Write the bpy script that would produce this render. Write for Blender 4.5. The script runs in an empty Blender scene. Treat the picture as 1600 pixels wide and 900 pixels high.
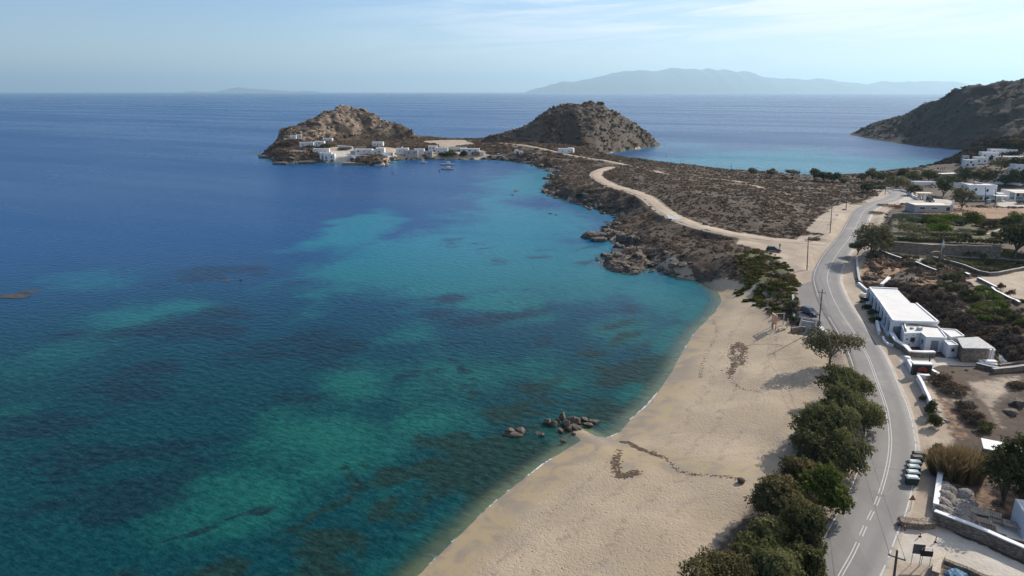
import bpy, bmesh, math, random
import numpy as np
from mathutils import Vector, Matrix
R = math.radians
random.seed(7)
SC = bpy.context.scene
COL = SC.collection

# ------------------------------------------------------------------ camera
FPX, PITCH, CAMH = 1067.0, R(16.05), 52.0
SP, CP = math.sin(PITCH), math.cos(PITCH)
cam_d = bpy.data.cameras.new("camera"); cam = bpy.data.objects.new("camera", cam_d); COL.objects.link(cam)
cam_d.sensor_width = 36.0; cam_d.lens = 36.0 * FPX / 1600.0
cam_d.clip_start = 0.5; cam_d.clip_end = 150000.0
cam.location = (0, 0, CAMH); cam.rotation_euler = (math.pi / 2 - PITCH, 0, 0)
SC.camera = cam

# ------------------------------------------------------------------ sky, sun, exposure
SUN_EL, SUN_AZ = R(31.0), R(53.0)           # azimuth measured from +Y towards +X
w = bpy.data.worlds.new("World"); SC.world = w; w.use_nodes = True
nt = w.node_tree; nt.nodes.clear()
def WN(t, **k):
    n = nt.nodes.new(t)
    for a, b in k.items(): setattr(n, a, b)
    return n
def wmath(op, a, b=None, c=None):
    n = WN('ShaderNodeMath', operation=op)
    for i, v in enumerate((a, b, c)):
        if v is None: continue
        if isinstance(v, (int, float)): n.inputs[i].default_value = v
        else: nt.links.new(v, n.inputs[i])
    return n.outputs[0]
sky = WN('ShaderNodeTexSky', sky_type='NISHITA', sun_disc=False)
sky.sun_elevation = SUN_EL; sky.sun_rotation = SUN_AZ
sky.altitude = 50; sky.air_density = 1.1; sky.dust_density = 0.05; sky.ozone_density = 1.6
geo = WN('ShaderNodeNewGeometry')
neg = WN('ShaderNodeVectorMath', operation='SCALE'); neg.inputs[3].default_value = -1.0
nt.links.new(geo.outputs['Incoming'], neg.inputs[0])
sep = WN('ShaderNodeSeparateXYZ'); nt.links.new(neg.outputs[0], sep.inputs[0])
dx, dy, dz = sep.outputs
az = wmath('ARCTAN2', dx, dy)               # azimuth of the view direction, elevation from dz
cmb = WN('ShaderNodeCombineXYZ')
# streaky high cloud: noise stretched along the azimuth, tilted a little
nt.links.new(wmath('MULTIPLY', wmath('ADD', az, 0.0), 2.6), cmb.inputs[0])
nt.links.new(wmath('MULTIPLY', wmath('ADD', dz, wmath('MULTIPLY', az, -0.05)), 30.0), cmb.inputs[1])
n1 = WN('ShaderNodeTexNoise'); n1.inputs['Scale'].default_value = 1.25; n1.inputs['Detail'].default_value = 8
n1.inputs['Roughness'].default_value = 0.62; n1.inputs['Distortion'].default_value = 0.5
nt.links.new(cmb.outputs[0], n1.inputs['Vector'])
def ramp01(v, lo, hi):
    n = WN('ShaderNodeMapRange'); n.interpolation_type = 'SMOOTHSTEP'
    n.inputs['From Min'].default_value = lo; n.inputs['From Max'].default_value = hi
    nt.links.new(v, n.inputs['Value']); return n.outputs[0]
cl = ramp01(n1.outputs[0], 0.40, 0.60)
cl = wmath('MULTIPLY', cl, ramp01(az, -0.35, 0.30))
cl = wmath('MULTIPLY', cl, ramp01(dz, 0.02, 0.07))
cl = wmath('MULTIPLY', cl, 0.95)
# small cumulus bank over the far island
cmb2 = WN('ShaderNodeCombineXYZ')
nt.links.new(wmath('MULTIPLY', az, 60.0), cmb2.inputs[0]); nt.links.new(wmath('MULTIPLY', dz, 90.0), cmb2.inputs[1])
n2 = WN('ShaderNodeTexNoise'); n2.inputs['Scale'].default_value = 1.0; n2.inputs['Detail'].default_value = 5
nt.links.new(cmb2.outputs[0], n2.inputs['Vector'])
ea = wmath('POWER', wmath('DIVIDE', wmath('SUBTRACT', az, 0.315), 0.055), 2.0)
ed = wmath('POWER', wmath('DIVIDE', wmath('SUBTRACT', dz, 0.039), 0.010), 2.0)
env = wmath('SUBTRACT', 1.0, wmath('ADD', ea, ed))
cu = ramp01(wmath('ADD', wmath('MULTIPLY', env, 0.35), n2.outputs[0]), 0.62, 0.86)
cu = wmath('MULTIPLY', cu, 0.4)
mx = WN('ShaderNodeMixRGB'); mx.inputs[2].default_value = (9.2, 9.6, 10.2, 1)
tint = WN('ShaderNodeMixRGB', blend_type='MULTIPLY'); tint.inputs[0].default_value = 1.0; tint.inputs[2].default_value = (0.83, 0.94, 1.21, 1); nt.links.new(sky.outputs[0], tint.inputs[1])
nt.links.new(tint.outputs[0], mx.inputs[1]); nt.links.new(cl, mx.inputs[0])
veil = WN('ShaderNodeMixRGB'); veil.inputs[2].default_value = (7.6, 7.9, 8.3, 1); nt.links.new(wmath('MULTIPLY', ramp01(az, -0.15, 0.75), 0.62), veil.inputs[0]); nt.links.new(tint.outputs[0], veil.inputs[1]); nt.links.new(veil.outputs[0], mx.inputs[1])
mx2 = WN('ShaderNodeMixRGB'); mx2.inputs[2].default_value = (7.2, 7.9, 8.9, 1)
nt.links.new(mx.outputs[0], mx2.inputs[1]); nt.links.new(cu, mx2.inputs[0])
bg = WN('ShaderNodeBackground'); bg.inputs[1].default_value = 0.092
nt.links.new(mx2.outputs[0], bg.inputs[0])
out = WN('ShaderNodeOutputWorld'); nt.links.new(bg.outputs[0], out.inputs[0])

sun_d = bpy.data.lights.new("sun", 'SUN'); sun = bpy.data.objects.new("sun", sun_d); COL.objects.link(sun)
sun_d.energy = 5.0; sun_d.angle = R(0.53); sun_d.color = (1.0, 0.93, 0.83)
sdir = Vector((math.sin(SUN_AZ) * math.cos(SUN_EL), math.cos(SUN_AZ) * math.cos(SUN_EL), math.sin(SUN_EL)))
sun.rotation_euler = sdir.to_track_quat('Z', 'Y').to_euler()
sun.location = (200, 200, 300)

vs = SC.view_settings; vs.view_transform = 'Standard'; vs.look = 'None'; vs.exposure = 0.26; vs.gamma = 1.0
vs.use_curve_mapping = False
SC.render.engine = 'CYCLES'
SC.cycles.use_denoising = True
SC.cycles.max_bounces = 5; SC.cycles.diffuse_bounces = 2; SC.cycles.glossy_bounces = 2; SC.cycles.transmission_bounces = 2; SC.cycles.transparent_max_bounces = 12; SC.cycles.volume_bounces = 0
SC.cycles.sample_clamp_indirect = 6.0
SC.cycles.caustics_reflective = False; SC.cycles.caustics_refractive = False

# ------------------------------------------------------------------ pixel (1600x900 photo) <-> place
def ray(px, py):
    u = (px - 800) / FPX; v = (py - 450) / FPX
    return u, CP - v * SP, -SP - v * CP
def G(px, py, z=0.0):
    u, fy, fz = ray(px, py); t = (z - CAMH) / fz
    return (u * t, fy * t)
def silh(px, py, Y):                        # point of the silhouette at distance Y
    u, fy, fz = ray(px, py); t = Y / fy
    return (u * t, CAMH + fz * t)

# ------------------------------------------------------------------ numpy noise
def _hash(ix, iy, seed):
    h = (ix.astype(np.int64) * 374761393 + iy.astype(np.int64) * 668265263 + seed * 974634777) & 0xffffffff
    h = ((h ^ (h >> 13)) * 1274126177) & 0xffffffff
    h = (h ^ (h >> 16)) & 0xffffffff
    return h
def perlin(x, y, seed=0):
    x = np.asarray(x, float); y = np.asarray(y, float)
    ix = np.floor(x); iy = np.floor(y); fx = x - ix; fy = y - iy
    u = fx * fx * fx * (fx * (fx * 6 - 15) + 10); v = fy * fy * fy * (fy * (fy * 6 - 15) + 10)
    def g(ox, oy):
        a = _hash(ix + ox, iy + oy, seed) / 4294967296.0 * 2 * math.pi
        return np.cos(a) * (fx - ox) + np.sin(a) * (fy - oy)
    a = g(0, 0); b = g(1, 0); c = g(0, 1); d = g(1, 1)
    return (a + (b - a) * u + (c - a) * v + (a - b - c + d) * u * v) * 1.5
def fbm(x, y, scale, octv=4, seed=0, rough=0.5):
    s = 0; a = 1; f = 1.0 / scale; t = 0
    for o in range(octv):
        s = s + a * perlin(x * f + 17.3 * o, y * f - 9.1 * o, seed + o * 13); t += a; a *= rough; f *= 2.03
    return s / t
def ridged(x, y, scale, octv=4, seed=0):
    s = 0; a = 1; f = 1.0 / scale; t = 0
    for o in range(octv):
        s = s + a * (1 - np.abs(perlin(x * f + 7.7 * o, y * f + 3.1 * o, seed + o * 7)) * 1.7); t += a; a *= 0.55; f *= 2.1
    return s / t
def worley(x, y, scale, seed=0, jit=0.85):   # distance to nearest cell point, and its random value
    x = np.asarray(x) / scale; y = np.asarray(y) / scale
    ix = np.floor(x); iy = np.floor(y)
    d1 = np.full(x.shape, 9.0); val = np.zeros(x.shape)
    for ox in (-1, 0, 1):
        for oy in (-1, 0, 1):
            h = _hash(ix + ox, iy + oy, seed)
            px = ix + ox + 0.5 + jit * ((h & 1023) / 1023.0 - 0.5); py = iy + oy + 0.5 + jit * (((h >> 10) & 1023) / 1023.0 - 0.5)
            d = np.hypot(x - px, y - py); m = d < d1
            d1 = np.where(m, d, d1); val = np.where(m, ((h >> 20) & 1023) / 1023.0, val)
    return d1, val
def sstep(a, b, x):
    t = np.clip((x - a) / (b - a), 0, 1); return t * t * (3 - 2 * t)
def seg_dist(x, y, P, closed):
    """unsigned distance to the polyline, arc parameter of the nearest point, and (closed) inside flag"""
    P = np.asarray(P, float); n = len(P); best = np.full(x.shape, 1e18); par = np.zeros(x.shape); ins = np.zeros(x.shape, bool)
    for i in range(n if closed else n - 1):
        x0, y0 = P[i]; x1, y1 = P[(i + 1) % n]; ex, ey = x1 - x0, y1 - y0; L = ex * ex + ey * ey + 1e-12
        t = np.clip(((x - x0) * ex + (y - y0) * ey) / L, 0, 1)
        d = (x - x0 - t * ex) ** 2 + (y - y0 - t * ey) ** 2
        m = d < best; best = np.where(m, d, best); par = np.where(m, i + t, par)
        if closed:
            c = (y0 > y) != (y1 > y)
            if ey != 0: ins ^= c & (x < ex * (y - y0) / ey + x0)
    return np.sqrt(best), par, ins
def sdf(x, y, P):                            # > 0 inside
    d, _, ins = seg_dist(x, y, P, True); return np.where(ins, d, -d)
def catmull(P, n=6):
    P = [np.asarray(p, float) for p in P]; Q = [2 * P[0] - P[1]] + P + [2 * P[-1] - P[-2]]; o = []
    for i in range(1, len(Q) - 2):
        for k in range(n):
            t = k / n; a, b, c, d = Q[i - 1], Q[i], Q[i + 1], Q[i + 2]
            o.append(0.5 * (2 * b + (c - a) * t + (2 * a - 5 * b + 4 * c - d) * t * t + (3 * b - a - 3 * c + d) * t ** 3))
    o.append(P[-1]); return np.array(o)
# ------------------------------------------------------------------ the lie of the land
# main coast, sea level, in photo pixels (hidden stretches given in metres with 'W')
coast_px = [(560,990),(650,902),(700,853),(760,795),(800,762),(850,724),(890,699),(908,688),(900,682),(893,672),(906,668),(930,681),(950,684),(968,676),(985,655),(1010,634),
 (1030,610),(1050,580),(1060,560),(1085,520),(1105,500),(1120,485),(1128,470),(1123,458),(1108,447),(1090,438),(1075,436),(1052,428),(1038,424),
 (1022,412),(1012,404),(1015,420),(985,427),(944,415),(950,405),(966,400),(985,391),(978,381),(962,376),(950,371),(940,366),(947,359),(960,349),(976,345),(972,336),(955,333),
 (930,324),(905,319),(880,310),(856,300),(852,293),(866,285),(862,278),(878,270),(860,267),(845,262),(832,256),
 (800,252),(770,249),(745,249),(720,249),(690,248),(650,249),(622,250),(605,253),(600,259),(560,258),(540,254),(500,254),(470,254),(440,255),(430,252),(424,248),(413,243)]
coast = [G(*p) for p in coast_px]
coast += [(-218,645),(-214,705),(-195,770),(-140,790),(-85,760),(-60,715),(-20,722),(20,735),(60,745),(120,735)]
coast += [G(*p) for p in [(1031,226),(1022,229),(992,233),(960,238),(930,243),(940,247),(975,252),(1010,258)]]
coast += [G(*p) for p in [(1060,264),(1140,271),(1200,274),(1260,278),(1330,280),(1400,279),(1440,277),(1470,272),(1492,266),(1512,258),(1518,248),(1522,240)]]
coast += [(480,655),(520,800),(700,900),(1200,900),(1200,-80),(200,-80),(-60,20)]
coast = np.array(coast)
beach_px = [(380,990),(540,880),(760,690),(860,620),(960,560),(1040,490),(1070,440),(1092,432),(1108,436),(1150,445),(1196,460),(1203,492),(1238,522),(1275,528),(1292,560),(1292,600),(1262,650),(1240,720),(1180,800),(1100,880),(1040,990)]
beach_poly = np.array([G(*p, 1.5) for p in beach_px])

# heights of the hinterland: (px, py, z, width of the rise from the shore)
ctrl_px = [(640,960,2.4,34),(800,860,2.4,34),(900,800,2.4,34),(1000,760,2.4,34),(1050,650,2.3,34),(1120,600,2.2,32),(1150,540,2.2,30),(1150,490,2.2,28),(1200,560,2.3,30),(1120,840,2.6,34),(1200,700,2.6,34),(1260,620,2.8,34),(1290,550,3.0,30),(1170,465,2.4,20),(1080,880,2.5,34),
 (1255,690,3.2,30),(1240,760,3.2,30),(1170,900,3.2,30),(1130,448,2.0,18),
 (1120,420,5.5,12),(1080,405,5.5,12),(1040,392,5.5,12),(985,417,0.9,5),(962,408,0.8,5),(1003,410,1.3,6),(995,420,0.9,5),(975,402,1.0,5),(952,369,1.6,5),(972,385,1.6,5),(992,388,2.4,6),(1015,395,4.5,9),(940,352,1.8,6),(1000,360,6.5,14),(960,330,6.2,16),(930,300,6.2,16),(900,280,5.6,16),(880,268,4.5,12),(840,255,3.0,14),(800,246,2.5,20),(760,246,2.5,20),
 (1180,400,6.5,12),(1230,392,6,12),(1150,380,7,12),(1080,350,7,12),(1030,320,7.5,12),(1000,300,8,14),(960,290,7,14),(1000,275,8.5,14),(1050,285,10,16),(1100,300,10.5,16),(1150,310,10,20),(1200,330,8.5,20),(1250,340,7.5,20),(1150,295,10,26),(1100,282,8.5,26),(1200,300,7.5,30),(1250,305,6.5,30),(1300,310,6.5,30),
 (1040,268,5.5,16),(1150,279,3.5,34),(1210,284,3.0,40),(1290,288,3.0,40),(1350,292,4.0,40),(1400,290,4.5,40),(1330,300,6,40),
 (1220,440,4.8,12),(1265,450,4.9,12),(1265,400,5.8,12),(1300,395,5.5,12),(1345,330,7.2,12),(1395,312,7.4,20),(1440,315,7.4,20),(1480,310,7.2,20),
 (1460,290,5.5,30),(1500,285,6.0,24),(1535,318,7.0,20),(1590,312,7.5,20),(1500,270,7,16),(1530,258,10,12),(1550,246,13,12),(1590,262,12,14),(1590,235,17,14),(1600,215,24,12),(1660,230,26,12),
 (1400,330,7.6,20),(1450,335,7.8,20),(1520,330,8.2,20),(1590,330,8.6,20),(1400,352,8.0,20),(1470,352,8.6,20),(1550,352,9.2,20),(1400,370,7.4,20),(1470,374,7.6,20),(1550,378,8.2,20),
 (1385,395,6.6,20),(1440,400,6.6,20),(1500,415,7.0,20),(1560,420,7.4,20),(1600,430,8.0,20),(1570,445,8.0,20),(1600,480,8.6,20),
 (1360,410,6.0,20),(1370,435,5.6,20),(1420,425,6.4,20),(1450,440,7.2,20),(1500,455,8.2,20),(1430,462,6.2,20),(1470,480,6.6,20),(1520,490,8.2,20),(1520,520,6.4,20),(1570,520,7.6,20),(1590,545,6.8,20),
 (1350,470,4.8,20),(1390,520,4.5,20),(1430,550,4.4,20),(1500,560,4.5,20),(1560,570,4.8,20),(1460,600,4.4,20),(1540,600,4.8,20),(1600,620,5.0,20),(1500,640,4.4,20),(1560,660,4.2,20),(1480,690,4.0,20),(1600,720,4.2,20),(1440,700,4.0,20),(1430,800,4.0,20),(1500,800,4.0,20),(1580,800,4.0,20),(1450,860,3.9,20),(1590,880,3.9,20),(1380,760,4.0,20),(1340,850,4.0,20),(1300,900,4.0,20),(1350,700,3.9,20),(1330,600,3.9,20),(1400,900,4,20),
 # islet and isthmus flats
 (440,235,5,10),(480,232,8,10),(505,228,9,10),(460,218,13,10),(500,245,5,8),(530,243,4.5,8),(560,242,4.0,8),(590,242,4.0,8),(590,228,9,10),(560,228,9,10),(630,242,3.6,8),(660,242,3.4,8),(690,241,3.2,8),(735,242,3.0,10),(640,228,7,10),(700,224,6.5,12),(740,226,5.5,12),
 (780,240,4.5,14),(820,238,6.0,14),(880,238,6.0,14),(920,246,4.5,14),(860,248,5,14),(780,224,8,14),(820,226,9,14),(860,232,8,14)]
ctrl = np.array([G(a, b, c) + (c, w_) for a, b, c, w_ in ctrl_px])
def idw(x, y):
    num = np.zeros(x.shape); num2 = np.zeros(x.shape); den = np.zeros(x.shape)
    for cx, cy, z, w_ in ctrl:
        d2 = (x - cx) ** 2 + (y - cy) ** 2
        sc = 6.0 + 0.00018 * cy * cy
        k = 1.0 / (d2 + sc) ** 1.7
        num += k * z; num2 += k * w_; den += k
    return num / den, num2 / den

road_px = [(1262,1010,4),(1288,950,4),(1313,900,4),(1333,864,4),(1353,820,4),(1369,787,4),(1380,755,4),(1388,722,4),(1391,691,4),(1389,662,4.05),(1383,632,4.1),(1371,598,4.2),(1355,556,4.4),(1333,518,4.6),(1311,484,4.8),(1297,454,5.0),(1293,430,5.2),(1306,400,5.5),(1330,368,6.1),(1341,346,6.7),(1351,329,7.2),(1371,318,7.4),(1392,312,7.4),(1403,306,7.2),(1400,300,6.8),(1386,294,5.6)]
track_px = [(1296,382,5.6),(1262,379,5.9),(1225,376,6.3),(1180,371,6.7),(1130,362,7.0),(1085,351,7.0),(1052,338,7.0),(1030,324,7.1),(1012,309,7.4),(985,298,7.6),(955,289,7.2),(938,280,6.8),(931,273,6.4),(938,266,6.0),(955,261,5.8)]
upper_px = [(978,258,5.2),(945,251,5.0),(910,246,5.2),(880,240,6.0),(850,233,7.4),(825,228,8.4),(800,225,8.4),(775,224,8.0),(750,226,5.8)]
moor_px = [(985,259,5.6),(1010,262,6.2),(1040,268,6.8),(1070,276,7.6),(1110,281,7.6),(1140,283,7),(1180,292,7.4),(1230,303,6.6)]
def path3(P, n=6):
    W_ = np.array([G(*p) + (p[2],) for p in P]); return catmull(W_, n)
road_c, track_c, upper_c, moor_c = path3(road_px, 10), path3(track_px), path3(upper_px), path3(moor_px)
# flat platforms: (pixel polygon, z of the platform or None, edge width)
plat = [([(1240,440),(1247,500),(1260,506),(1286,520),(1318,520),(1300,470),(1278,440),(1284,420),(1262,420)], 4.8, 0.9),
        ([(1358,466),(1386,512),(1396,530),(1420,560),(1470,568),(1560,566),(1548,540),(1500,520),(1470,505),(1425,472),(1402,452),(1360,450)], 4.7, 2.5),
        ([(1390,377),(1470,384),(1562,392),(1660,400),(1660,352),(1560,345),(1480,335),(1396,334)], 9.6, 1.4),
        ([(1462,800),(1560,845),(1660,880),(1660,760),(1465,730)], 3.9, 2.0)]
plat = [(np.array([G(*p, z) for p in P]), z, e) for P, z, e in plat]

_a, _b = np.array(G(1264, 500, 4.75)), np.array(G(1258, 523, 2.3)); _d = (_b - _a) / np.linalg.norm(_b - _a); _n = np.array([_d[1], -_d[0]])
plat.append((np.array([_a + _d * 0.3 + _n * 1.7, _b + _d * 2.5 + _n * 2.2, _b + _d * 2.5 - _n * 2.2, _a + _d * 0.3 - _n * 1.7]), 2.1, 0.7))
# hills: silhouette in pixels -> ridge heights at a distance Y(x)
def ridge(sil, Ys):
    pts = []
    for (px, py), Y in zip(sil, Ys): X, Z = silh(px, py, Y); pts.append((X, Y, Z))
    return np.array(pts)
s1 = [(397,242),(420,229),(427,217),(455,201),(480,190),(505,181),(520,175),(531,167),(542,168),(560,175),(580,183),(592,190),(612,196),(630,201),(642,207),(648,215),(652,224)]
isl = ridge(s1, np.interp([p[0] for p in s1], [397, 430, 535, 652], [602, 640, 690, 690]))
s2 = [(750,226),(766,213),(785,208),(817,201),(835,187),(850,175),(862,168),(878,164),(890,163),(907,165),(920,162),(935,163),(942,166),(950,173),(962,177),(972,182),(987,192),(1002,201),(1017,211),(1024,220),(1033,228)]
hl2 = ridge(s2, np.interp([p[0] for p in s2], [750, 900, 1031], [655, 665, 700]))
foot1 = np.array([G(a, b) for a, b in [(395,243),(416,248),(440,246),(500,239),(560,233),(652,229)]]); foot2 = np.array([G(a, b) for a, b in [(745,236),(800,239),(880,239),(912,244),(935,243),(962,238),(992,233),(1020,229),(1034,226)]])
def hill(x, y, rd, foot, wb, pw=1.5):
    """ridge rd (X, Y, Z); falls to 0 over wf metres towards the camera and wb metres behind"""
    rz = np.interp(x, rd[:, 0], rd[:, 2], left=0, right=0); ry = np.interp(x, rd[:, 0], rd[:, 1])
    wf = np.maximum(ry - np.interp(x, foot[:, 0], foot[:, 1]), 18); t = np.where(y < ry, (ry - y) / wf, (y - ry) / wb)
    t = np.clip(t, 0, 1)
    xs = np.linspace(rd[0, 0] - 30, rd[-1, 0] + 30, 300); zs = np.interp(xs, rd[:, 0], rd[:, 2], left=0, right=0); k = np.exp(-((np.arange(-40, 41) * (xs[1] - xs[0])) / 9.0) ** 2); zs = np.convolve(np.pad(zs, 40, mode='edge'), k / k.sum(), 'valid')
    b = sstep(0.0, 0.16, t); xw = x + fbm(x, y, 30, 3, 37) * 12 * b; rz = rz * (1 - b) + np.interp(xw, xs, zs) * b
    prof = np.where(t < 1, (1 - t ** pw) ** 1.25, 0)
    return np.maximum(rz, 0) * prof
def road_blend(x, y, z, P, half, soft):
    m = (x > P[:, 0].min() - 15) & (x < P[:, 0].max() + 15) & (y > P[:, 1].min() - 15) & (y < P[:, 1].max() + 15)
    if m.any():
        d, par, _ = seg_dist(x[m], y[m], P[:, :2], False)
        rz = np.interp(par, np.arange(len(P)), P[:, 2]); k = 1 - sstep(half, half + soft, d)
        z[m] = z[m] * (1 - k) + (rz - 0.06) * k
    return z
def land(x, y, detail=True):
    """height of ground or seabed (m) at x, y, and the masks used for materials"""
    x = np.asarray(x, float); y = np.asarray(y, float); sh = x.shape; x = x.ravel(); y = y.ravel()
    wob = 1.0 + 1.1 * sstep(150, 420, y)
    d = sdf(x, y, coast)
    bs = sdf(x, y, beach_poly); sandy = sstep(-3, 3, bs)
    farb = sstep(250, 290, y) * sstep(150, 170, x) * (1 - sstep(330, 360, x)) * sstep(380, 400, y)
    farsand = sstep(545, 560, y) * sstep(-75, -60, x) * (1 - sstep(15, 30, x)) * (1 - sstep(580, 590, y))
    rocky = np.clip(1 - sandy - farb - farsand, 0, 1)
    rk = ridged(x, y, 14, 4, 5) - 0.55
    d = d + rocky * (fbm(x, y, 9, 3, 3) * 2.2 + rk * 3.0) * wob * 0.6
    H, wd = idw(x, y)
    t = np.clip(d / wd, 0, 1)
    z = np.where(d > 0, H * (t * (2 - t)) ** (0.8 + 0.25 * sandy), 0.0)
    zs = np.where(d < 0, -np.minimum(-d * (0.17 * sandy + 0.2 * rocky + 0.05), 12.0), 0)
    z = z + zs
    # relief
    inland = sstep(2, 14, d)
    moor = rocky * inland
    if detail:
        z = z + moor * (fbm(x, y, 30, 3, 21) * 1.0 + fbm(x, y, 6, 3, 22) * 0.28) * np.clip(1.25 - sstep(95, 110, x) * sstep(-400, -60, -y) * 0.0, 0, 1.25) * 0.7
    hz = hill(x, y, isl, foot1, 80, 1.35); hz2 = hill(x, y, hl2, foot2, 85, 1.45)
    # bare granite domes on the islet, broken ledges on the second hill
    wx = x + fbm(x, y, 18, 2, 31) * 9; wy = y + fbm(x, y, 18, 2, 32) * 9
    w1, v1 = worley(wx, wy * 0.8, 17, 40); w2, v2 = worley(wx, wy, 7, 41); w3, v3 = worley(wx, wy, 3.2, 45)
    dome = np.sqrt(np.clip(1 - (w1 * 1.25) ** 2, 0, 1)) * 3.6 * (0.4 + v1) + np.sqrt(np.clip(1 - (w2 * 1.2) ** 2, 0, 1)) * 1.8 * v2 + np.sqrt(np.clip(1 - (w3 * 1.2) ** 2, 0, 1)) * 0.8 * v3
    f1 = sstep(3, 16, hz); f2 = sstep(3, 18, hz2)
    hz = np.where(hz > 0.2, hz + f1 * (dome * 1.0 - 2.7 + (ridged(x, y, 30, 4, 33) - 0.5) * 3.6), hz)
    hz2 = np.where(hz2 > 0.2, hz2 + f2 * ((ridged(wx, wy, 34, 5, 34) - 0.5) * (1.6 + 2.2 * sstep(8, 30, hz2)) + dome * (0.2 + 0.3 * sstep(16, 30, hz2)) - 0.9 + fbm(x, y, 16, 5, 35) * 2.6), hz2)
    onhill = np.maximum(sstep(0.5, 3.5, hz), sstep(0.5, 3.5, hz2)) * sstep(0, 2, d + 2)
    z = np.where((d > -3) & (np.maximum(hz, hz2) > 0.2), np.maximum(z, np.maximum(hz, hz2) * sstep(-2.0, 5, d)), z)
    z = z + rocky * (1 - inland) * sstep(-3, 1, d) * (rk * 1.3) * (1 - 0.5 * onhill)
    # platforms, then roads and tracks
    for P, pz, e in plat:
        m = (x > P[:, 0].min() - 9) & (x < P[:, 0].max() + 9) & (y > P[:, 1].min() - 9) & (y < P[:, 1].max() + 9)
        if m.any():
            k = sstep(-e, 0.1, sdf(x[m], y[m], P)); z[m] = z[m] * (1 - k) + pz * k
    z = road_blend(x, y, z, upper_c, 2.2, 4.0)
    z = road_blend(x, y, z, track_c, 2.8, 3.5)
    z = road_blend(x, y, z, road_c, 4.0, 3.0)
    return [a.reshape(sh) for a in (z, d, sandy, rocky, onhill, f1, farb, farsand)]

def axis(segs, far):
    """segs: (start, step) ..., last start ends it; with a few far lines out to +-far"""
    v = []
    for (a, s), (b, _) in zip(segs[:-1], segs[1:]): v += list(np.arange(a, b - 1e-6, s))
    v.append(segs[-1][0]); v = [-far, -9000, -2500] + [q for q in (-1100, -800) if q < v[0] - 50] + v + [2500, 9000, far]
    return np.array(v)
GX = axis([(-420, 8), (-250, 1.7), (-60, 1.2), (-30, 0.7), (175, 1.3), (330, 3), (520, 8), (900, 0)], 45000)
GY = axis([(30, 4), (58, 0.6), (170, 0.75), (260, 1.1), (360, 1.5), (560, 1.25), (680, 2.5), (780, 10), (1000, 0)], 45000)
X2, Y2 = np.meshgrid(GX, GY)
ZL, DL, SANDY, ROCKY, ONHILL, F1, FARB, FARS = land(X2, Y2)
far_m = (np.abs(X2) > 1000) | (np.abs(Y2) > 1100)
ZL = np.where(far_m, -14.0, ZL)
def zat(x, y):
    i = int(np.clip(np.searchsorted(GX, x) - 1, 0, len(GX) - 2)); j = int(np.clip(np.searchsorted(GY, y) - 1, 0, len(GY) - 2))
    a = (x - GX[i]) / (GX[i + 1] - GX[i]); b = (y - GY[j]) / (GY[j + 1] - GY[j])
    return float((ZL[j, i] * (1 - a) + ZL[j, i + 1] * a) * (1 - b) + (ZL[j + 1, i] * (1 - a) + ZL[j + 1, i + 1] * a) * b)
def T(px, py, sea=True):
    """where the sight line through a photo pixel meets the ground"""
    u, fy, fz = ray(px, py); t = 60.0; pt = t
    while t < 1500:
        if CAMH + fz * t < max(zat(u * t, fy * t), 0.0 if sea else -99): break
        pt = t; t += 0.8 + t * 0.002
    for _ in range(14):
        m = (t + pt) / 2
        if CAMH + fz * m < max(zat(u * m, fy * m), 0.0 if sea else -99): t = m
        else: pt = m
    return Vector((u * t, fy * t, CAMH + fz * t))
def ppm(p):                                  # photo pixels per metre at a place
    return FPX / (p[1] * CP - (p[2] - CAMH) * SP)
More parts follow.
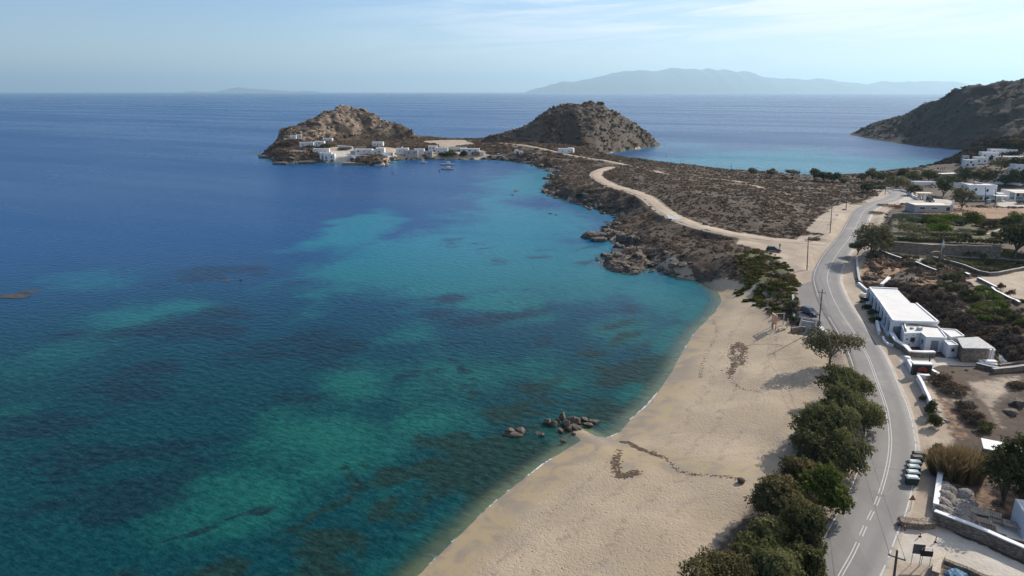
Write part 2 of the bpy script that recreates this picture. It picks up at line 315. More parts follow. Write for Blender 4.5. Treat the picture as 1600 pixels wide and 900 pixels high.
# ------------------------------------------------------------------ materials
class NT:
    def __init__(s, name):
        s.m = bpy.data.materials.new(name); s.m.use_nodes = True; s.t = s.m.node_tree; s.t.nodes.clear()
        s.out = s.n('ShaderNodeOutputMaterial')
    def n(s, t, **k):
        n = s.t.nodes.new(t)
        for a, b in k.items(): setattr(n, a, b)
        return n
    def put(s, sock, v):
        if v is None: return
        if isinstance(v, (int, float)): sock.default_value = v
        elif isinstance(v, (tuple, list)): sock.default_value = tuple(v) + ((1,) if len(v) == 3 and len(sock.default_value) == 4 else ())
        else: s.t.links.new(v, sock)
    def math(s, op, a, b=None, c=None, clamp=False):
        n = s.n('ShaderNodeMath', operation=op, use_clamp=clamp)
        for i, v in enumerate((a, b, c)): s.put(n.inputs[i], v)
        return n.outputs[0]
    def mix(s, f, a, b, bt='MIX'):
        n = s.n('ShaderNodeMixRGB', blend_type=bt); s.put(n.inputs[0], f); s.put(n.inputs[1], a); s.put(n.inputs[2], b); return n.outputs[0]
    def pos(s): return s.n('ShaderNodeNewGeometry').outputs['Position']
    def obj(s): return s.n('ShaderNodeTexCoord').outputs['Object']
    def scale(s, v, k):
        n = s.n('ShaderNodeMapping'); n.inputs['Scale'].default_value = k; s.t.links.new(v, n.inputs[0]); return n.outputs[0]
    def noise(s, v, sc, det=4, rough=0.55, dist=0.0):
        n = s.n('ShaderNodeTexNoise'); s.put(n.inputs['Vector'], v); n.inputs['Scale'].default_value = sc; n.inputs['Detail'].default_value = det
        n.inputs['Roughness'].default_value = rough; n.inputs['Distortion'].default_value = dist; return n.outputs[0]
    def vor(s, v, sc, feat='F1', out='Distance'):
        n = s.n('ShaderNodeTexVoronoi', feature=feat); s.put(n.inputs['Vector'], v); n.inputs['Scale'].default_value = sc; return n.outputs[out]
    def rng(s, v, a, b, lo=0.0, hi=1.0):
        n = s.n('ShaderNodeMapRange'); n.interpolation_type = 'SMOOTHSTEP'; s.put(n.inputs[0], v)
        for i, q in enumerate((a, b, lo, hi)): n.inputs[i + 1].default_value = q
        return n.outputs[0]
    def attr(s, name):
        n = s.n('ShaderNodeAttribute', attribute_name=name); return n
    def bump(s, h, st=0.5, d=0.1, nrm=None):
        n = s.n('ShaderNodeBump'); n.inputs['Strength'].default_value = st; n.inputs['Distance'].default_value = d; s.put(n.inputs['Height'], h)
        if nrm is not None: s.t.links.new(nrm, n.inputs['Normal'])
        return n.outputs[0]
    def pbr(s, col, rough=0.8, nrm=None, metal=0.0, spec=0.3, alpha=None):
        n = s.n('ShaderNodeBsdfPrincipled'); s.put(n.inputs['Base Color'], col); s.put(n.inputs['Roughness'], rough); n.inputs['Metallic'].default_value = metal
        n.inputs['Specular IOR Level'].default_value = spec
        if nrm is not None: s.t.links.new(nrm, n.inputs['Normal'])
        return n.outputs[0]
    def done(s, sh): s.t.links.new(sh, s.out.inputs[0]); return s.m

def simple(name, col, rough=0.8, var=0.15, sc=1.5, bump=0.0, bsc=8, metal=0.0, spec=0.3, stain=None):
    q = NT(name); p = q.obj()
    f = q.noise(p, sc, 5)
    c = q.mix(q.rng(f, 0.3, 0.7), tuple(v * (1 - var) for v in col), tuple(min(1, v * (1 + var)) for v in col))
    if stain: c = q.mix(q.rng(q.noise(p, sc * 0.7, 6, 0.7), 0.55, 0.75, 0, 0.6), c, stain)
    nr = q.bump(q.noise(p, bsc, 5), bump, 0.05) if bump else None
    return q.done(q.pbr(c, rough, nr, metal, spec))

def ground_mat():
    q = NT("ground"); p = q.pos(); a = q.attr("m1"); b = q.attr("m2"); e3 = q.attr("m3"); se = q.n('ShaderNodeSeparateColor'); q.t.links.new(e3.outputs['Color'], se.inputs[0]); warm, shore, _ = se.outputs
    sa = q.n('ShaderNodeSeparateColor'); q.t.links.new(a.outputs['Color'], sa.inputs[0]); sb = q.n('ShaderNodeSeparateColor'); q.t.links.new(b.outputs['Color'], sb.inputs[0])
    sand, dirt, rock = sa.outputs; green, red, asph = sb.outputs; conc = a.outputs['Alpha']; wet = b.outputs['Alpha']
    nA = q.noise(p, 0.12, 4, 0.6); nB = q.noise(p, 0.9, 4, 0.6); nC = q.noise(p, 4.0, 2, 0.6); nD = q.noise(p, 0.35, 4, 0.65)
    # heath soil
    soil = q.mix(q.rng(nA, 0.35, 0.65), (0.062, 0.043, 0.030), (0.098, 0.069, 0.049))
    soil = q.mix(q.rng(nB, 0.45, 0.68), soil, (0.05, 0.038, 0.029))
    soil = q.mix(q.rng(nD, 0.62, 0.74, 0, 0.5), soil, (0.18, 0.135, 0.10))
    # sand, with pale and greyish drifts
    sn = q.mix(q.rng(nA, 0.35, 0.7), (0.33, 0.258, 0.178), (0.405, 0.32, 0.225))
    sn = q.mix(q.rng(nD, 0.5, 0.72, 0, 0.4), sn, (0.30, 0.25, 0.205))
    sn = q.mix(q.rng(nB, 0.56, 0.74, 0, 0.35), sn, (0.29, 0.225, 0.165))
    wetc = q.mix(q.rng(q.noise(p, 0.22, 3, 0.6, 0.8), 0.42, 0.62), (0.33, 0.25, 0.145), (0.235, 0.188, 0.14))
    sn = q.mix(wet, sn, wetc)
    # old tide marks: thin broken bands that follow the water's edge, and grains of weed
    tw = q.math('ADD', q.math('MULTIPLY', shore, 40.0), q.math('MULTIPLY', nA, 7.0))
    tl = q.math('ABSOLUTE', q.math('SUBTRACT', q.math('FRACT', q.math('DIVIDE', tw, 4.6)), 0.5))
    tm = q.math('MULTIPLY', q.math('SUBTRACT', 1.0, q.rng(tl, 0.0, 0.17)), q.rng(nB, 0.42, 0.6)); tm = q.math('MULTIPLY', tm, q.math('MULTIPLY', q.rng(shore, 0.08, 0.16), q.math('SUBTRACT', 1.0, q.rng(shore, 0.4, 0.75))))
    sn = q.mix(q.math('MULTIPLY', tm, 0.5), sn, (0.20, 0.155, 0.115))
    bandc = q.rng(q.noise(q.scale(p, (0.5, 1.6, 1)), 0.14, 4, 0.65, 1.2), 0.5, 0.64); sn = q.mix(q.math('MULTIPLY', bandc, 0.32), sn, (0.27, 0.22, 0.175))
    # dirt
    dr = q.mix(q.rng(nA, 0.3, 0.7), (0.31, 0.245, 0.185), (0.41, 0.33, 0.25)); dr = q.mix(q.rng(nB, 0.5, 0.75, 0, 0.6), dr, (0.25, 0.195, 0.145))
    rkd = q.mix(q.rng(nD, 0.35, 0.65), (0.048, 0.036, 0.027), (0.115, 0.088, 0.067)); rkw = q.mix(q.rng(nD, 0.35, 0.65), (0.13, 0.095, 0.068), (0.31, 0.232, 0.168)); rk = q.mix(warm, rkd, rkw)
    rk = q.mix(q.rng(q.noise(q.scale(p, (1, 1, 3.5)), 0.6, 4, 0.7), 0.5, 0.62, 0, 0.85), rk, (0.052, 0.041, 0.033))
    gr = q.mix(q.rng(nB, 0.35, 0.65), (0.055, 0.062, 0.022), (0.13, 0.125, 0.045))
    rd = q.mix(q.rng(nB, 0.35, 0.65), (0.22, 0.13, 0.078), (0.32, 0.20, 0.125))
    asp = q.mix(q.rng(nA, 0.3, 0.7), (0.185, 0.172, 0.16), (0.235, 0.215, 0.195)); asp = q.mix(q.rng(nC, 0.3, 0.7, 0, 0.35), asp, (0.14, 0.13, 0.12))
    cn = q.mix(q.rng(nD, 0.3, 0.7), (0.40, 0.35, 0.29), (0.50, 0.45, 0.385))
    def edge(m): return q.rng(q.math('ADD', m, q.math('MULTIPLY', q.math('SUBTRACT', nB, 0.5), 0.7)), 0.35, 0.65)
    c = soil
    for m, col in ((red, rd), (green, gr), (rock, rk), (dirt, dr), (sand, sn), (conc, cn), (asph, asp)): c = q.mix(edge(m), c, col)
    pd = q.n('ShaderNodeVectorMath', operation='ADD'); q.t.links.new(p, pd.inputs[0]); nv = q.n('ShaderNodeTexNoise'); nv.inputs['Scale'].default_value = 1.3; nv.inputs['Detail'].default_value = 2; q.t.links.new(p, nv.inputs['Vector']); q.t.links.new(nv.outputs['Color'], pd.inputs[1]); foot = q.vor(pd.outputs[0], 2.3, 'F1')
    pit = q.math('MULTIPLY', q.rng(foot, 0.10, 0.5), q.math('MULTIPLY', sand, q.math('SUBTRACT', 1.0, wet)))
    h = q.math('ADD', q.math('MULTIPLY', q.noise(p, 2.2, 3, 0.65), q.math('SUBTRACT', 1.0, q.math('MULTIPLY', q.math('MAXIMUM', wet, asph), 0.85))), q.math('MULTIPLY', pit, 0.45))
    h = q.math('ADD', h, q.math('MULTIPLY', q.math('MULTIPLY', rock, nD), 4.0))
    nr = q.bump(h, 0.55, 0.16)
    ro = q.math('SUBTRACT', 0.92, q.math('MULTIPLY', wet, 0.35))
    return q.done(q.pbr(c, ro, nr, 0, 0.25))

def water_mat():
    q = NT("sea_water"); p = q.pos(); a = q.attr("sea"); s = q.n('ShaderNodeSeparateColor'); q.t.links.new(a.outputs['Color'], s.inputs[0])
    light, weed, near = s.outputs; dep = a.outputs['Alpha']
    n1 = q.noise(p, 0.10, 4, 0.62, 0.4); n2 = q.noise(p, 0.45, 3, 0.65, 0.3)
    jit = q.math('ADD', q.math('MULTIPLY', q.math('SUBTRACT', n1, 0.5), 0.9), q.math('MULTIPLY', q.math('SUBTRACT', n2, 0.5), 0.55))
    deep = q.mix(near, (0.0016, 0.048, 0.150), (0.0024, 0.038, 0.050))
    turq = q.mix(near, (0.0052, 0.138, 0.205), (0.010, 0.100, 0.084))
    c = q.mix(q.rng(q.math('ADD', light, q.math('MULTIPLY', jit, 0.7)), 0.18, 0.82), deep, turq)
    c = q.mix(q.math('MULTIPLY', q.rng(q.math('ADD', weed, q.math('MULTIPLY', jit, 0.8)), 0.37, 0.66), 0.85), c, q.mix(q.math('MULTIPLY', near, q.math('SUBTRACT', 1.0, q.rng(dep, 3.5, 8.5))), q.mix(near, (0.004, 0.020, 0.066), (0.005, 0.018, 0.034)), (0.0120, 0.0245, 0.0180)))
    fine = q.noise(p, 0.8, 4, 0.7); c = q.mix(q.math('MULTIPLY', near, 0.6), c, q.mix(q.rng(fine, 0.32, 0.7), q.mix(0.5, c, (0.0, 0.004, 0.006)), q.mix(0.22, c, (0.03, 0.15, 0.13))))
    # waves: wind ripples and a longer swell
    rp = q.n('ShaderNodeVectorRotate', rotation_type='Z_AXIS'); q.t.links.new(p, rp.inputs[0]); rp.inputs['Angle'].default_value = R(28)
    pw = rp.outputs[0]
    hA = q.noise(q.scale(pw, (0.55, 1.0, 1.0)), 0.8, 3, 0.6); hB = q.noise(q.scale(pw, (0.5, 1.0, 1.0)), 0.18, 2, 0.5)
    h = q.math('ADD', hA, q.math('MULTIPLY', hB, 0.2))
    nr = q.bump(h, 0.8, 0.4)
    patch = q.noise(q.scale(pw, (0.0016, 0.008, 1.0)), 1.0, 4, 0.6)
    ro = q.rng(patch, 0.35, 0.65, 0.24, 0.32)
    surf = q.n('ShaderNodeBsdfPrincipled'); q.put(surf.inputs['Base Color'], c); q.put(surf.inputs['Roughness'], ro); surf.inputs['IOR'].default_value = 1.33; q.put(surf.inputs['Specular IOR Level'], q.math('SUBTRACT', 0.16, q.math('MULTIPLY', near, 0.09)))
    q.t.links.new(nr, surf.inputs['Normal'])
    # the last shallow metres: clear water over sand
    clear = q.n('ShaderNodeBsdfTransparent'); q.put(clear.inputs[0], (0.55, 0.70, 0.64))
    gl = q.n('ShaderNodeBsdfGlossy'); gl.inputs['Roughness'].default_value = 0.2; q.t.links.new(nr, gl.inputs['Normal'])
    fr = q.n('ShaderNodeFresnel'); fr.inputs['IOR'].default_value = 1.33; q.t.links.new(nr, fr.inputs['Normal'])
    m0 = q.n('ShaderNodeMixShader'); q.t.links.new(q.math('MULTIPLY', fr.outputs[0], q.math('SUBTRACT', 1.0, q.n('ShaderNodeNewGeometry').outputs['Backfacing'])), m0.inputs[0]); q.t.links.new(clear.outputs[0], m0.inputs[1]); q.t.links.new(gl.outputs[0], m0.inputs[2])
    m1 = q.n('ShaderNodeMixShader'); q.t.links.new(q.rng(q.math('ADD', dep, q.math('MULTIPLY', jit, 0.5)), 0.0, 1.05), m1.inputs[0]); q.t.links.new(m0.outputs[0], m1.inputs[1]); q.t.links.new(surf.outputs[0], m1.inputs[2])
    # a broken line of foam where it laps the sand
    fo = q.n('ShaderNodeBsdfDiffuse'); q.put(fo.inputs[0], (0.8, 0.82, 0.82))
    line = q.math('MULTIPLY', q.rng(dep, -0.06, -0.01), q.math('SUBTRACT', 1.0, q.rng(dep, 0.015, 0.055)))
    fm = q.math('MULTIPLY', line, q.rng(q.noise(p, 0.16, 4, 0.6), 0.49, 0.61))
    fm = q.math('MULTIPLY', fm, q.rng(q.noise(p, 2.5, 4, 0.6), 0.36, 0.56))
    m2 = q.n('ShaderNodeMixShader'); q.t.links.new(fm, m2.inputs[0]); q.t.links.new(m1.outputs[0], m2.inputs[1]); q.t.links.new(fo.outputs[0], m2.inputs[2])
    return q.done(m2.outputs[0])

def road_mat():
    q = NT("asphalt"); p = q.pos(); u = q.n('ShaderNodeUVMap').outputs[0]
    su = q.n('ShaderNodeSeparateXYZ'); q.t.links.new(u, su.inputs[0])
    c = q.mix(q.rng(q.noise(p, 0.15, 6, 0.65), 0.3, 0.7), (0.165, 0.155, 0.148), (0.215, 0.20, 0.188))
    c = q.mix(q.rng(q.noise(p, 9, 4, 0.7), 0.35, 0.7, 0, 0.4), c, (0.12, 0.113, 0.108))
    vp = q.vor(q.scale(p, (0.16, 0.07, 0.1)), 1.0, 'F1', 'Color'); sv = q.n('ShaderNodeSeparateColor'); q.t.links.new(vp, sv.inputs[0]); c = q.mix(q.math('MULTIPLY', q.rng(sv.outputs[0], 0.55, 0.75), 0.28), c, (0.12, 0.112, 0.106))
    ck = q.vor(q.scale(p, (1, 1, 1)), 0.22, 'DISTANCE_TO_EDGE'); c = q.mix(q.math('MULTIPLY', q.math('SUBTRACT', 1.0, q.rng(ck, 0.0, 0.012)), q.rng(q.noise(p, 0.1, 2), 0.5, 0.6, 0, 0.6)), c, (0.06, 0.056, 0.053))
    # wheel lanes are polished a little darker, sand has blown on to the edges
    lane = q.math('ABSOLUTE', q.math('SUBTRACT', q.math('ABSOLUTE', su.outputs[0]), 1.7))
    c = q.mix(q.math('MULTIPLY', q.math('SUBTRACT', 1.0, q.rng(lane, 0.1, 0.9)), q.rng(q.noise(p, 0.3, 4), 0.3, 0.7, 0.1, 0.5)), c, (0.125, 0.118, 0.115))
    sandy = q.math('MULTIPLY', q.rng(q.math('ADD', q.math('ABSOLUTE', su.outputs[0]), q.math('MULTIPLY', q.noise(p, 0.5, 5, 0.65), 2.2)), 4.0, 4.9), 0.75)
    c = q.mix(sandy, c, (0.38, 0.31, 0.24))
    drift = q.math('MULTIPLY', q.rng(q.noise(p, 0.09, 5, 0.65, 0.5), 0.60, 0.72), 0.55)
    c = q.mix(drift, c, (0.36, 0.305, 0.25))
    return q.done(q.pbr(c, 0.75, q.bump(q.noise(p, 14, 4), 0.3, 0.02), 0, 0.3))

def leaf_mat(name, cols, trans=0.33):
    q = NT(name); a = q.attr("tone"); s = q.n('ShaderNodeSeparateColor'); q.t.links.new(a.outputs['Color'], s.inputs[0])
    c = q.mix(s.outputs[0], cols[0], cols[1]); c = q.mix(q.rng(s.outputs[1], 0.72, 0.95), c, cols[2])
    d = q.n('ShaderNodeBsdfDiffuse'); q.put(d.inputs[0], c); tr = q.n('ShaderNodeBsdfTranslucent'); q.put(tr.inputs[0], c)
    m = q.n('ShaderNodeMixShader'); m.inputs[0].default_value = trans; q.t.links.new(d.outputs[0], m.inputs[1]); q.t.links.new(tr.outputs[0], m.inputs[2])
    return q.done(m.outputs[0])

def rock_mat(name, lo, hi, dark, sc=1.0):
    q = NT(name); p = q.pos()
    c = q.mix(q.rng(q.noise(p, 0.7 * sc, 7, 0.65), 0.35, 0.68), lo, hi)
    c = q.mix(q.rng(q.noise(q.scale(p, (1, 1, 3)), 1.6 * sc, 6, 0.7), 0.54, 0.66, 0, 0.8), c, dark)
    sz = q.n('ShaderNodeSeparateXYZ'); q.t.links.new(p, sz.inputs[0])
    c = q.mix(q.rng(q.math('ADD', sz.outputs[2], q.math('MULTIPLY', q.noise(p, 1.0, 4), 0.5)), 0.2, 0.75, 0.85, 0.0), c, (0.045, 0.04, 0.034))
    h = q.math('ADD', q.noise(p, 1.2 * sc, 8, 0.7), q.math('MULTIPLY', q.vor(p, 0.8 * sc), 0.6))
    return q.done(q.pbr(c, 0.85, q.bump(h, 0.9, 0.35), 0, 0.25))

M = {}
M['ground'] = ground_mat(); M['water'] = water_mat(); M['road'] = road_mat()
M['paint'] = simple("road_paint", (0.42, 0.405, 0.385), 0.6, 0.12, 3, stain=(0.36, 0.34, 0.32))
M['white'] = simple("whitewash", (0.74, 0.73, 0.71), 0.75, 0.04, 0.8, 0.15, 5, stain=(0.66, 0.645, 0.61))
M['shadewhite'] = simple("shade_toned_whitewash", (0.60, 0.59, 0.575), 0.8, 0.07, 0.5, 0.15, 5, stain=(0.44, 0.42, 0.39))  # darker whitewash: village fronts' shade put into the colour, plus random stains
M['roofwhite'] = simple("roof_coating", (0.64, 0.62, 0.59), 0.8, 0.05, 0.5, 0.1, 3, stain=(0.60, 0.57, 0.52))
M['cream'] = simple("cream_roof", (0.62, 0.56, 0.47), 0.8, 0.08, 0.7, 0.1, 4, stain=(0.5, 0.44, 0.36))
M['grey'] = simple("grey_render", (0.36, 0.35, 0.335), 0.85, 0.12, 1.2, 0.3, 6, stain=(0.25, 0.24, 0.23))
M['bluegrey'] = simple("blue_grey_paint", (0.30, 0.36, 0.45), 0.7, 0.08)
M['glass'] = simple("window_glass", (0.02, 0.026, 0.032), 0.12, 0.1, spec=0.6)
M['blue'] = simple("blue_paint", (0.04, 0.12, 0.34), 0.5, 0.1)
M['greydoor'] = simple("grey_door_paint", (0.23, 0.225, 0.23), 0.6, 0.06)
M['wood'] = simple("weathered_wood", (0.20, 0.15, 0.11), 0.85, 0.25, 4, 0.3, 14)
M['palewood'] = simple("pale_wood", (0.44, 0.36, 0.28), 0.85, 0.2, 3, 0.2, 12)
M['pole'] = simple("tarred_pole", (0.085, 0.068, 0.055), 0.8, 0.25, 3)
M['metal'] = simple("grey_metal", (0.33, 0.34, 0.35), 0.45, 0.08, metal=0.7)
M['dark'] = simple("dark_metal", (0.02, 0.02, 0.022), 0.5, 0.1)
M['rubber'] = simple("rubber", (0.015, 0.015, 0.016), 0.8)
M['orange'] = simple("orange_paint", (0.72, 0.27, 0.12), 0.55, 0.1)
M['red'] = simple("red_paint", (0.45, 0.045, 0.03), 0.5, 0.12)
M['yellow'] = simple("yellow_paint", (0.62, 0.42, 0.04), 0.5)
M['pink'] = simple("pink_plastic", (0.65, 0.16, 0.16), 0.5)
M['navy'] = simple("navy_plastic", (0.01, 0.02, 0.06), 0.4)
M['bingreen'] = simple("green_plastic", (0.022, 0.055, 0.036), 0.5, 0.1)
M['binlid'] = simple("pale_lid", (0.58, 0.63, 0.60), 0.5, 0.06, 3)
M['carnavy'] = simple("navy_car_paint", (0.012, 0.022, 0.05), 0.22, 0.05, spec=0.6)
M['carblack'] = simple("black_car_paint", (0.012, 0.013, 0.017), 0.22, 0.05, spec=0.6)
M['carsilver'] = simple("silver_car_paint", (0.30, 0.33, 0.37), 0.3, 0.05, metal=0.4)
M['carwhite'] = simple("white_car_paint", (0.7, 0.7, 0.69), 0.3, 0.03)
M['carblue'] = simple("blue_car_paint", (0.10, 0.14, 0.21), 0.3, 0.03)
M['trunk'] = simple("bark", (0.10, 0.078, 0.06), 0.9, 0.3, 5, 0.4, 9)
M['thatch'] = simple("grey_thatch", (0.27, 0.235, 0.205), 0.95, 0.3, 3, 0.9, 26)
M['stone'] = None
q = NT("dry_stone"); p = q.obj()
v = q.vor(q.scale(p, (1, 1, 1.9)), 2.6, 'F1', 'Color'); e = q.vor(q.scale(p, (1, 1, 1.9)), 2.6, 'DISTANCE_TO_EDGE')
sv = q.n('ShaderNodeSeparateColor'); q.t.links.new(v, sv.inputs[0])
c = q.mix(sv.outputs[0], (0.15, 0.115, 0.085), (0.31, 0.255, 0.20)); c = q.mix(q.rng(e, 0.0, 0.07, 0.85, 0), c, (0.075, 0.06, 0.048))
M['stone'] = q.done(q.pbr(c, 0.9, q.bump(q.rng(e, 0, 0.12), 0.7, 0.06), 0, 0.2))
M['rock'] = rock_mat("shore_rock", (0.075, 0.060, 0.048), (0.20, 0.162, 0.128), (0.05, 0.041, 0.035), 1.6)
M['granite'] = rock_mat("warm_granite", (0.14, 0.10, 0.072), (0.34, 0.255, 0.185), (0.06, 0.046, 0.035), 0.6)
M['rubble'] = rock_mat("pale_rubble", (0.33, 0.28, 0.24), (0.58, 0.53, 0.48), (0.2, 0.16, 0.13))
M['pine'] = leaf_mat("dark_green_foliage", ((0.065, 0.073, 0.030), (0.182, 0.178, 0.073), (0.250, 0.227, 0.101)))
M['pinegreen'] = leaf_mat("fresh_green_foliage", ((0.041, 0.061, 0.014), (0.145, 0.170, 0.044), (0.229, 0.227, 0.068)))
M['pinebrown'] = leaf_mat("brownish_foliage", ((0.070, 0.065, 0.030), (0.182, 0.157, 0.073), (0.250, 0.197, 0.092)))
M['olive'] = leaf_mat("grey_olive_foliage", ((0.081, 0.079, 0.039), (0.212, 0.193, 0.112), (0.335, 0.293, 0.177)))
M['darkleaf'] = leaf_mat("dark_foliage", ((0.029, 0.038, 0.018), (0.112, 0.116, 0.048), (0.199, 0.173, 0.075)))
M['heath'] = leaf_mat("heath_twigs", ((0.100, 0.072, 0.052), (0.200, 0.145, 0.103), (0.26, 0.195, 0.138)), 0.4)
M['dry'] = leaf_mat("dry_grey_brown_twigs", ((0.078, 0.062, 0.048), (0.174, 0.138, 0.106), (0.240, 0.190, 0.138)), 0.12)
M['silver'] = leaf_mat("silver_green_foliage", ((0.066, 0.092, 0.059), (0.158, 0.198, 0.132), (0.224, 0.264, 0.172)))
M['bright'] = leaf_mat("bright_green_foliage", ((0.039, 0.069, 0.011), (0.131, 0.186, 0.030), (0.220, 0.255, 0.055)))
M['reed'] = leaf_mat("tan_reeds", ((0.154, 0.105, 0.055), (0.341, 0.242, 0.132), (0.165, 0.154, 0.055)), 0.3)
M['rust'] = leaf_mat("rust_foliage", ((0.10, 0.045, 0.02), (0.20, 0.095, 0.04), (0.24, 0.14, 0.07)))
M['succ'] = leaf_mat("succulent_leaves", ((0.026, 0.034, 0.012), (0.125, 0.125, 0.028), (0.21, 0.12, 0.035)))
M['grassg'] = leaf_mat("yellow_green_tufts", ((0.06, 0.06, 0.022), (0.15, 0.14, 0.05), (0.22, 0.18, 0.08)))

q = NT("dark_headland_slope"); p = q.pos(); c = q.mix(q.rng(q.noise(p, 0.05, 6, 0.7), 0.35, 0.65), (0.030, 0.025, 0.021), (0.070, 0.056, 0.045)); c = q.mix(q.rng(q.noise(p, 0.4, 5, 0.7), 0.5, 0.7, 0, 0.7), c, (0.022, 0.019, 0.016))
M['headland'] = q.done(q.pbr(c, 0.95, q.bump(q.noise(p, 0.25, 6, 0.7), 0.8, 1.2), 0, 0.15))

M['darkheath'] = leaf_mat("dark_heath_twigs", ((0.035, 0.028, 0.022), (0.075, 0.058, 0.044), (0.10, 0.078, 0.058)), 0.2)
# ------------------------------------------------------------------ the setting as meshes
def grid_mesh(name, X, Y, Z, keep, mat, attrs, smooth=True):
    """mesh from a tensor grid; keep: per-face mask"""
    ny, nx = X.shape; idx = np.arange(ny * nx).reshape(ny, nx)
    F = np.stack([idx[:-1, :-1], idx[:-1, 1:], idx[1:, 1:], idx[1:, :-1]], -1)[keep]
    used = np.unique(F); mp = np.full(ny * nx, -1); mp[used] = np.arange(len(used))
    V = np.stack([X.ravel(), Y.ravel(), Z.ravel()], -1)[used]; F = mp[F]
    me = bpy.data.meshes.new(name); me.vertices.add(len(V)); me.vertices.foreach_set("co", V.ravel())
    me.loops.add(F.size); me.loops.foreach_set("vertex_index", F.ravel().astype(np.int32))
    me.polygons.add(len(F)); me.polygons.foreach_set("loop_start", np.arange(0, F.size, 4, dtype=np.int32)); me.polygons.foreach_set("loop_total", np.full(len(F), 4, np.int32))
    me.polygons.foreach_set("use_smooth", np.full(len(F), smooth))
    me.update(calc_edges=True); me.validate()
    for an, arr in attrs.items():
        at = me.attributes.new(an, 'FLOAT_COLOR', 'POINT'); at.data.foreach_set("color", arr.reshape(-1, 4)[used].astype(np.float32).ravel())
    me.materials.append(mat); o = bpy.data.objects.new(name, me); COL.objects.link(o); return o
def pmask(polys, soft, z=4.0):
    m = np.zeros(X2.shape)
    for P in polys:
        W_ = np.array([G(p[0], p[1], p[2] if len(p) > 2 else z) for p in P])
        i0, i1 = np.searchsorted(GX, [W_[:, 0].min() - 6, W_[:, 0].max() + 6]); j0, j1 = np.searchsorted(GY, [W_[:, 1].min() - 6, W_[:, 1].max() + 6])
        s = sdf(X2[j0:j1, i0:i1], Y2[j0:j1, i0:i1], W_); m[j0:j1, i0:i1] = np.maximum(m[j0:j1, i0:i1], sstep(-soft, soft, s))
    return m
def lmask(P, half, soft):
    m = np.zeros(X2.shape)
    i0, i1 = np.searchsorted(GX, [P[:, 0].min() - 15, P[:, 0].max() + 15]); j0, j1 = np.searchsorted(GY, [P[:, 1].min() - 15, P[:, 1].max() + 15])
    d, _, _ = seg_dist(X2[j0:j1, i0:i1], Y2[j0:j1, i0:i1], P[:, :2], False); m[j0:j1, i0:i1] = 1 - sstep(half, half + soft, d); return m
nz = fbm(X2, Y2, 11, 4, 61); nz2 = fbm(X2, Y2, 3.5, 3, 62)
sand = np.clip(SANDY + FARB * sstep(3.2, 2.2, ZL) + FARS * sstep(3.8, 2.6, ZL) + ROCKY * sstep(2.2, 1.2, ZL + nz) * sstep(0.45, 0.8, fbm(X2, Y2, 16, 2, 77) + 0.35) * (1 - ONHILL) * sstep(215, 195, X2), 0, 1)
sand = np.where(DL < -3, 1.0, sand)
cove = pmask([[(958,333),(975,336),(985,345),(970,346)], [(1012,402),(1030,410),(1060,420),(1100,440),(1090,444),(1050,432),(1020,416)]], 1.5, 0.8)
sand = np.maximum(sand, cove)
dirt = np.maximum.reduce([lmask(track_c, 2.6, 2.2), lmask(upper_c, 1.8, 2.0), lmask(moor_c, 0.9, 1.6) * sstep(-0.35, 0.1, nz), (1 - sstep(0.03, 0.10, np.abs(fbm(X2, Y2, 34, 3, 131)))) * ROCKY * (Y2 < 520) * (X2 < 190) * sstep(-0.1, 0.25, fbm(X2, Y2, 20, 3, 132)) * 0.42, sstep(0.22, 0.42, fbm(X2, Y2, 17, 4, 133)) * ROCKY * (Y2 < 520) * (X2 < 190) * 0.36, lmask(road_c, 5.5, 5.0),
    pmask([[(1160,366),(1240,380),(1300,378),(1285,420),(1280,450),(1240,445),(1245,432),(1205,405),(1198,396),(1150,388)], [(1240,380),(1300,330),(1330,322),(1310,345),(1285,372)]], 2.0, 5.5),
    pmask([[(1600,425),(1545,432),(1505,438),(1540,458),(1600,470),(1660,470),(1660,425)], [(1395,378),(1470,386),(1480,400),(1440,405),(1390,392)]], 1.0, 7.5),
    pmask([[(1405,575),(1430,590),(1460,690),(1450,760),(1440,800),(1405,800),(1425,720)]], 1.0, 4), pmask([[(1500,598),(1600,590),(1600,612),(1575,625),(1562,640),(1578,672),(1560,672),(1535,635),(1510,612)]], 2.5, 4.5) * 0.62,
    pmask([[(1260,600),(1300,575),(1330,620),(1362,700),(1345,760),(1300,850),(1240,910),(1180,910),(1230,800),(1300,720)]], 1.0, 3.6) * 0.75,
    pmask([[(800,226),(860,236),(850,243),(790,232),(760,228)]], 3, 7) * 0.4,
    pmask([[(500,240),(545,236),(560,244),(545,252),(520,252)], [(590,238),(760,236),(760,247),(600,248)]], 3, 4) * 0.8, pmask([[(655,219),(725,217),(745,224),(690,228)]], 6, 7) * 0.9])
conc = np.maximum.reduce([pmask([[(1392,820),(1440,812),(1530,850),(1620,892),(1660,910),(1600,910),(1480,890),(1420,880),(1385,860)]], 0.8, 4), pmask([[(1405,555),(1480,560),(1562,565),(1540,576),(1470,572),(1425,590),(1408,580)]], 0.5, 4.6),
    pmask([[(1410,305),(1490,312),(1486,320),(1405,318)], [(1555,312),(1660,312),(1660,326),(1560,322)]], 2.0, 7.4), pmask([[(505,242),(550,236),(558,242),(540,251),(520,252)]], 2.0, 4.5)])
asph = pmask([[(1246,448),(1248,492),(1262,508),(1300,520),(1330,520),(1310,485),(1285,450),(1278,436)]], 0.8, 4.8)
green = np.maximum.reduce([pmask([[(1502,402),(1545,398),(1590,405),(1590,418),(1540,424),(1500,414)]], 1.5, 7.4), pmask([[(1395,340),(1590,352),(1600,378),(1480,374),(1390,366)]], 1.5, 9.6) * 0.7 * (nz2 > -0.1), pmask([[(1150,408),(1200,402),(1240,430),(1244,480),(1215,475),(1155,440)]], 2, 4) * 0.6])
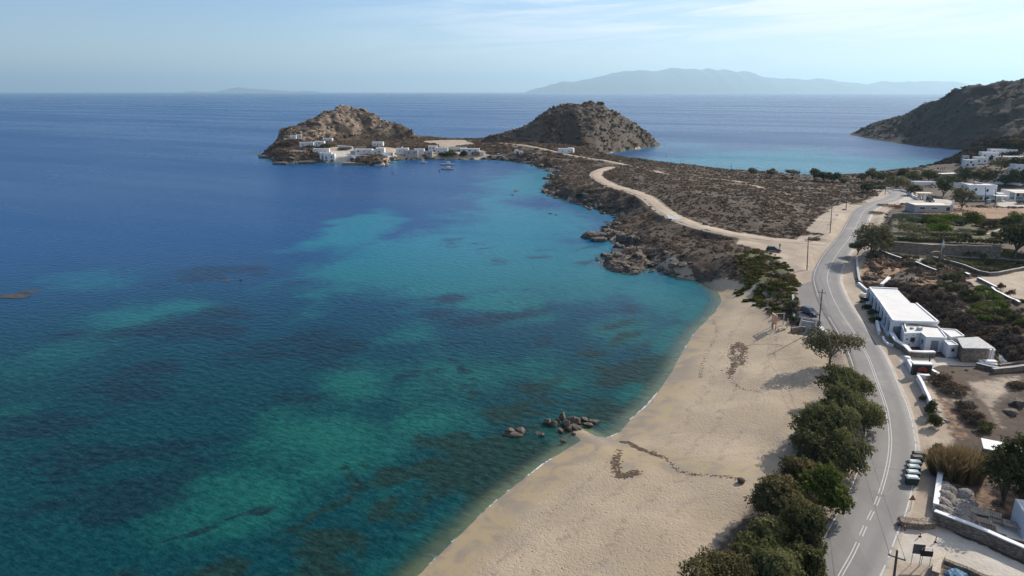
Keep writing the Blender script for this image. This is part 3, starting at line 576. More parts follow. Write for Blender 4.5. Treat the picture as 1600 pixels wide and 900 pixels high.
red = np.maximum.reduce([pmask([[(1480,318),(1660,330),(1660,345),(1500,340),(1440,334)], [(1350,395),(1385,400),(1420,410),(1370,425),(1345,415)]], 2.0, 8) , pmask([[(1430,425),(1490,445),(1440,452),(1400,440)], [(1470,470),(1530,495),(1600,560),(1560,570),(1500,520),(1460,490)]], 3, 7) * 0.55 + nz * 0.2, pmask([[(1440,596),(1500,640),(1530,690),(1470,690),(1450,640)], [(1450,750),(1600,760),(1600,815),(1470,800)]], 2, 4) * 0.5])
rock = np.clip(ROCKY * sstep(7, 1.5, DL + nz * 4) * (1 - sand) * (Y2 > 150) + F1 * sstep(-0.12, 0.2, fbm(X2, Y2, 30, 3, 91) + 0.05) * (X2 < -60) + ONHILL * (X2 > -60) * sstep(-0.15, 0.1, fbm(X2, Y2, 22, 4, 92) + sstep(18, 34, ZL) * 0.35), 0, 1)
grnd_far = sstep(262, 258, 0 * X2)
# tide-washed sand near the water's edge
wetm = sstep(0.95, 0.25, ZL + nz * 0.25) * SANDY
wash = np.zeros(X2.shape)
for P, hw in (([(905,690),(960,690),(1000,706),(1060,730),(1120,745),(1165,752),(1185,748)], 2.2), ([(965,690),(965,720),(985,735)], 1.6), ([(905,690),(850,735),(800,780),(740,840)], 2.0), ([(990,668),(1030,640),(1045,625)], 2.0)):
    c_ = catmull([G(a, b, 1.5) for a, b in P]); wash = np.maximum(wash, lmask(np.c_[c_, c_[:, 0] * 0], hw * 0.4, hw * 1.6))
wetm = np.maximum(wetm, wash * 0.85 * SANDY)
wrack = np.zeros(X2.shape)
M1 = np.stack([sand, dirt * (1 - sand * SANDY * 0.4), rock, conc], -1); M2 = np.stack([green, red, asph, wetm], -1)
seabed = (ZL < -0.9) & ~far_m
fc = lambda A: (A[:-1, :-1] + A[1:, :-1] + A[:-1, 1:] + A[1:, 1:]) / 4
XC, YC, ZC, SC_, HC = fc(X2), fc(Y2), fc(ZL), fc(SANDY), fc(ONHILL)
k_beach = (SC_ > 0.5) & (ZC > -3) & (YC < 260); k_hill = (YC > 560) & (np.abs(XC) < 420) & (ZC > -1.2) & (HC > 0.35); k_isl = k_hill & (XC < -60)
M3 = np.stack([F1 * (X2 < -60), np.clip(DL / 40, 0, 1), DL * 0, DL * 0], -1)
at = {"m1": M1, "m2": M2, "m3": M3}
for nm, k in (("beach", k_beach), ("rocky_islet_hill", k_isl), ("rocky_headland_hill", k_hill & ~k_isl), ("ground", ~k_beach & ~k_hill)):
    o = grid_mesh(nm, X2, Y2, ZL, k, M['ground'], at); o['kind'] = 'structure'

# right-hand headland, its own sheet
sh_px = [(1305,215),(1322,212),(1330,208),(1345,201),(1360,195),(1382,187),(1412,178),(1435,167),(1454,158),(1469,154),(1487,142),(1506,137),(1532,130),(1562,127),(1600,123),(1660,116),(1740,112)]
hd = ridge(sh_px, np.interp([p[0] for p in sh_px], [1322, 1400, 1500, 1600, 1740], [905, 862, 745, 712, 712]))
hx = np.arange(320, 1000, 3.0); hy = np.concatenate([np.arange(560, 960, 2.6), np.arange(960, 1200, 12)])
HX, HY = np.meshgrid(hx, hy)
ft = np.array([G(*p) for p in [(1322,211),(1340,213),(1370,219),(1410,225),(1450,230),(1500,234),(1560,240),(1650,246),(1740,250)]]); 
AA = HX / HY; fy = np.interp(AA, ft[:, 0] / ft[:, 1], ft[:, 1]); ry = np.interp(AA, hd[:, 0] / hd[:, 1], hd[:, 1]); ry = np.maximum(ry, fy + 25); rz = np.interp(AA, hd[:, 0] / hd[:, 1], hd[:, 2], left=-8)
t_ = np.clip(np.where(HY < ry, (HY - fy + fbm(HX, HY, 40, 3, 5) * 9) / (ry - fy), 1 - (HY - ry) / np.clip(4 + rz * 2.2, 6, 170)), -0.3, 1)
HZ = np.where(t_ > 0, rz * (1 - (1 - np.clip(t_, 0, 1)) ** 1.12), t_ * 12)
kk = sstep(0, 0.12, t_)
wx = HX + fbm(HX, HY, 30, 2, 36) * 12
HZ = HZ + kk * ((ridged(wx, HY, 45, 5, 51) - 0.5) * 6 + fbm(HX, HY, 16, 4, 52) * 3.0 - 1.0) * sstep(0, 20, HZ)
hrock = np.clip(sstep(0.02, 0.3, fbm(HX, HY, 26, 4, 53) + sstep(0.3, 0.05, t_) * 0.5), 0, 1)
z0 = np.zeros(HX.shape)
o = grid_mesh("far_headland", HX, HY, HZ, (HZ[:-1, :-1] > -4), M['headland'], {"m1": np.stack([z0, z0 * 0, 0.45 + hrock * 0.55, z0], -1), "m2": np.stack([z0, z0, z0, z0], -1)}); o['kind'] = 'structure'

# sea
SX = axis([(-420, 14), (-250, 3.0), (-110, 1.3), (150, 3), (500, 25), (1100, 0)], 60000); SY = axis([(20, 6), (44, 1.0), (150, 1.4), (300, 2.4), (620, 14), (1100, 0)], 60000)
XS, YS = np.meshgrid(SX, SY)
zl, dl = land(XS, YS, False)[:2]
far_s = (np.abs(XS) > 1150) | (np.abs(YS) > 1150)
dep = np.where(far_s, 12, np.clip(-zl, -2, 12))
def blobs(L):
    m = np.zeros(XS.shape)
    for px, py, rx, ry in L:
        cx, cy = G(px, py); s = (CAMH / ray(px, py)[2]) * -1 / FPX
        a = rx * s; b = abs(G(px, py - ry)[1] - G(px, py + ry)[1]) / 2
        r2 = ((XS - cx) / a) ** 2 + ((YS - cy) / b) ** 2
        r2 = r2 * (1 + 1.1 * fbm(XS, YS, 9 + a * 0.5, 3, 81)); m = np.maximum(m, np.exp(-np.clip(r2, 0, 50) ** 1.3 * 0.8))
    return m
lightm = blobs([(640,405,120,45),(760,400,170,60),(900,420,130,45),(1040,470,80,35),(1000,520,90,40),(820,350,130,35),(840,290,90,22),(560,360,60,30),(780,470,90,25),
  (1250,255,200,25),(1340,262,150,18),(1150,258,120,15),(1420,262,70,14)])
lightm = np.maximum(lightm, 0.72 * blobs([(500,680,130,50),(560,600,70,40),(400,790,150,70),(560,730,140,60),(720,590,130,50),(700,660,120,60),(880,590,120,50),(600,790,100,60),(640,520,50,20),(330,830,120,50)]))
lightm = np.maximum(lightm, 0.55 * blobs([(100,555,85,60),(20,650,60,40),(130,440,140,24),(280,480,80,14),(330,485,40,8),(200,500,90,30)]))
ca, sa_ = math.cos(0.5), math.sin(0.5); XR, YR = XS * ca + YS * sa_, -XS * sa_ + YS * ca
wfield = fbm(XR * 0.55, YR, 15, 5, 71, 0.6)
wb = blobs([(760,487,120,36),(1000,492,50,18),(963,512,40,14),(750,386,60,14),(205,600,140,50),(350,628,90,26),(430,620,90,26),(30,665,90,34),(40,610,70,30),(215,770,110,50),(880,545,90,30),(830,640,100,40),(740,740,80,60),(780,715,80,40),(1010,580,60,36),(940,640,70,34),(490,520,90,26),(350,430,120,24),(870,390,70,20),(930,400,60,18),(640,640,60,40),(690,590,90,30),(510,560,110,34),(420,560,100,30),(250,520,140,40),(120,720,120,40),(330,700,120,40)])
weedm = np.clip(0.05 + 0.55 * wb * (1 - 0.3 * lightm) + wfield * 0.75, 0, 1)
# stony, weedy bottom close in along the near beach; dark cracks in the pale rock further out
nearband = sstep(2.5, 8, -dl) * (1 - sstep(12, 34, -dl + fbm(XS, YS, 18, 3, 73) * 16)) * sstep(205, 120, YS) * (XS > -70)
weedm = np.maximum(weedm, nearband * (0.50 + 0.75 * fbm(XS, YS, 6, 4, 74)))
for P, w_ in (([(440,845),(470,820),(500,800),(560,770),(620,748),(660,742)], 0.9), ([(560,770),(540,735),(532,715)], 0.7), ([(470,830),(520,838),(560,842)], 0.7), ([(700,560),(735,590),(740,620)], 0.8), ([(250,850),(330,820),(430,790)], 0.8)):
    c_ = catmull([G(a, b) for a, b in P]); d_, _, _ = seg_dist(XS + fbm(XS, YS, 6, 3, 75) * 2.5, YS + fbm(XS, YS, 6, 3, 76) * 2.5, c_, False); weedm = np.maximum(weedm, 0.8 * (1 - sstep(w_ * 0.2, w_ * 1.5, d_)))
shal = sstep(5.0, 1.0, dep) * (~far_s)
lightm = np.clip(np.maximum(lightm * 0.95, shal * 0.55) * (1 - nearband * 0.55) + fbm(XR * 0.6, YR, 34, 5, 72, 0.6) * 0.34, 0, 1)
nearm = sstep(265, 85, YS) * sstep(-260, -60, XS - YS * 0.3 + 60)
o = grid_mesh("sea", XS, YS, np.zeros(XS.shape), np.ones((len(SY) - 1, len(SX) - 1), bool) & ~((fc(zl) > 2.0) & (fc(dl) > 12)), M['water'], {"sea": np.stack([lightm, np.clip(weedm, 0, 1), np.clip(nearm, 0, 1), dep], -1)}); o['kind'] = 'structure'

# islands on the horizon
def island(name, sil, Y, depth, label):
    pts = [silh(px, py, Y) for px, py in sil]; xs = np.array([p[0] for p in pts]); zs = np.array([p[1] for p in pts])
    X = np.linspace(xs[0], xs[-1], 520); t = np.linspace(-1, 1, 25); XX, TT = np.meshgrid(X, t)
    Zr = np.interp(XX, xs, zs) * (1 + 0.10 * (ridged(XX, XX * 0 + 3, 1500, 4, 5) - 0.5)) + fbm(XX, XX * 0, 900, 4, 15, 0.65) * 95 * np.clip(np.interp(XX, xs, zs) / 500, 0, 1)
    ZZ = Zr * (1 - np.abs(TT) ** 1.6) + fbm(XX, TT * depth, 1500, 4, 6) * 160 * (1 - np.abs(TT)) * (np.abs(TT) > 0.02) - 8
    z_ = np.zeros(XX.shape); o = grid_mesh(name, XX, Y + TT * depth, ZZ, np.ones((24, 519), bool), M['ground'], {"m1": np.stack([z_, z_, z_ + 0.6, z_], -1), "m2": np.stack([z_] * 4, -1)})
    o['kind'] = 'structure'
island("mountain_island", [(822,144),(835,139),(860,133),(880,129),(900,128),(930,122),(960,115),(985,111),(1000,109),(1020,112),(1045,107),(1060,107),(1080,108),(1100,106),(1120,110),(1135,109),(1150,114),(1165,113),(1180,118),(1200,121),(1220,123),(1245,125),(1275,125),(1300,129),(1330,130),(1350,132),(1370,131),(1385,128),(1400,130),(1420,129),(1450,126),(1470,128),(1490,132),(1505,138),(1540,143)], 32000, 4000, "")
island("low_far_island", [(305,144),(335,143),(362,141),(378,137),(395,139.5),(420,141.5),(450,142.3),(490,143.3)], 38000, 3000, "")

# air: one even, thin volume round everything
hz = bpy.data.meshes.new("haze"); bm = bmesh.new()
bmesh.ops.create_cube(bm, size=1.0, matrix=Matrix.Translation((0, 0, 610)) @ Matrix.Diagonal((130000, 130000, 1290, 1)))
bm.to_mesh(hz); bm.free(); ho = bpy.data.objects.new("haze", hz); COL.objects.link(ho); ho['kind'] = 'stuff'
hm = bpy.data.materials.new("haze_air"); hm.use_nodes = True; ht = hm.node_tree; ht.nodes.clear()
pv = ht.nodes.new('ShaderNodeVolumePrincipled'); pv.inputs['Color'].default_value = (0.55, 0.81, 1.0, 1); pv.inputs['Density'].default_value = 0.000043; pv.inputs['Anisotropy'].default_value = 0.35
om = ht.nodes.new('ShaderNodeOutputMaterial'); ht.links.new(pv.outputs[0], om.inputs['Volume']); hz.materials.append(hm)
# ------------------------------------------------------------------ mesh builder and tagging
class MB:
    def __init__(s): s.v = []; s.f = []; s.mi = []; s.sm = []
    def add(s, V, F, mi=0, sm=False):
        b = len(s.v); s.v += [tuple(p) for p in V]; s.f += [tuple(i + b for i in f) for f in F]; s.mi += [mi] * len(F); s.sm += [sm] * len(F); return s
    def box(s, c, d, rz=0.0, mi=0, tilt=None, taper=1.0):
        """c: centre of the base, d: size; rz turns it about z"""
        x, y, h = d[0] / 2, d[1] / 2, d[2]; co, si = math.cos(rz), math.sin(rz); P = []
        for z, k in ((0, 1.0), (h, taper)):
            for a, b in ((-x, -y), (x, -y), (x, y), (-x, y)): P.append(Vector((a * k, b * k, z)))
        if tilt is not None: P = [tilt @ p for p in P]
        P = [(c[0] + p.x * co - p.y * si, c[1] + p.x * si + p.y * co, c[2] + p.z) for p in P]
        return s.add(P, [(3, 2, 1, 0), (4, 5, 6, 7), (0, 1, 5, 4), (1, 2, 6, 5), (2, 3, 7, 6), (3, 0, 4, 7)], mi)
    def prism(s, poly, z0, z1, mi=0, top=True):
        n = len(poly); a = sum(poly[i][0] * poly[(i + 1) % n][1] - poly[(i + 1) % n][0] * poly[i][1] for i in range(n))
        if a < 0: poly = poly[::-1]
        V = [(p[0], p[1], z0) for p in poly] + [(p[0], p[1], z1) for p in poly]
        F = [(i, (i + 1) % n, n + (i + 1) % n, n + i) for i in range(n)] + [tuple(range(n - 1, -1, -1))] + ([tuple(range(n, 2 * n))] if top else [])
        return s.add(V, F, mi)
    def tube(s, pts, r, n=8, mi=0, r1=None, sm=True, cap=True):
        pts = [Vector(p) for p in pts]; V = []; m = len(pts); r1 = r if r1 is None else r1
        for i, p in enumerate(pts):
            d = (pts[min(i + 1, m - 1)] - pts[max(i - 1, 0)]).normalized(); u = d.orthogonal().normalized() if abs(d.z) > 0.9 else d.cross(Vector((0, 0, 1))).normalized(); w_ = d.cross(u)
            q = r + (r1 - r) * i / max(1, m - 1)
            for k in range(n): a = 2 * math.pi * k / n; V.append(p + u * math.cos(a) * q + w_ * math.sin(a) * q)
        F = [(i * n + k, i * n + (k + 1) % n, (i + 1) * n + (k + 1) % n, (i + 1) * n + k) for i in range(m - 1) for k in range(n)]
        if cap: F += [tuple(range(n - 1, -1, -1)), tuple(range((m - 1) * n, m * n))]
        return s.add(V, F, mi, sm)
    def lathe(s, prof, c=(0, 0, 0), n=12, mi=0, sm=True):
        V = [(c[0] + r * math.cos(2 * math.pi * k / n), c[1] + r * math.sin(2 * math.pi * k / n), c[2] + z) for r, z in prof for k in range(n)]
        m = len(prof); F = [(i * n + k, i * n + (k + 1) % n, (i + 1) * n + (k + 1) % n, (i + 1) * n + k) for i in range(m - 1) for k in range(n)]
        F += [tuple(range(n - 1, -1, -1)), tuple(range((m - 1) * n, m * n))]
        return s.add(V, F, mi, sm)
    def wall(s, pts, th, z0f, h, mi=0, capmi=None, capover=0.04, caph=0.08, foot=-0.5):
        """free-standing wall along pts; z0f(x, y) its foot; h height (or list)"""
        m = len(pts); hs = h if isinstance(h, (list, tuple)) else [h] * m; L = []; 
        for i, p in enumerate(pts):
            a = Vector(pts[max(i - 1, 0)]).to_2d(); b = Vector(pts[min(i + 1, m - 1)]).to_2d(); d = (b - a).normalized(); L.append((Vector((-d.y, d.x)), d))
        def ring(w_, za, zb, mi_):
            V = []
            for i, p in enumerate(pts):
                n_ = L[i][0]; z = z0f(p[0], p[1])
                for sgn, zz in ((1, z + za(i)), (-1, z + za(i)), (-1, z + zb(i)), (1, z + zb(i))): V.append((p[0] + n_.x * w_ * sgn, p[1] + n_.y * w_ * sgn, zz))
            F = []
            for i in range(m - 1):
                for k in range(4): F.append((i * 4 + k, i * 4 + (k + 1) % 4, i * 4 + 4 + (k + 1) % 4, i * 4 + 4 + k))
            F += [(3, 2, 1, 0), tuple(range(4 * m - 4, 4 * m))]; s.add(V, F, mi_)
        ring(th / 2, lambda i: foot, lambda i: hs[i], mi)
        if capmi is not None: ring(th / 2 + capover, lambda i: hs[i] + 0.003, lambda i: hs[i] + caph, capmi)
        return s
    def build(s, name, mat, parent=None, loc=None):
        me = bpy.data.meshes.new(name); me.from_pydata(s.v, [], s.f)
        for m_ in (mat if isinstance(mat, (list, tuple)) else [mat]): me.materials.append(m_)
        me.polygons.foreach_set("material_index", s.mi); me.polygons.foreach_set("use_smooth", s.sm)
        me.update(); o = bpy.data.objects.new(name, me); COL.objects.link(o)
        bm = bmesh.new(); bm.from_mesh(me); bmesh.ops.recalc_face_normals(bm, faces=bm.faces); bm.to_mesh(me); bm.free()
        if parent is not None: o.parent = parent
        if loc is not None: o.location = loc
        return o
def tag(o, label, cat, group=None, kind=None):
    o['label'] = label; o['category'] = cat
    if group: o['group'] = group
    if kind: o['kind'] = kind
    return o
def empty(name, loc, rz=0.0, label=None, cat=None, group=None):
    o = bpy.data.objects.new(name, None); COL.objects.link(o); o.location = loc; o.rotation_euler = (0, 0, rz); o.empty_display_size = 0.3
    if label: tag(o, label, cat, group)
    return o
def copy_thing(src, loc, rz=None, scale=None, label=None, group=None):
    c = src.copy(); COL.objects.link(c); c.location = loc
    if rz is not None: c.rotation_euler = (0, 0, rz)
    if scale is not None: c.scale = scale if isinstance(scale, (tuple, list)) else (scale,) * 3
    if label: c['label'] = label
    if group: c['group'] = group
    for ch in list(src.children):
        d = ch.copy(); COL.objects.link(d); d.parent = c
        for g in list(ch.children): e = g.copy(); COL.objects.link(e); e.parent = d
    return c
def wp(px, py, dz=0.0):
    p = T(px, py); return (p.x, p.y, p.z + dz)
def P2(px, py, z): return G(px, py, z)
def zf(x, y): return max(zat(x, y), -0.3)
def dens(pts, step=3.0):
    o = []
    for a, b in zip(pts[:-1], pts[1:]):
        n = max(1, int(math.hypot(b[0] - a[0], b[1] - a[1]) / step))
        for k in range(n): o.append((a[0] + (b[0] - a[0]) * k / n, a[1] + (b[1] - a[1]) * k / n))
    o.append(tuple(pts[-1][:2])); return o

# ------------------------------------------------------------------ foliage
def leaf_cloud(name, blobs_, n, size, mat, seed, parent=None, up=0.35, shell=0.62, long=1.6, base=None, rel=None, even=False):
    """many small leaf faces spread through the volume of a few lumps. blobs_: (cx, cy, cz, rx, ry, rz)"""
    rg = np.random.default_rng(seed); B = np.array(blobs_, float); vol = (B[:, 3] * B[:, 4] * B[:, 5]) ** 0.75; pick = np.arange(n) % len(B) if even else rg.choice(len(B), n, p=vol / vol.sum())
    d = rg.normal(size=(n, 3)); d /= np.linalg.norm(d, axis=1)[:, None]; d[:, 2] = np.where(d[:, 2] < -0.35, -d[:, 2] * 0.6, d[:, 2])
    rr = shell + (1.06 - shell) * rg.random(n) ** 0.6
    lum = 1 + 0.22 * np.sin(d[:, 0] * 5 + pick * 1.7) * np.cos(d[:, 1] * 6 + pick) + 0.16 * np.sin(d[:, 2] * 9 + d[:, 0] * 7 + pick * 3)
    C = B[pick, :3] + d * B[pick, 3:] * (rr * lum)[:, None]
    if base is not None: C[:, 2] = np.maximum(C[:, 2], base + rg.random(n) * 0.25)
    nrm = d * 0.8 + rg.normal(size=(n, 3)) * 0.55; nrm[:, 2] += up; nrm /= np.linalg.norm(nrm, axis=1)[:, None]
    t = np.cross(nrm, rg.normal(size=(n, 3))); t /= np.linalg.norm(t, axis=1)[:, None] + 1e-9; b = np.cross(nrm, t)
    s = (size if rel is None else rel * B[pick, 3])  * (0.6 + 0.8 * rg.random(n)); s = s[:, None]
    V = np.stack([C - t * s * long * 0.5, C + b * s * 0.5, C + t * s * long * 0.5, C - b * s * 0.5], 1).reshape(-1, 3)
    me = bpy.data.meshes.new(name); me.vertices.add(4 * n); me.vertices.foreach_set("co", V.ravel())
    me.loops.add(4 * n); me.loops.foreach_set("vertex_index", np.arange(4 * n, dtype=np.int32)); me.polygons.add(n)
    me.polygons.foreach_set("loop_start", np.arange(0, 4 * n, 4, dtype=np.int32)); me.polygons.foreach_set("loop_total", np.full(n, 4, np.int32)); me.update(calc_edges=True)
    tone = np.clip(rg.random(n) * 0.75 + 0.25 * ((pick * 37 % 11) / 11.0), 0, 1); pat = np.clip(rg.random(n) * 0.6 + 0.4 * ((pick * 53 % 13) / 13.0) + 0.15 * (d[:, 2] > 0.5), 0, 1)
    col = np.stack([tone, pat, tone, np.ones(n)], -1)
    at = me.attributes.new("tone", 'FLOAT_COLOR', 'FACE'); at.data.foreach_set("color", col.astype(np.float32).ravel())
    me.materials.append(mat); o = bpy.data.objects.new(name, me); COL.objects.link(o)
    if parent is not None: o.parent = parent
    return o
def lumps(rx, ry, h, seed, n=9, low=0.0, flat=0.55):
    """a lumpy crown from z=low to z=h"""
    rg = random.Random(seed); L = [(0, 0, low + (h - low) * 0.42, rx * 0.62, ry * 0.62, (h - low) * 0.46)]
    for i in range(n):
        a = rg.uniform(0, 6.283); q = rg.uniform(0.35, 0.78); z = low + (h - low) * rg.uniform(0.22, 0.80 - 0.25 * (q > 0.62)); k = rg.uniform(0.28, 0.48)
        L.append((rx * q * math.cos(a), ry * q * math.sin(a), z, rx * k, ry * k, min((h - low) * k * flat * 1.35, z - low * 0 + 0.05 if low == 0 else 99)))
    return L
def tree_mesh(root, rx, ry, h, low, mat, seed, n, size, trunk_h=None, lean=(0, 0), limbs=5):
    rg = random.Random(seed); top = Vector((lean[0], lean[1], low + (h - low) * 0.5)); tb = MB(); r = 0.09 + 0.028 * h
    mid = Vector((lean[0] * 0.4 + rg.uniform(-.15, .15), lean[1] * 0.4 + rg.uniform(-.15, .15), max(0.5, low * 0.75)))
    tb.tube([(0, 0, -0.4), (0, 0, 0.1), mid, top], r, 8, r1=r * 0.45)
    for i in range(limbs):
        a = rg.uniform(0, 6.283); e = Vector((lean[0] + rx * 0.6 * math.cos(a), lean[1] + ry * 0.6 * math.sin(a), low + (h - low) * rg.uniform(0.35, 0.75)))
        tb.tube([mid, mid.lerp(e, 0.5) + Vector((0, 0, 0.3)), e], r * 0.5, 6, r1=r * 0.16)
    tb.build('trunk', M['trunk'], root)
    L = [(x + lean[0], y + lean[1], z, a, b, c) for x, y, z, a, b, c in lumps(rx, ry, h, seed, 10, low)]
    leaf_cloud('crown', L, n, size, mat, seed, root, base=0.1)
    return root
# ------------------------------------------------------------------ road, markings, tracks
def strip(P, offs, dz, name, mat, uv=True, wob=0.0):
    """ribbon along P (N,3) with lateral offsets"""
    P = np.asarray(P); d = np.gradient(P[:, :2], axis=0); d /= np.linalg.norm(d, axis=1)[:, None]; n = np.stack([d[:, 1], -d[:, 0]], -1)
    V = []; F = []; U = []; k = len(offs)
    for i in range(len(P)):
        for j, o_ in enumerate(offs):
            w_ = o_ + (wob * float(perlin(np.array([i * 0.35]), np.array([j * 9.0]), 3)[0]) if wob and abs(o_) > 1 else 0)
            V.append((P[i, 0] + n[i, 0] * w_, P[i, 1] + n[i, 1] * w_, P[i, 2] + (dz[j] if isinstance(dz, (list, tuple)) else dz))); U.append((o_, i * 1.0))
    for i in range(len(P) - 1):
        for j in range(k - 1): F.append((i * k + j, i * k + j + 1, (i + 1) * k + j + 1, (i + 1) * k + j))
    me = bpy.data.meshes.new(name); me.from_pydata(V, [], F); me.materials.append(mat); me.polygons.foreach_set("use_smooth", [True] * len(F))
    if uv:
        ul = me.uv_layers.new(name="UVMap"); me.update()
        for l in me.loops: ul.data[l.index].uv = U[l.vertex_index]
    me.update(); o = bpy.data.objects.new(name, me); COL.objects.link(o); return o
def resample(P, step):
    s = np.concatenate([[0], np.cumsum(np.linalg.norm(np.diff(P[:, :2], axis=0), axis=1))]); q = np.arange(0, s[-1], step)
    return np.stack([np.interp(q, s, P[:, i]) for i in range(3)], -1), q
RC, RS = resample(road_c, 0.75)
o = strip(RC, [-3.75, -3.65, -2.2, -1.7, -0.6, 0, 0.6, 1.7, 2.2, 3.65, 3.75], [-0.12] + [0.03] * 9 + [-0.12], "road", M['road']); o['kind'] = 'structure'
tk, _ = resample(track_c, 1.0); q = NT("dirt_road"); p = q.pos(); su = q.n('ShaderNodeSeparateXYZ'); q.t.links.new(q.n('ShaderNodeUVMap').outputs[0], su.inputs[0])
c = q.mix(q.rng(q.noise(p, 0.12, 4, 0.6), 0.3, 0.7), (0.33, 0.26, 0.195), (0.42, 0.34, 0.255)); c = q.mix(q.rng(q.noise(p, 1.2, 4, 0.65), 0.5, 0.75, 0, 0.5), c, (0.27, 0.21, 0.155))
rut = q.math('ABSOLUTE', q.math('SUBTRACT', q.math('ABSOLUTE', su.outputs[0]), 0.9)); c = q.mix(q.rng(rut, 0.0, 0.5, 0.35, 0), c, (0.46, 0.38, 0.295))
M['dirtroad'] = q.done(q.pbr(c, 0.95, q.bump(q.noise(p, 2.5, 4, 0.65), 0.5, 0.12), 0, 0.2))
o = strip(tk, [-2.7, -2.45, -0.9, 0, 0.9, 2.45, 2.7], [-0.12, 0.02, 0.0, 0.03, 0.0, 0.02, -0.12], "dirt_track", M['dirtroad'], True, 0.35); o['kind'] = 'structure'
tu, _ = resample(upper_c, 2.0); o = strip(tu, [-1.9, -1.7, 0, 1.7, 1.9], [-0.15, 0.05, 0.06, 0.05, -0.15], "coast_track", M['dirtroad'], True, 0.3); o['kind'] = 'structure'
def near_s(px, py):
    g = G(px, py, 4.2); return int(np.argmin((RC[:, 0] - g[0]) ** 2 + (RC[:, 1] - g[1]) ** 2))
mk = MB()
def line(off, w_, i0, i1, dash=None):
    d = np.gradient(RC[:, :2], axis=0); d /= np.linalg.norm(d, axis=1)[:, None]; n = np.stack([d[:, 1], -d[:, 0]], -1)
    runs = [(i0, i1)] if dash is None else [(i, min(i + dash[0], i1)) for i in range(i0, i1, dash[0] + dash[1])]
    for a, b in runs:
        if b - a < 1: continue
        V = []; F = []
        for i in range(a, b + 1):
            for s_ in (-w_ / 2, w_ / 2): V.append((RC[i, 0] + n[i, 0] * (off + s_), RC[i, 1] + n[i, 1] * (off + s_), RC[i, 2] + 0.042))
        for i in range(b - a): F.append((2 * i, 2 * i + 1, 2 * i + 3, 2 * i + 2))
        mk.add(V, F)
iA, iB, iC, iD, iE = near_s(1333, 864), near_s(1376, 770), near_s(1333, 518), near_s(1293, 430), near_s(1398, 312)
line(-3.15, 0.15, 0, near_s(1310, 500)); line(-3.2, 0.13, near_s(1305, 470), iE)
line(3.15, 0.15, 0, near_s(1328, 874)); line(3.15, 0.15, near_s(1328, 874), near_s(1348, 834), (2, 2)); line(3.15, 0.15, near_s(1348, 834), near_s(1391, 690)); line(3.15, 0.15, near_s(1391, 690), near_s(1386, 650), (2, 1)); line(3.15, 0.15, near_s(1386, 650), iD + 14); line(3.2, 0.12, iD + 26, near_s(1345, 340))
for s_ in (-0.16, 0.16):
    line(s_, 0.11, 0, iA); line(s_, 0.11, iA, iB, (3, 2)); line(s_, 0.11, iB, iC + 16)
line(0, 0.13, iC + 16, iE)
o = mk.build("road_markings", M['paint']); o['kind'] = 'structure'
# standing rain water on the track
def puddle(pts, label):
    z = T(*pts[0]).z + 0.05; m = MB(); P = catmull([P2(a, b, z) for a, b in pts] + [P2(*pts[0], z)], 5)[:-1]
    m.prism([tuple(p) for p in P], z - 0.03, z + 0.012); o = m.build("puddle", M['puddle']); tag(o, label, "puddle"); return o
q = NT("still_water"); M['puddle'] = q.done(q.pbr((0.30, 0.27, 0.23), 0.04, None, 0, 1.0))
puddle([(1038,335),(1043,334),(1049,336),(1054,337),(1062,339),(1063,342),(1057,343),(1050,342),(1044,341)], "pale rain puddle in the middle of the dirt track")
puddle([(942,291),(946,290.5),(948,291.5),(944,292.3)], "tiny rain puddle at the edge of the dirt track near its bend")
# dried seagrass drift on the beach
wr = MB(); rg = random.Random(4)
def drift(path, width, n, name, label, rmin=0.1, rmax=0.35):
    m = MB(); C_ = catmull([wp(a, b) for a, b in path], 8)
    for _ in range(n):
        c_ = C_[rg.randrange(len(C_))]; a = rg.gauss(0, width); b = rg.gauss(0, width); x, y = c_[0] + a, c_[1] + b; r = rg.uniform(rmin, rmax); z = zat(x, y)
        k = 7; V = [(x + r * rg.uniform(.6, 1.2) * math.cos(6.283 * i / k), y + r * rg.uniform(.6, 1.2) * math.sin(6.283 * i / k), z - 0.02) for i in range(k)] + [(x, y, z + 0.04 + 0.12 * r)]
        m.add(V, [(i, (i + 1) % k, k) for i in range(k)])
    o = m.build(name, M['wrack']); o['kind'] = 'stuff'; tag(o, label, "dried seagrass", None, 'stuff'); return o
M['wrack'] = simple("dried_seagrass", (0.115, 0.078, 0.052), 0.95, 0.35, 3, 0.6, 12)
drift([(1151,537),(1146,545),(1144,556),(1149,566),(1146,574),(1139,585)], 0.42, 420, "seagrass_drift", "brown drift of dried seagrass lying in a curl on the open sand")
drift([(1154,537),(1162,546),(1158,560),(1160,570)], 0.55, 380, "seagrass_drift", "brown patch of dried seagrass beside the curl on the upper beach")
drift([(968,705),(964,716),(963,728),(966,742),(974,744),(985,741),(998,738)], 0.35, 420, "seagrass_drift", "dark rim of dried seagrass round the sand scour")
drift([(973,691),(985,693),(997,700),(1012,706),(1034,714)], 0.22, 260, "seagrass_drift", "dark line of dried seagrass above the sand scour")
drift([(1040,716),(1060,735),(1090,742),(1130,744),(1160,750)], 0.25, 200, "seagrass_drift", "thin broken line of seagrass along the dry gully on the sand", 0.06, 0.2)
drift([(1115,500),(1120,520),(1108,545),(1096,575),(1095,590)], 0.25, 260, "seagrass_drift", "long thin tide line of seagrass along the upper sand", 0.05, 0.16)
drift([(1139,585),(1146,598),(1160,608),(1185,612)], 0.3, 130, "seagrass_drift", "faint trail of seagrass crumbs on the mid beach", 0.05, 0.16)
drift([(1163,541),(1185,538),(1210,538),(1222,540)], 0.08, 110, "seagrass_drift", "straight hair line of seagrass on the sand below the stairs", 0.05, 0.11)
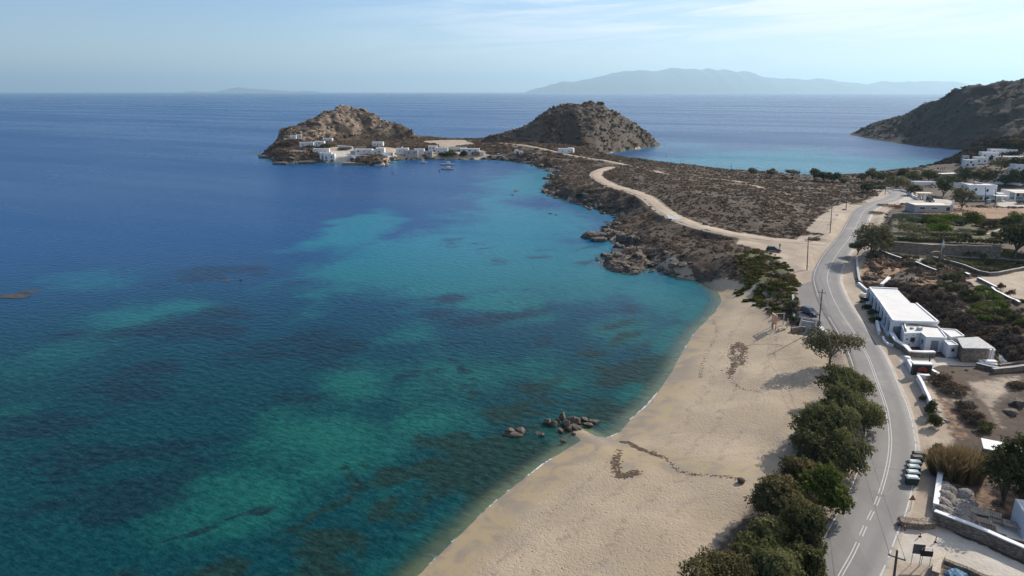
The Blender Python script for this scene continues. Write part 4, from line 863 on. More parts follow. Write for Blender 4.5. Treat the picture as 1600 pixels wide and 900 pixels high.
drift([(1120,842),(1000,800),(900,830),(870,770),(960,870),(1050,760)], 5.0, 40, "seagrass_drift", "scattered dark scraps of seagrass over the near sand", 0.05, 0.18)
b = MB(); b.lathe([(0.02, 0), (0.4, 0.08), (0.52, 0.3), (0.4, 0.55), (0.1, 0.66)], n=14); o = b.build("seagrass_ball", M['wrack']); o.location = wp(1158, 754); tag(o, "dark brown ball of matted seagrass on the sand at the gully head", "seagrass ball")
# ------------------------------------------------------------------ vegetation
TB = "trees lining the road above the beach"
def hgt(b, px, py):
    u, fy, fz = ray(px, py); return CAMH + fz / fy * b[1] - b[2]
def tree(px, by, ty, wpx, mat, label, seed, n=2600, leaf=0.3, low=0.25, kind="tree", group=None, k=1.0, lean=(0, 0), zflat=1.0):
    b = T(px, by); s = ppm(b); rx = wpx / s / 2 * (1.12 if group == TB else 1.0); b = b - Vector((rx * .18, 0, 0)) if group == TB else b; h = max(1.0, hgt(b, px, ty) * k * 1.08)
    root = empty(kind, b, 0, label, "tree", group); tree_mesh(root, rx, rx * zflat, h, h * low, M[mat], seed, n, leaf, lean=lean); return root
TB = "trees lining the road above the beach"
tree(1303, 570, 509, 70, 'olive', "airy grey-green tree standing alone below the stairs at the end of the roadside row", 11, 6120, 0.211, 0.28, group=TB, k=0.85)
tree(1322, 622, 563, 76, 'pine', "dark green rounded tree next after the lone grey-green one in the roadside row", 12, 14917, 0.197, 0.03, group=TB, k=0.8)
tree(1331, 668, 600, 84, 'pine', "broad dark tree whose crown reaches over the road edge line", 13, 17212, 0.197, 0.03, group=TB, k=0.8)
tree(1294, 706, 630, 96, 'pine', "widest dark green tree in the middle of the roadside row", 14, 19507, 0.197, 0.03, group=TB, k=0.8)
tree(1281, 795, 716, 74, 'pinegreen', "fresh bright green tree among the darker ones of the roadside row", 15, 14917, 0.183, 0.03, group=TB, k=0.78)
tree(1238, 815, 746, 100, 'pinebrown', "brown-tinged bushy tree on the sand side of the bright green tree", 16, 19507, 0.177, 0.03, group=TB, k=0.72)
tree(1259, 855, 776, 66, 'darkleaf', "blackish green narrow tree by the road below the bright green tree", 17, 11934, 0.164, 0.03, group=TB, k=0.75)
tree(1204, 880, 807, 92, 'pine', "olive green tree at the sandy edge near the foot of the roadside row", 18, 16524, 0.171, 0.03, group=TB, k=0.72)
tree(1224, 925, 838, 84, 'pine', "tree cut by the picture's bottom edge beside the road verge", 19, 17212, 0.164, 0.03, group=TB, k=0.72)
tree(1147, 945, 866, 134, 'pinebrown', "low wide brownish shrub tree on the sand at the bottom edge of the picture", 20, 21802, 0.157, 0.03, group=TB, k=0.62)
tree(1300, 725, 672, 70, 'pinebrown', "brownish crown behind the bright green tree towards the road", 21, 11934, 0.177, 0.03, group=TB, k=0.7)
for px, by, ty, w_, mt, sd, lab in [(1345,650,612,56,'pine',51,"dark crown filling the road side behind the broad tree"),(1302,660,606,60,'pine',52,"rounded crown on the sand side behind the broad dark tree"),(1322,735,664,70,'pine',53,"olive crown between the widest tree and the road"),(1262,760,700,60,'pinebrown',54,"brownish crown on the sand side behind the bright green tree"),(1262,905,838,60,'darkleaf',55,"dark crown by the road verge near the bottom edge"),(1178,905,842,70,'pine',56,"rounded olive crown on the sand above the low brownish shrub tree")]:
    tree(px, by, ty, w_, mt, lab, sd, 10500, 0.18, 0.03, group=TB, k=0.72)
# by the bend
tree(1359, 402, 345, 58, 'olive', "large grey-olive tree overhanging the road bend", 22, 5200, 0.33, 0.12, k=0.85, group="roadside trees at the bend")
tree(1340, 398, 372, 28, 'olive', "smaller grey-olive tree leaning over the road edge at the bend", 23, 1800, 0.3, 0.2, k=0.9, group="roadside trees at the bend")
tree(1381, 392, 352, 34, 'darkleaf', "dark shaded tree behind the large grey-olive tree at the bend", 24, 2200, 0.33, 0.08, k=0.85, group="roadside trees at the bend")
tree(1584, 405, 346, 56, 'darkleaf', "big dark pine with a leaning trunk beside the walled lawn", 25, 6000, 0.34, 0.30, k=0.95, lean=(1.2, 0.3))
tree(1600, 402, 356, 40, 'pine', "second dark pine at the picture edge beside the walled lawn", 26, 3000, 0.34, 0.28, k=0.95)
# along the far beach
FB = "trees along the far bay beach"
for px, by, ty, w_, mt, lo, lab in [(1177,276.5,264,19,'olive',.4,"small umbrella-shaped tree, first of the row along the far beach, furthest out towards the hills"),(1204,278,264.5,18,'olive',.3,"leaning round tree, second along the far beach"),(1239,278,265.5,22,'olive',.42,"flat-topped tree with thin trunks beside the pole on the far beach"),
    (1272,281,265,24,'darkleaf',.25,"tree with visible trunks at the start of the far beach thicket"),(1287,283,268,26,'darkleaf',.06,"dense dark tree in the far beach thicket"),(1303,284,271,22,'darkleaf',.06,"rounded dark tree at the end of the far beach thicket"),(1318,285,278,14,'olive',.0,"low pale bush trailing from the far beach thicket"),
    (1346,285,271,17,'darkleaf',.3,"thin-trunked small tree left of the tallest beach tree"),(1362,284,265,21,'olive',.3,"tall open tree with pale trunks on the far beach"),(1384,286,267,34,'darkleaf',.12,"wide dark tree on the far beach before the bend"),(1410,280,264,19,'darkleaf',.1,"dark round treetop rising above the grey shrubs"),(1425,285,267,24,'pine',.1,"yellow-green tree beside the dark round treetop"),(1452,284,264,26,'darkleaf',.03,"round dark tree before the bay by the flagpoles")]:
    tree(px, by, ty, w_, mt, lab, int(px), 900, 0.55, lo, group=FB)
for px, by, ty, w_, mt, lab in [(1400,295,275,42,'olive',"wide grey-green shrub at the top end of the road"),(1428,305,288,22,'olive',"small olive tree beside the kiosk canopy"),(1474,306,277,32,'darkleaf',"tall dark tree between the kiosk and the white house"),(1503,325,294,40,'olive',"large grey round bush beside the white two storey house"),
    (1355,300,287,22,'darkleaf',"dark rounded bush on the moor near the beach trees"),(1375,298,290,14,'olive',"small bush beside the braced pole"),(1508,288,262,34,'darkleaf',"dark tree below the stepped white houses"),(1531,288,261,32,'darkleaf',"dark tree behind the roof of the two storey house"),(1553,286,263,32,'pinebrown',"brown-green tree behind the two storey house"),
    (1563,268,246,36,'olive',"grey-green tree beside the stepped white houses"),(1590,262,245,30,'darkleaf',"dark tree under the long flat roof at the picture edge"),(1588,285,266,26,'darkleaf',"dark tree beside the small pale house at the picture edge"),(1570,290,274,24,'darkleaf',"low dark tree behind the house with the porch"),(1490,290,272,22,'olive',"olive shrub tree below the long terrace roof"),
    (1592,228,216,30,'pinebrown',"brownish shrub tree on the slope above the stepped houses"),(1612,300,280,30,'darkleaf',"dark tree behind the porch house beyond the picture edge")]:
    tree(px, by, ty, w_, mt, lab, int(px) + 3, 1000, 0.55, 0.08, group="trees among the houses by the bay")
tree(1567, 790, 668, 90, 'darkleaf', "tall dark tree with a ragged crown beside the tan reeds", 31, 13600, 0.203, 0.12, k=0.8)
tree(1604, 760, 680, 50, 'pinebrown', "brownish tree at the picture edge behind the ragged dark tree", 32, 5950, 0.203, 0.05, k=0.75)

bush_n = [0]
def bush(px, by, wpx, hm, mat, label, group, n=420, leaf=0.28, ry=None, seed=None):
    if leaf < .4: n, leaf = int(n * 2.1), leaf * .7
    bush_n[0] += 1; b = T(px, by); s = ppm(b); rx = wpx / s / 2; sd = seed or 500 + bush_n[0]
    o = leaf_cloud("bush", lumps(rx, ry or rx * 0.85, hm, sd, 7, 0), n, leaf, M[mat], sd, None, base=-0.1, shell=0.7); o.location = b - Vector((0, 0, 0.12)); tag(o, label, "bush", group); return o
# garden on the terrace
GG = "garden bushes on the stone terrace"
for px, by, w_, h_, mt, lab in [(1421,352,42,2.6,'silver',"silver-green wide bush at the back corner of the terrace garden"),(1450,353,34,2.2,'darkleaf',"dark bush beside the silver-green one in the terrace garden"),(1478,347,44,2.0,'bright',"yellow-green spreading bush along the back wall of the terrace garden"),(1466,357,38,2.2,'pinegreen',"green mounded bush in the middle of the terrace garden"),
    (1419,366,46,2.4,'olive',"large rounded bush with a yellowish top at the near corner of the terrace garden"),(1462,364,42,2.0,'bright',"bright green mound above the long clipped hedge"),(1518,358,30,3.4,'pinegreen',"round clipped green tree-like bush in the terrace garden"),(1545,356,22,2.0,'heath',"dark bare bush behind the round clipped one"),(1556,354,16,1.7,'bright',"yellowish loose bush near the back wall of the terrace garden"),
    (1566,353,14,1.8,'pine',"small dark green bush by the back wall of the terrace"),(1583,352,32,3.0,'pinegreen',"tall green bush at the picture edge of the terrace garden"),(1528,366,20,1.0,'olive',"low grey bush beside the garden steps"),(1555,372,16,1.2,'olive',"pale green bush at the foot of the garden path"),(1536,363,10,0.9,'rust',"reddish low plant on the terrace garden path"),(1500,352,14,1.0,'silver',"small pale bush between the garden mounds"),(1508,371,14,0.9,'heath',"dark low bush at the terrace edge"),(1532,353,14,1.2,'bright',"yellow-green tuft behind the round clipped bush")]:
    bush(px, by, w_ * 1.2, h_ * 1.7, mt, lab, GG, 1700, 0.3)
def hedge(pts, h_, wd, mat, label, n, seed):
    P = dens([wp(*p) for p in pts], 1.4); B = []; o0 = Vector((P[0][0], P[0][1], zat(*P[0])))
    rg = random.Random(seed)
    for x, y in P: B.append((x - o0.x, y - o0.y, zat(x, y) - o0.z + h_ * 0.45, 1.25, wd * rg.uniform(.9, 1.15), h_ * rg.uniform(.5, .6)))
    o = leaf_cloud("hedge", B, n, 0.26, M[mat], seed, None, shell=0.7); o.location = o0; tag(o, label, "hedge", "garden hedges"); return o
hedge([(1462,371),(1482,371),(1508,371)], 1.5, 1.1, 'pine', "dark clipped hedge in the upper garden bed", 1800, 71)
hedge([(1392,376),(1410,376),(1428,377)], 1.2, 0.9, 'darkleaf', "short hedge at the corner over the stone terrace wall", 1200, 72)
hedge([(1431,378),(1450,378),(1470,379)], 1.3, 0.9, 'pine', "hedge along the top of the terrace wall behind the flag", 1500, 73)
hedge([(1474,379),(1500,380),(1530,381),(1562,383)], 1.6, 1.0, 'darkleaf', "long dark hedge along the top of the terrace wall towards the pines", 2600, 74)
WG = "shrubs along the garden track walls"
for px, by, w_, h_, mt, lab in [(1402,400,12,1.0,'olive',"small shrub at the top end of the track wall"),(1416,404,16,1.3,'olive',"grey-green shrub along the track wall below the stone sign"),(1431,406,12,1.3,'olive',"narrow shrub on the track wall before the arch"),(1444,412,16,1.6,'olive',"leafy shrub on the track wall opposite the arch"),(1453,415,16,1.5,'pine',"green shrub on the track wall past the arch"),(1469,420,15,1.8,'pine',"round green shrub at the low end of the first track wall"),
    (1420,414,26,1.4,'dry',"dry spreading shrub below the first track wall"),(1428,424,32,1.2,'dry',"dark dry shrub mound on the slope below the first track wall"),(1477,407,18,1.4,'olive',"shrub just inside the enclosure past the arch"),(1490,411,20,1.5,'olive',"grey-green shrub along the enclosure wall"),(1500,413,18,1.3,'olive',"second grey-green shrub along the enclosure wall"),(1514,418,18,1.4,'olive',"third grey-green shrub along the enclosure wall"),(1528,423,22,1.4,'olive',"wide shrub in the lower corner of the enclosure"),(1547,424,22,1.3,'olive',"pale shrub at the rounded end of the enclosure"),(1546,415,24,1.8,'darkleaf',"dark shrub in the middle of the walled lawn"),(1538,404,12,1.8,'silver',"small round silvery tree-like shrub on the lawn"),(1516,401,16,1.6,'olive',"bushy shrub at the back of the walled lawn"),(1527,398,14,1.7,'olive',"shrub on the back wall of the lawn"),(1508,399,12,1.2,'olive',"grey shrub at the back corner of the walled lawn"),(1598,415,30,1.6,'darkleaf',"dark shrub under the pines at the lawn edge"),(1495,440,26,2.2,'darkleaf',"dark green shrub beside the second track wall"),(1480,436,24,2.4,'olive',"tall olive shrub before the second track wall"),(1502,430,16,1.3,'olive',"small shrub where the second track wall starts")]:
    bush(px, by, w_, h_, mt, lab, WG, 420, 0.26)
# slope behind the long white building: many alike
HS = "dry shrubs on the slope behind the long white building"; rg = random.Random(33); HL = "grey-brown rounded dry shrub on the slope behind the long white building"
slope = [(1402,462),(1414,455),(1424,468),(1437,462),(1442,474),(1433,480),(1452,468),(1460,478),(1449,484),(1456,492),(1468,487),(1476,480),(1470,497),(1482,492),(1488,502),(1478,506),(1494,494),(1500,506),(1509,500),(1492,513),(1504,516),(1516,510),(1525,520),(1512,525),(1522,530),(1535,526),(1545,520),(1540,537),(1552,532),(1560,540),(1568,530),(1572,545),(1582,536),(1590,548),(1598,540),(1578,556),(1562,556),(1590,562),(1552,548),(1518,516),(1484,514),(1462,500),(1442,490),(1430,492),(1446,456),(1532,540),(1600,555),(1470,466),(1486,470),(1496,482),(1574,522),(1588,520)]
for i, (px, py) in enumerate(slope):
    bush(px + rg.uniform(-2, 2), py + rg.uniform(-1, 2), rg.uniform(20, 32), rg.uniform(1.3, 2.2), 'dry' if rg.random() < 0.75 else 'heath', HL, HS, 620, 0.24)
GS = "green shrubs on the slope below the dirt yard"
for px, by, w_, h_, mt in [(1532,455,34,1.4,'bright'),(1545,466,40,1.5,'bright'),(1520,470,30,1.6,'darkleaf'),(1560,480,36,1.6,'bright'),(1530,482,40,1.4,'bright'),(1548,490,36,1.6,'pine'),(1572,492,34,1.8,'darkleaf'),(1520,490,26,1.2,'pine'),(1585,500,34,1.8,'darkleaf'),(1562,503,30,1.4,'pine'),(1596,510,30,1.8,'pinegreen'),(1540,500,26,1.2,'bright'),(1512,462,30,1.6,'darkleaf'),(1500,452,32,1.8,'heath'),(1482,452,36,2.0,'darkleaf'),(1468,452,30,1.5,'darkleaf')]:
    bush(px, by, w_, h_, mt, {'bright': "low yellow-green shrub on the slope below the dirt yard wall", 'darkleaf': "dark green shrub on the slope below the dirt yard wall", 'pine': "mid green shrub on the slope below the dirt yard wall", 'pinegreen': "fresh green shrub at the picture edge below the dirt yard", 'heath': "bare brown shrub below the corner of the dirt yard wall"}[mt], GS, 560, 0.25)
# single plants
for px, by, w_, h_, mt, lab, n in [(1399,448,24,1.6,'dry',"round brown bush by the white ramp beside the long building",600),(1349,472,16,1.3,'darkleaf',"first clipped dark bush against the long white facade, by its far corner",400),(1356,482,18,1.3,'darkleaf',"second clipped dark bush against the long white facade",400),(1363,492,19,1.3,'darkleaf',"third clipped dark bush against the long white facade",420),(1367,503,20,1.3,'darkleaf',"last clipped dark bush against the long white facade, by the white slab",420),
    (1564,452,14,1.7,'rust',"rust-brown dried bush on the dirt yard by its wall",350),(1578,463,15,1.8,'heath',"dark grey dried bush on the dirt yard beside the rust-brown one",350),(1597,474,10,1.0,'darkleaf',"small spiky dark plant at the end of the dirt yard wall",120),
    (1451,648,22,2.4,'pine',"green shrub grown over the white roadside wall",900),(1459,668,22,2.6,'pine',"green shrub at the lower end of the white roadside wall",900),(1441,625,12,1.2,'olive',"thin shrub on top of the white roadside wall",260),(1465,600,44,2.0,'heath',"dark heap of brush behind the sign gate",1100),(1493,612,40,1.8,'heath',"dark brown brush on the earth bank",1000),(1520,655,40,1.8,'heath',"dark brush at the foot of the earth bank",900),(1538,672,30,1.6,'pine',"green tuft at the low end of the earth bank",600),(1505,640,36,1.4,'dry',"grey dry brush along the earth bank",700),(1590,605,34,1.2,'heath',"dark dry shrub beside the bare yard",600),
    (1398,324,26,1.3,'rust',"reddish bare shrub inside the road bend",500),(1370,334,28,1.2,'heath',"dark low shrub on the inside verge of the bend",500),(1338,318,26,1.3,'heath',"dark spreading shrub at the moor edge by the bend",500),(1380,322,24,1.1,'heath',"brown low shrub beside the bend",400),(1372,421,20,1.2,'heath',"dark flat bush on the red soil under the track wall",380),(1386,415,22,1.0,'heath',"low dark bush higher up on the red soil",380),(1358,450,24,1.3,'dry',"grey bush in the ditch beside the road",400),(1352,436,16,1.0,'dry',"small grey bush in the roadside ditch",260),
    (1234,486,30,2.8,'olive',"large grey-green bush over the beach wall above the wooden frame",1500),(1243,470,8,1.0,'bright',"small round green bush on the parking kerb, upper of two",200),(1241,489,8,1.3,'bright',"small green bush on the parking kerb beside the parked car",220),(1240,502,12,1.5,'bright',"yellow-green bush at the head of the beach stairs",360),(1249,507,14,1.2,'olive',"dry bush beside the beach stairs",260),(1214,432,12,1.3,'dry',"grey dome bush in the succulent patch, upper of the pair",300),(1226,438,14,1.3,'dry',"grey dome bush in the succulent patch, larger of the pair",300),(1238,440,14,1.0,'dry',"grey bush at the parking edge of the succulent patch",260),(1191,398,7,0.7,'heath',"single small bush on the dirt near the parked black car",120),
    (1255,366,26,1.6,'heath',"dark bush at the moor edge above the dirt track junction",600),(1278,366,12,0.7,'dry',"pale low bush between the two poles at the track junction",200)]:
    bush(px, by, w_, h_, mt, lab, None, n, 0.22)
# prickly pear clumps: cactus made of separate flat pads
def cactus(px, by, wpx, label, seed):
    b = T(px, by); r_ = wpx / ppm(b) / 2; g = random.Random(seed); m = MB()
    for i in range(46):
        a = g.uniform(0, 6.283); q = g.uniform(0, r_); c_ = Vector((q * math.cos(a), q * math.sin(a), g.uniform(0.1, 1.1) * (1.1 - 0.5 * q / r_))); rz = g.uniform(0, 3.14); s_ = g.uniform(.16, .28)
        V = []; k = 8
        for sgn in (-0.03, 0.03):
            for j in range(k): t = 6.283 * j / k; V.append(c_ + Vector((math.cos(rz) * s_ * math.cos(t) * 0.7 - math.sin(rz) * sgn, math.sin(rz) * s_ * math.cos(t) * 0.7 + math.cos(rz) * sgn, s_ * math.sin(t) + s_)))
        m.add(V, [tuple(range(k - 1, -1, -1)), tuple(range(k, 2 * k))] + [(j, (j + 1) % k, k + (j + 1) % k, k + j) for j in range(k)])
    o = m.build("cactus_clump", M['cactus']); o.location = b; tag(o, label, "cactus", "prickly pear clumps"); return o
M['cactus'] = simple("cactus_pads", (0.045, 0.065, 0.03), 0.6, 0.3, 3)
cactus(1369, 428, 24, "wide dark prickly pear clump on the red soil inside the roadside wall", 1); cactus(1424, 442, 18, "small prickly pear clump on the slope above the white ramp", 2); cactus(1489, 441, 16, "grey-green prickly pear clump by the second track wall", 3); cactus(1510, 458, 14, "prickly pear clump among the slope shrubs", 4)
# reeds
def reeds(px, by, wpx, h_, label, n, seed):
    n = int(n * 1.7)
    b = T(px, by); r_ = wpx / ppm(b) / 2; g = np.random.default_rng(seed); m = MB(); V = []; F = []
    for i in range(n):
        a = g.uniform(0, 6.283); q = r_ * math.sqrt(g.random()); x, y = q * math.cos(a) * 1.0, q * math.sin(a) * 0.75; z = zat(b.x + x, b.y + y) - b.z; hh = h_ * g.uniform(.6, 1.05) * (1 - 0.25 * q / r_); lx, ly = g.normal(0, .55, 2) + np.array([x, y]) / r_ * 0.5; w_ = g.uniform(.015, .045); k = len(V); ca, sa = math.cos(a * 7), math.sin(a * 7)
        V += [(x - w_ * ca, y - w_ * sa, z), (x + w_ * ca, y + w_ * sa, z), (x + lx * .5 + w_ * 1.6 * ca, y + ly * .5 + w_ * 1.6 * sa, z + hh * .65), (x + lx * .5 - w_ * 1.6 * ca, y + ly * .5 - w_ * 1.6 * sa, z + hh * .65), (x + lx * 1.1, y + ly * 1.1, z + hh)]
        F += [(k, k + 1, k + 2, k + 3), (k + 3, k + 2, k + 4)]
    m.add(V, F); o = m.build("reed_clump", M['reed']); o.location = b
    at = o.data.attributes.new("tone", 'FLOAT_COLOR', 'FACE'); t = np.repeat(g.random(n), 2); t2 = np.repeat(g.random(n), 2); at.data.foreach_set("color", np.stack([t, t2, t, t * 0 + 1], -1).astype(np.float32).ravel())
    tag(o, label, "reeds"); return o
reeds(1494, 742, 78, 4.2, "tall tan clump of dry reeds behind the white capped wall", 2600, 5)
bush(1466, 715, 30, 2.2, 'pine', "green bush at the road side of the tan reeds", None, 900, 0.22)

# ground cover: heath scrub on the moor and hills, too much to count
def scrub(name, cand, n, rmin, rmax, hk, mat, seed, label, cat, per=16):
    """cand(x, y) -> acceptance 0..1; low twiggy domes standing on the ground"""
    g = np.random.default_rng(seed); xs, ys = [], []
    (x0, x1, y0, y1), acc = cand; tot = 0
    while tot < n:
        x = g.uniform(x0, x1, 6000); y = g.uniform(y0, y1, 6000); k = acc(x, y) > g.random(6000); xs.append(x[k]); ys.append(y[k]); tot += k.sum()
    x = np.concatenate(xs)[:n]; y = np.concatenate(ys)[:n]
    z = samp(ZL, x, y); r = rmin + (rmax - rmin) * g.random(n) ** 1.8; sq = g.uniform(.75, 1.3, n)
    B = np.stack([x, y, z + r * hk * .35, r * sq, r / sq, r * hk * .75], -1)
    o = leaf_cloud(name, B, n * per, 0.3, mat, seed, None, up=1.1, shell=0.45, rel=0.78, even=True)
    ff = np.arange(n * per) % n; t1 = g.random(n)[ff] * .6 + g.random(n * per) * .5; t2 = g.random(n)[ff] * .8 + g.random(n * per) * .2
    o.data.attributes["tone"].data.foreach_set("color", np.stack([np.clip(t1, 0, 1), np.clip(t2, 0, 1), t1, t1 * 0 + 1], -1).astype(np.float32).ravel())
    tag(o, label, cat, None, 'stuff'); return o
def samp(A, x, y):
    i = np.clip(np.searchsorted(GX, x) - 1, 0, len(GX) - 2); j = np.clip(np.searchsorted(GY, y) - 1, 0, len(GY) - 2)
    a = (x - GX[i]) / (GX[i + 1] - GX[i]); b = (y - GY[j]) / (GY[j + 1] - GY[j])
    return (A[j, i] * (1 - a) + A[j, i + 1] * a) * (1 - b) + (A[j + 1, i] * (1 - a) + A[j + 1, i + 1] * a) * b
FREE = (1 - np.clip(sand * 1.2, 0, 1)) * (1 - np.clip(dirt * 1.3, 0, 1)) * (1 - np.clip(conc + asph, 0, 1)) * (1 - lmask(road_c, 4.6, 1.0)) * (1 - lmask(track_c, 3.0, 0.6)) * (1 - lmask(upper_c, 2.2, 0.8)) * sstep(0.5, 1.4, ZL)
BLD = 1 - pmask([[(1355,452),(1410,448),(1470,500),(1560,540),(1565,575),(1400,580),(1350,500)], [(1385,330),(1600,340),(1600,430),(1385,400)], [(1418,300),(1600,280),(1660,330),(1430,335)], [(1440,590),(1660,570),(1660,900),(1400,900),(1420,700)]], 1.0, 5)
patch = (0.25 + 0.75 * sstep(-0.25, 0.12, fbm(X2, Y2, 9, 4, 101))) * sstep(-0.55, -0.2, fbm(X2, Y2, 40, 3, 103))
D1 = FREE * BLD * patch * (1 - np.clip(FARB * sstep(4.5, 3.0, ZL), 0, 1))
acc1 = lambda x, y: samp(D1, x, y) * (y < 560) * (x < 250)
scrub("heath_scrub", ((-20, 250, 120, 480), acc1), 26000, 0.22, 0.8, 0.5, M['heath'], 201, "low dark brown heath scrub covering the moor and isthmus", "heath scrub", per=10)
scrub("dry_scrub", ((-20, 250, 100, 480), acc1), 4200, 0.25, 0.8, 0.5, M['dry'], 202, "pale grey dry tufts scattered through the heath", "dry scrub")
D2 = FREE * sstep(-0.30, 0.15, fbm(X2, Y2, 16, 4, 102)) * (1 - rock * 0.6) * (1 - 0.75 * F1 * (X2 < -60))
scrub("hill_scrub", ((-320, 170, 480, 720), lambda x, y: samp(D2, x, y)), 9500, 0.5, 1.8, 0.5, M['heath'], 203, "dark scrub speckling the two hills beyond the bay", "hill scrub")
scrub("slope_scrub", ((40, 230, 75, 330), lambda x, y: samp(FREE * BLD * sstep(-0.1, 0.2, nz), x, y) * (x > 75) ), 1500, 0.2, 0.6, 0.8, M['dry'], 204, "dry weeds scattered over the slopes inland of the road", "weeds", per=20)
PCN = sstep(-0.05, 0.18, fbm(X2, Y2, 5, 3, 111))
PC = PCN * pmask([[(1150,412),(1178,400),(1205,408),(1222,420),(1240,434),(1246,446),(1241,468),(1228,482),(1214,484),(1202,468),(1160,448)]], 1.2, 4.5)
scrub("succulent_cover", ((50, 110, 130, 200), lambda x, y: samp(PC, x, y)), 1000, 0.3, 0.8, 0.42, M['succ'], 205, "green, yellow and rust ice plant mat on the bank above the beach", "ice plant", per=26)
LG = pmask([[(1502,402),(1545,398),(1592,405),(1592,418),(1540,424),(1500,414)]], 0.8, 7.4)
scrub("lawn_grass", ((90, 175, 140, 215), lambda x, y: samp(LG, x, y)), 900, 0.2, 0.5, 0.5, M['grassg'], 206, "yellow-green rough grass inside the walled enclosure", "grass")
VD = pmask([[(1300,630),(1330,610),(1350,640),(1362,700),(1340,770),(1290,860),(1240,910),(1180,910),(1230,800),(1290,720)]], 1.0, 3.6)
scrub("verge_weeds", ((20, 75, 55, 125), lambda x, y: samp(VD * (1 - lmask(road_c, 4.2, 0.5)), x, y)), 500, 0.08, 0.25, 0.7, M['dry'], 207, "dry weeds along the sandy verge under the trees", "weeds")
def zhead(x, y):
    i = np.clip(np.searchsorted(hx, x) - 1, 0, len(hx) - 2); j = np.clip(np.searchsorted(hy, y) - 1, 0, len(hy) - 2); return HZ[j, i]
ZG = samp
def samp(A, x, y): return np.maximum(ZG(ZL, x, y), zhead(x, y)) if A is ZL else ZG(A, x, y)
HN = lambda x, y: (zhead(x, y) > 1.5) * sstep(-0.35, 0.1, fbm(x, y, 20, 3, 121)) * 1.0
scrub("headland_scrub", ((340, 800, 600, 920), HN), 8500, 0.7, 2.2, 0.5, M['darkheath'], 208, "dark scrub over the far headland", "headland scrub")
scrub("bay_slope_scrub", ((250, 640, 420, 760), lambda x, y: (ZG(ZL, x, y) > 2.5) * (zhead(x, y) < ZG(ZL, x, y)) * (x / y > 0.5) * (x / y < 0.85)), 6000, 0.6, 2.0, 0.7, M['darkheath'], 209, "dark scrub on the slope above the stepped houses", "slope scrub")
M['slatroof'] = simple("slatted_roof", (0.42, 0.415, 0.40), 0.8, 0.2, 2.5, 0.4, 9)
# ------------------------------------------------------------------ buildings and walls
def window_part(parent, c, w_, h_, ax, depth=0.06, sill=True, frame='white', pane='glass', name='window'):
    """a window at c (centre of the opening, on the wall plane); ax: outward direction (2D)"""
    rz = math.atan2(ax[1], ax[0]) + math.pi / 2; m = MB(); x, y, z = c
    m.box((x + ax[0] * 0.015, y + ax[1] * 0.015, z - h_ / 2), (w_, 0.03, h_), rz); o = m.build(name, M[pane], parent)
    f = MB(); t = 0.09; tx, ty = -ax[1], ax[0]
    for s_ in (-1, 1): f.box((x + tx * s_ * (w_ / 2 + t / 2) + ax[0] * 0.035, y + ty * s_ * (w_ / 2 + t / 2) + ax[1] * 0.035, z - h_ / 2), (t, depth + 0.02, h_), rz)
    for s_ in (-1, 1): f.box((x + ax[0] * 0.035, y + ax[1] * 0.035, z + s_ * (h_ / 2 + t / 2) - t / 2), (w_ + 2 * t, depth + 0.02, t), rz)
    f.build('window_frame', M[frame], o); return o
def door_part(parent, c, w_, h_, ax, mat='greydoor', frame='white'):
    rz = math.atan2(ax[1], ax[0]) + math.pi / 2; m = MB(); x, y, z = c; m.box((x + ax[0] * 0.02, y + ax[1] * 0.02, z), (w_, 0.04, h_), rz); o = m.build('door', M[mat], parent)
    hm_ = MB(); tx, ty = -ax[1], ax[0]; hm_.box((x + tx * w_ * 0.38 + ax[0] * 0.07, y + ty * w_ * 0.38 + ax[1] * 0.07, z + h_ * 0.47), (0.14, 0.06, 0.05), rz); hm_.build('handle', M['metal'], o); return o
def house(px, by, w_, d_, h_, rot, label, wins=(), doors=(), roofm='roofwhite', wallm='white', name='white_house', cat='house', group=None, parapet=0.3, fr='white', extra=None, dz=0.0):
    """px, by: the foot of the front face's middle. wins: (side, u, z, w, h); side 0 front (faces the camera side), 1 right, 3 left"""
    b = T(px, by); root = empty(name, (b.x, b.y, b.z + dz), R(rot), label, cat, group); t = 0.22
    m = MB(); m.box((0, d_ / 2, -1.5), (w_, d_, h_ + 1.5)); m.build('wall', M[wallm], root)
    r_ = MB(); r_.box((0, d_ / 2, h_ + 0.003), (w_ - 2 * t, d_ - 2 * t, 0.06)); r_.build('roof', M[roofm], root)
    p_ = MB()
    for sx, sy, a, c_ in ((0, t / 2, w_, t), (0, d_ - t / 2, w_, t)): p_.box((sx, sy, h_ + 0.002), (a, c_, parapet))
    for sx in (-1, 1): p_.box((sx * (w_ / 2 - t / 2), d_ / 2, h_ + 0.002), (t, d_ - 2 * t - 0.004, parapet - 0.003))
    p_.build('parapet', M[wallm], root)
    def at(side, u): return {0: ((u * w_, 0.0), (0, -1)), 1: ((w_ / 2, d_ / 2 + u * d_), (1, 0)), 3: ((-w_ / 2, d_ / 2 + u * d_), (-1, 0))}[side]
    for s_, u, z, ww, wh in wins: (x, y), ax = at(s_, u); window_part(root, (x, y, z), ww, wh, ax, frame=fr)
    for q_ in doors: (x, y), ax = at(q_[0], q_[1]); door_part(root, (x, y, 0.02), q_[2], q_[3], ax, q_[4] if len(q_) > 4 else 'greydoor')
    if extra: extra(root)
    return root
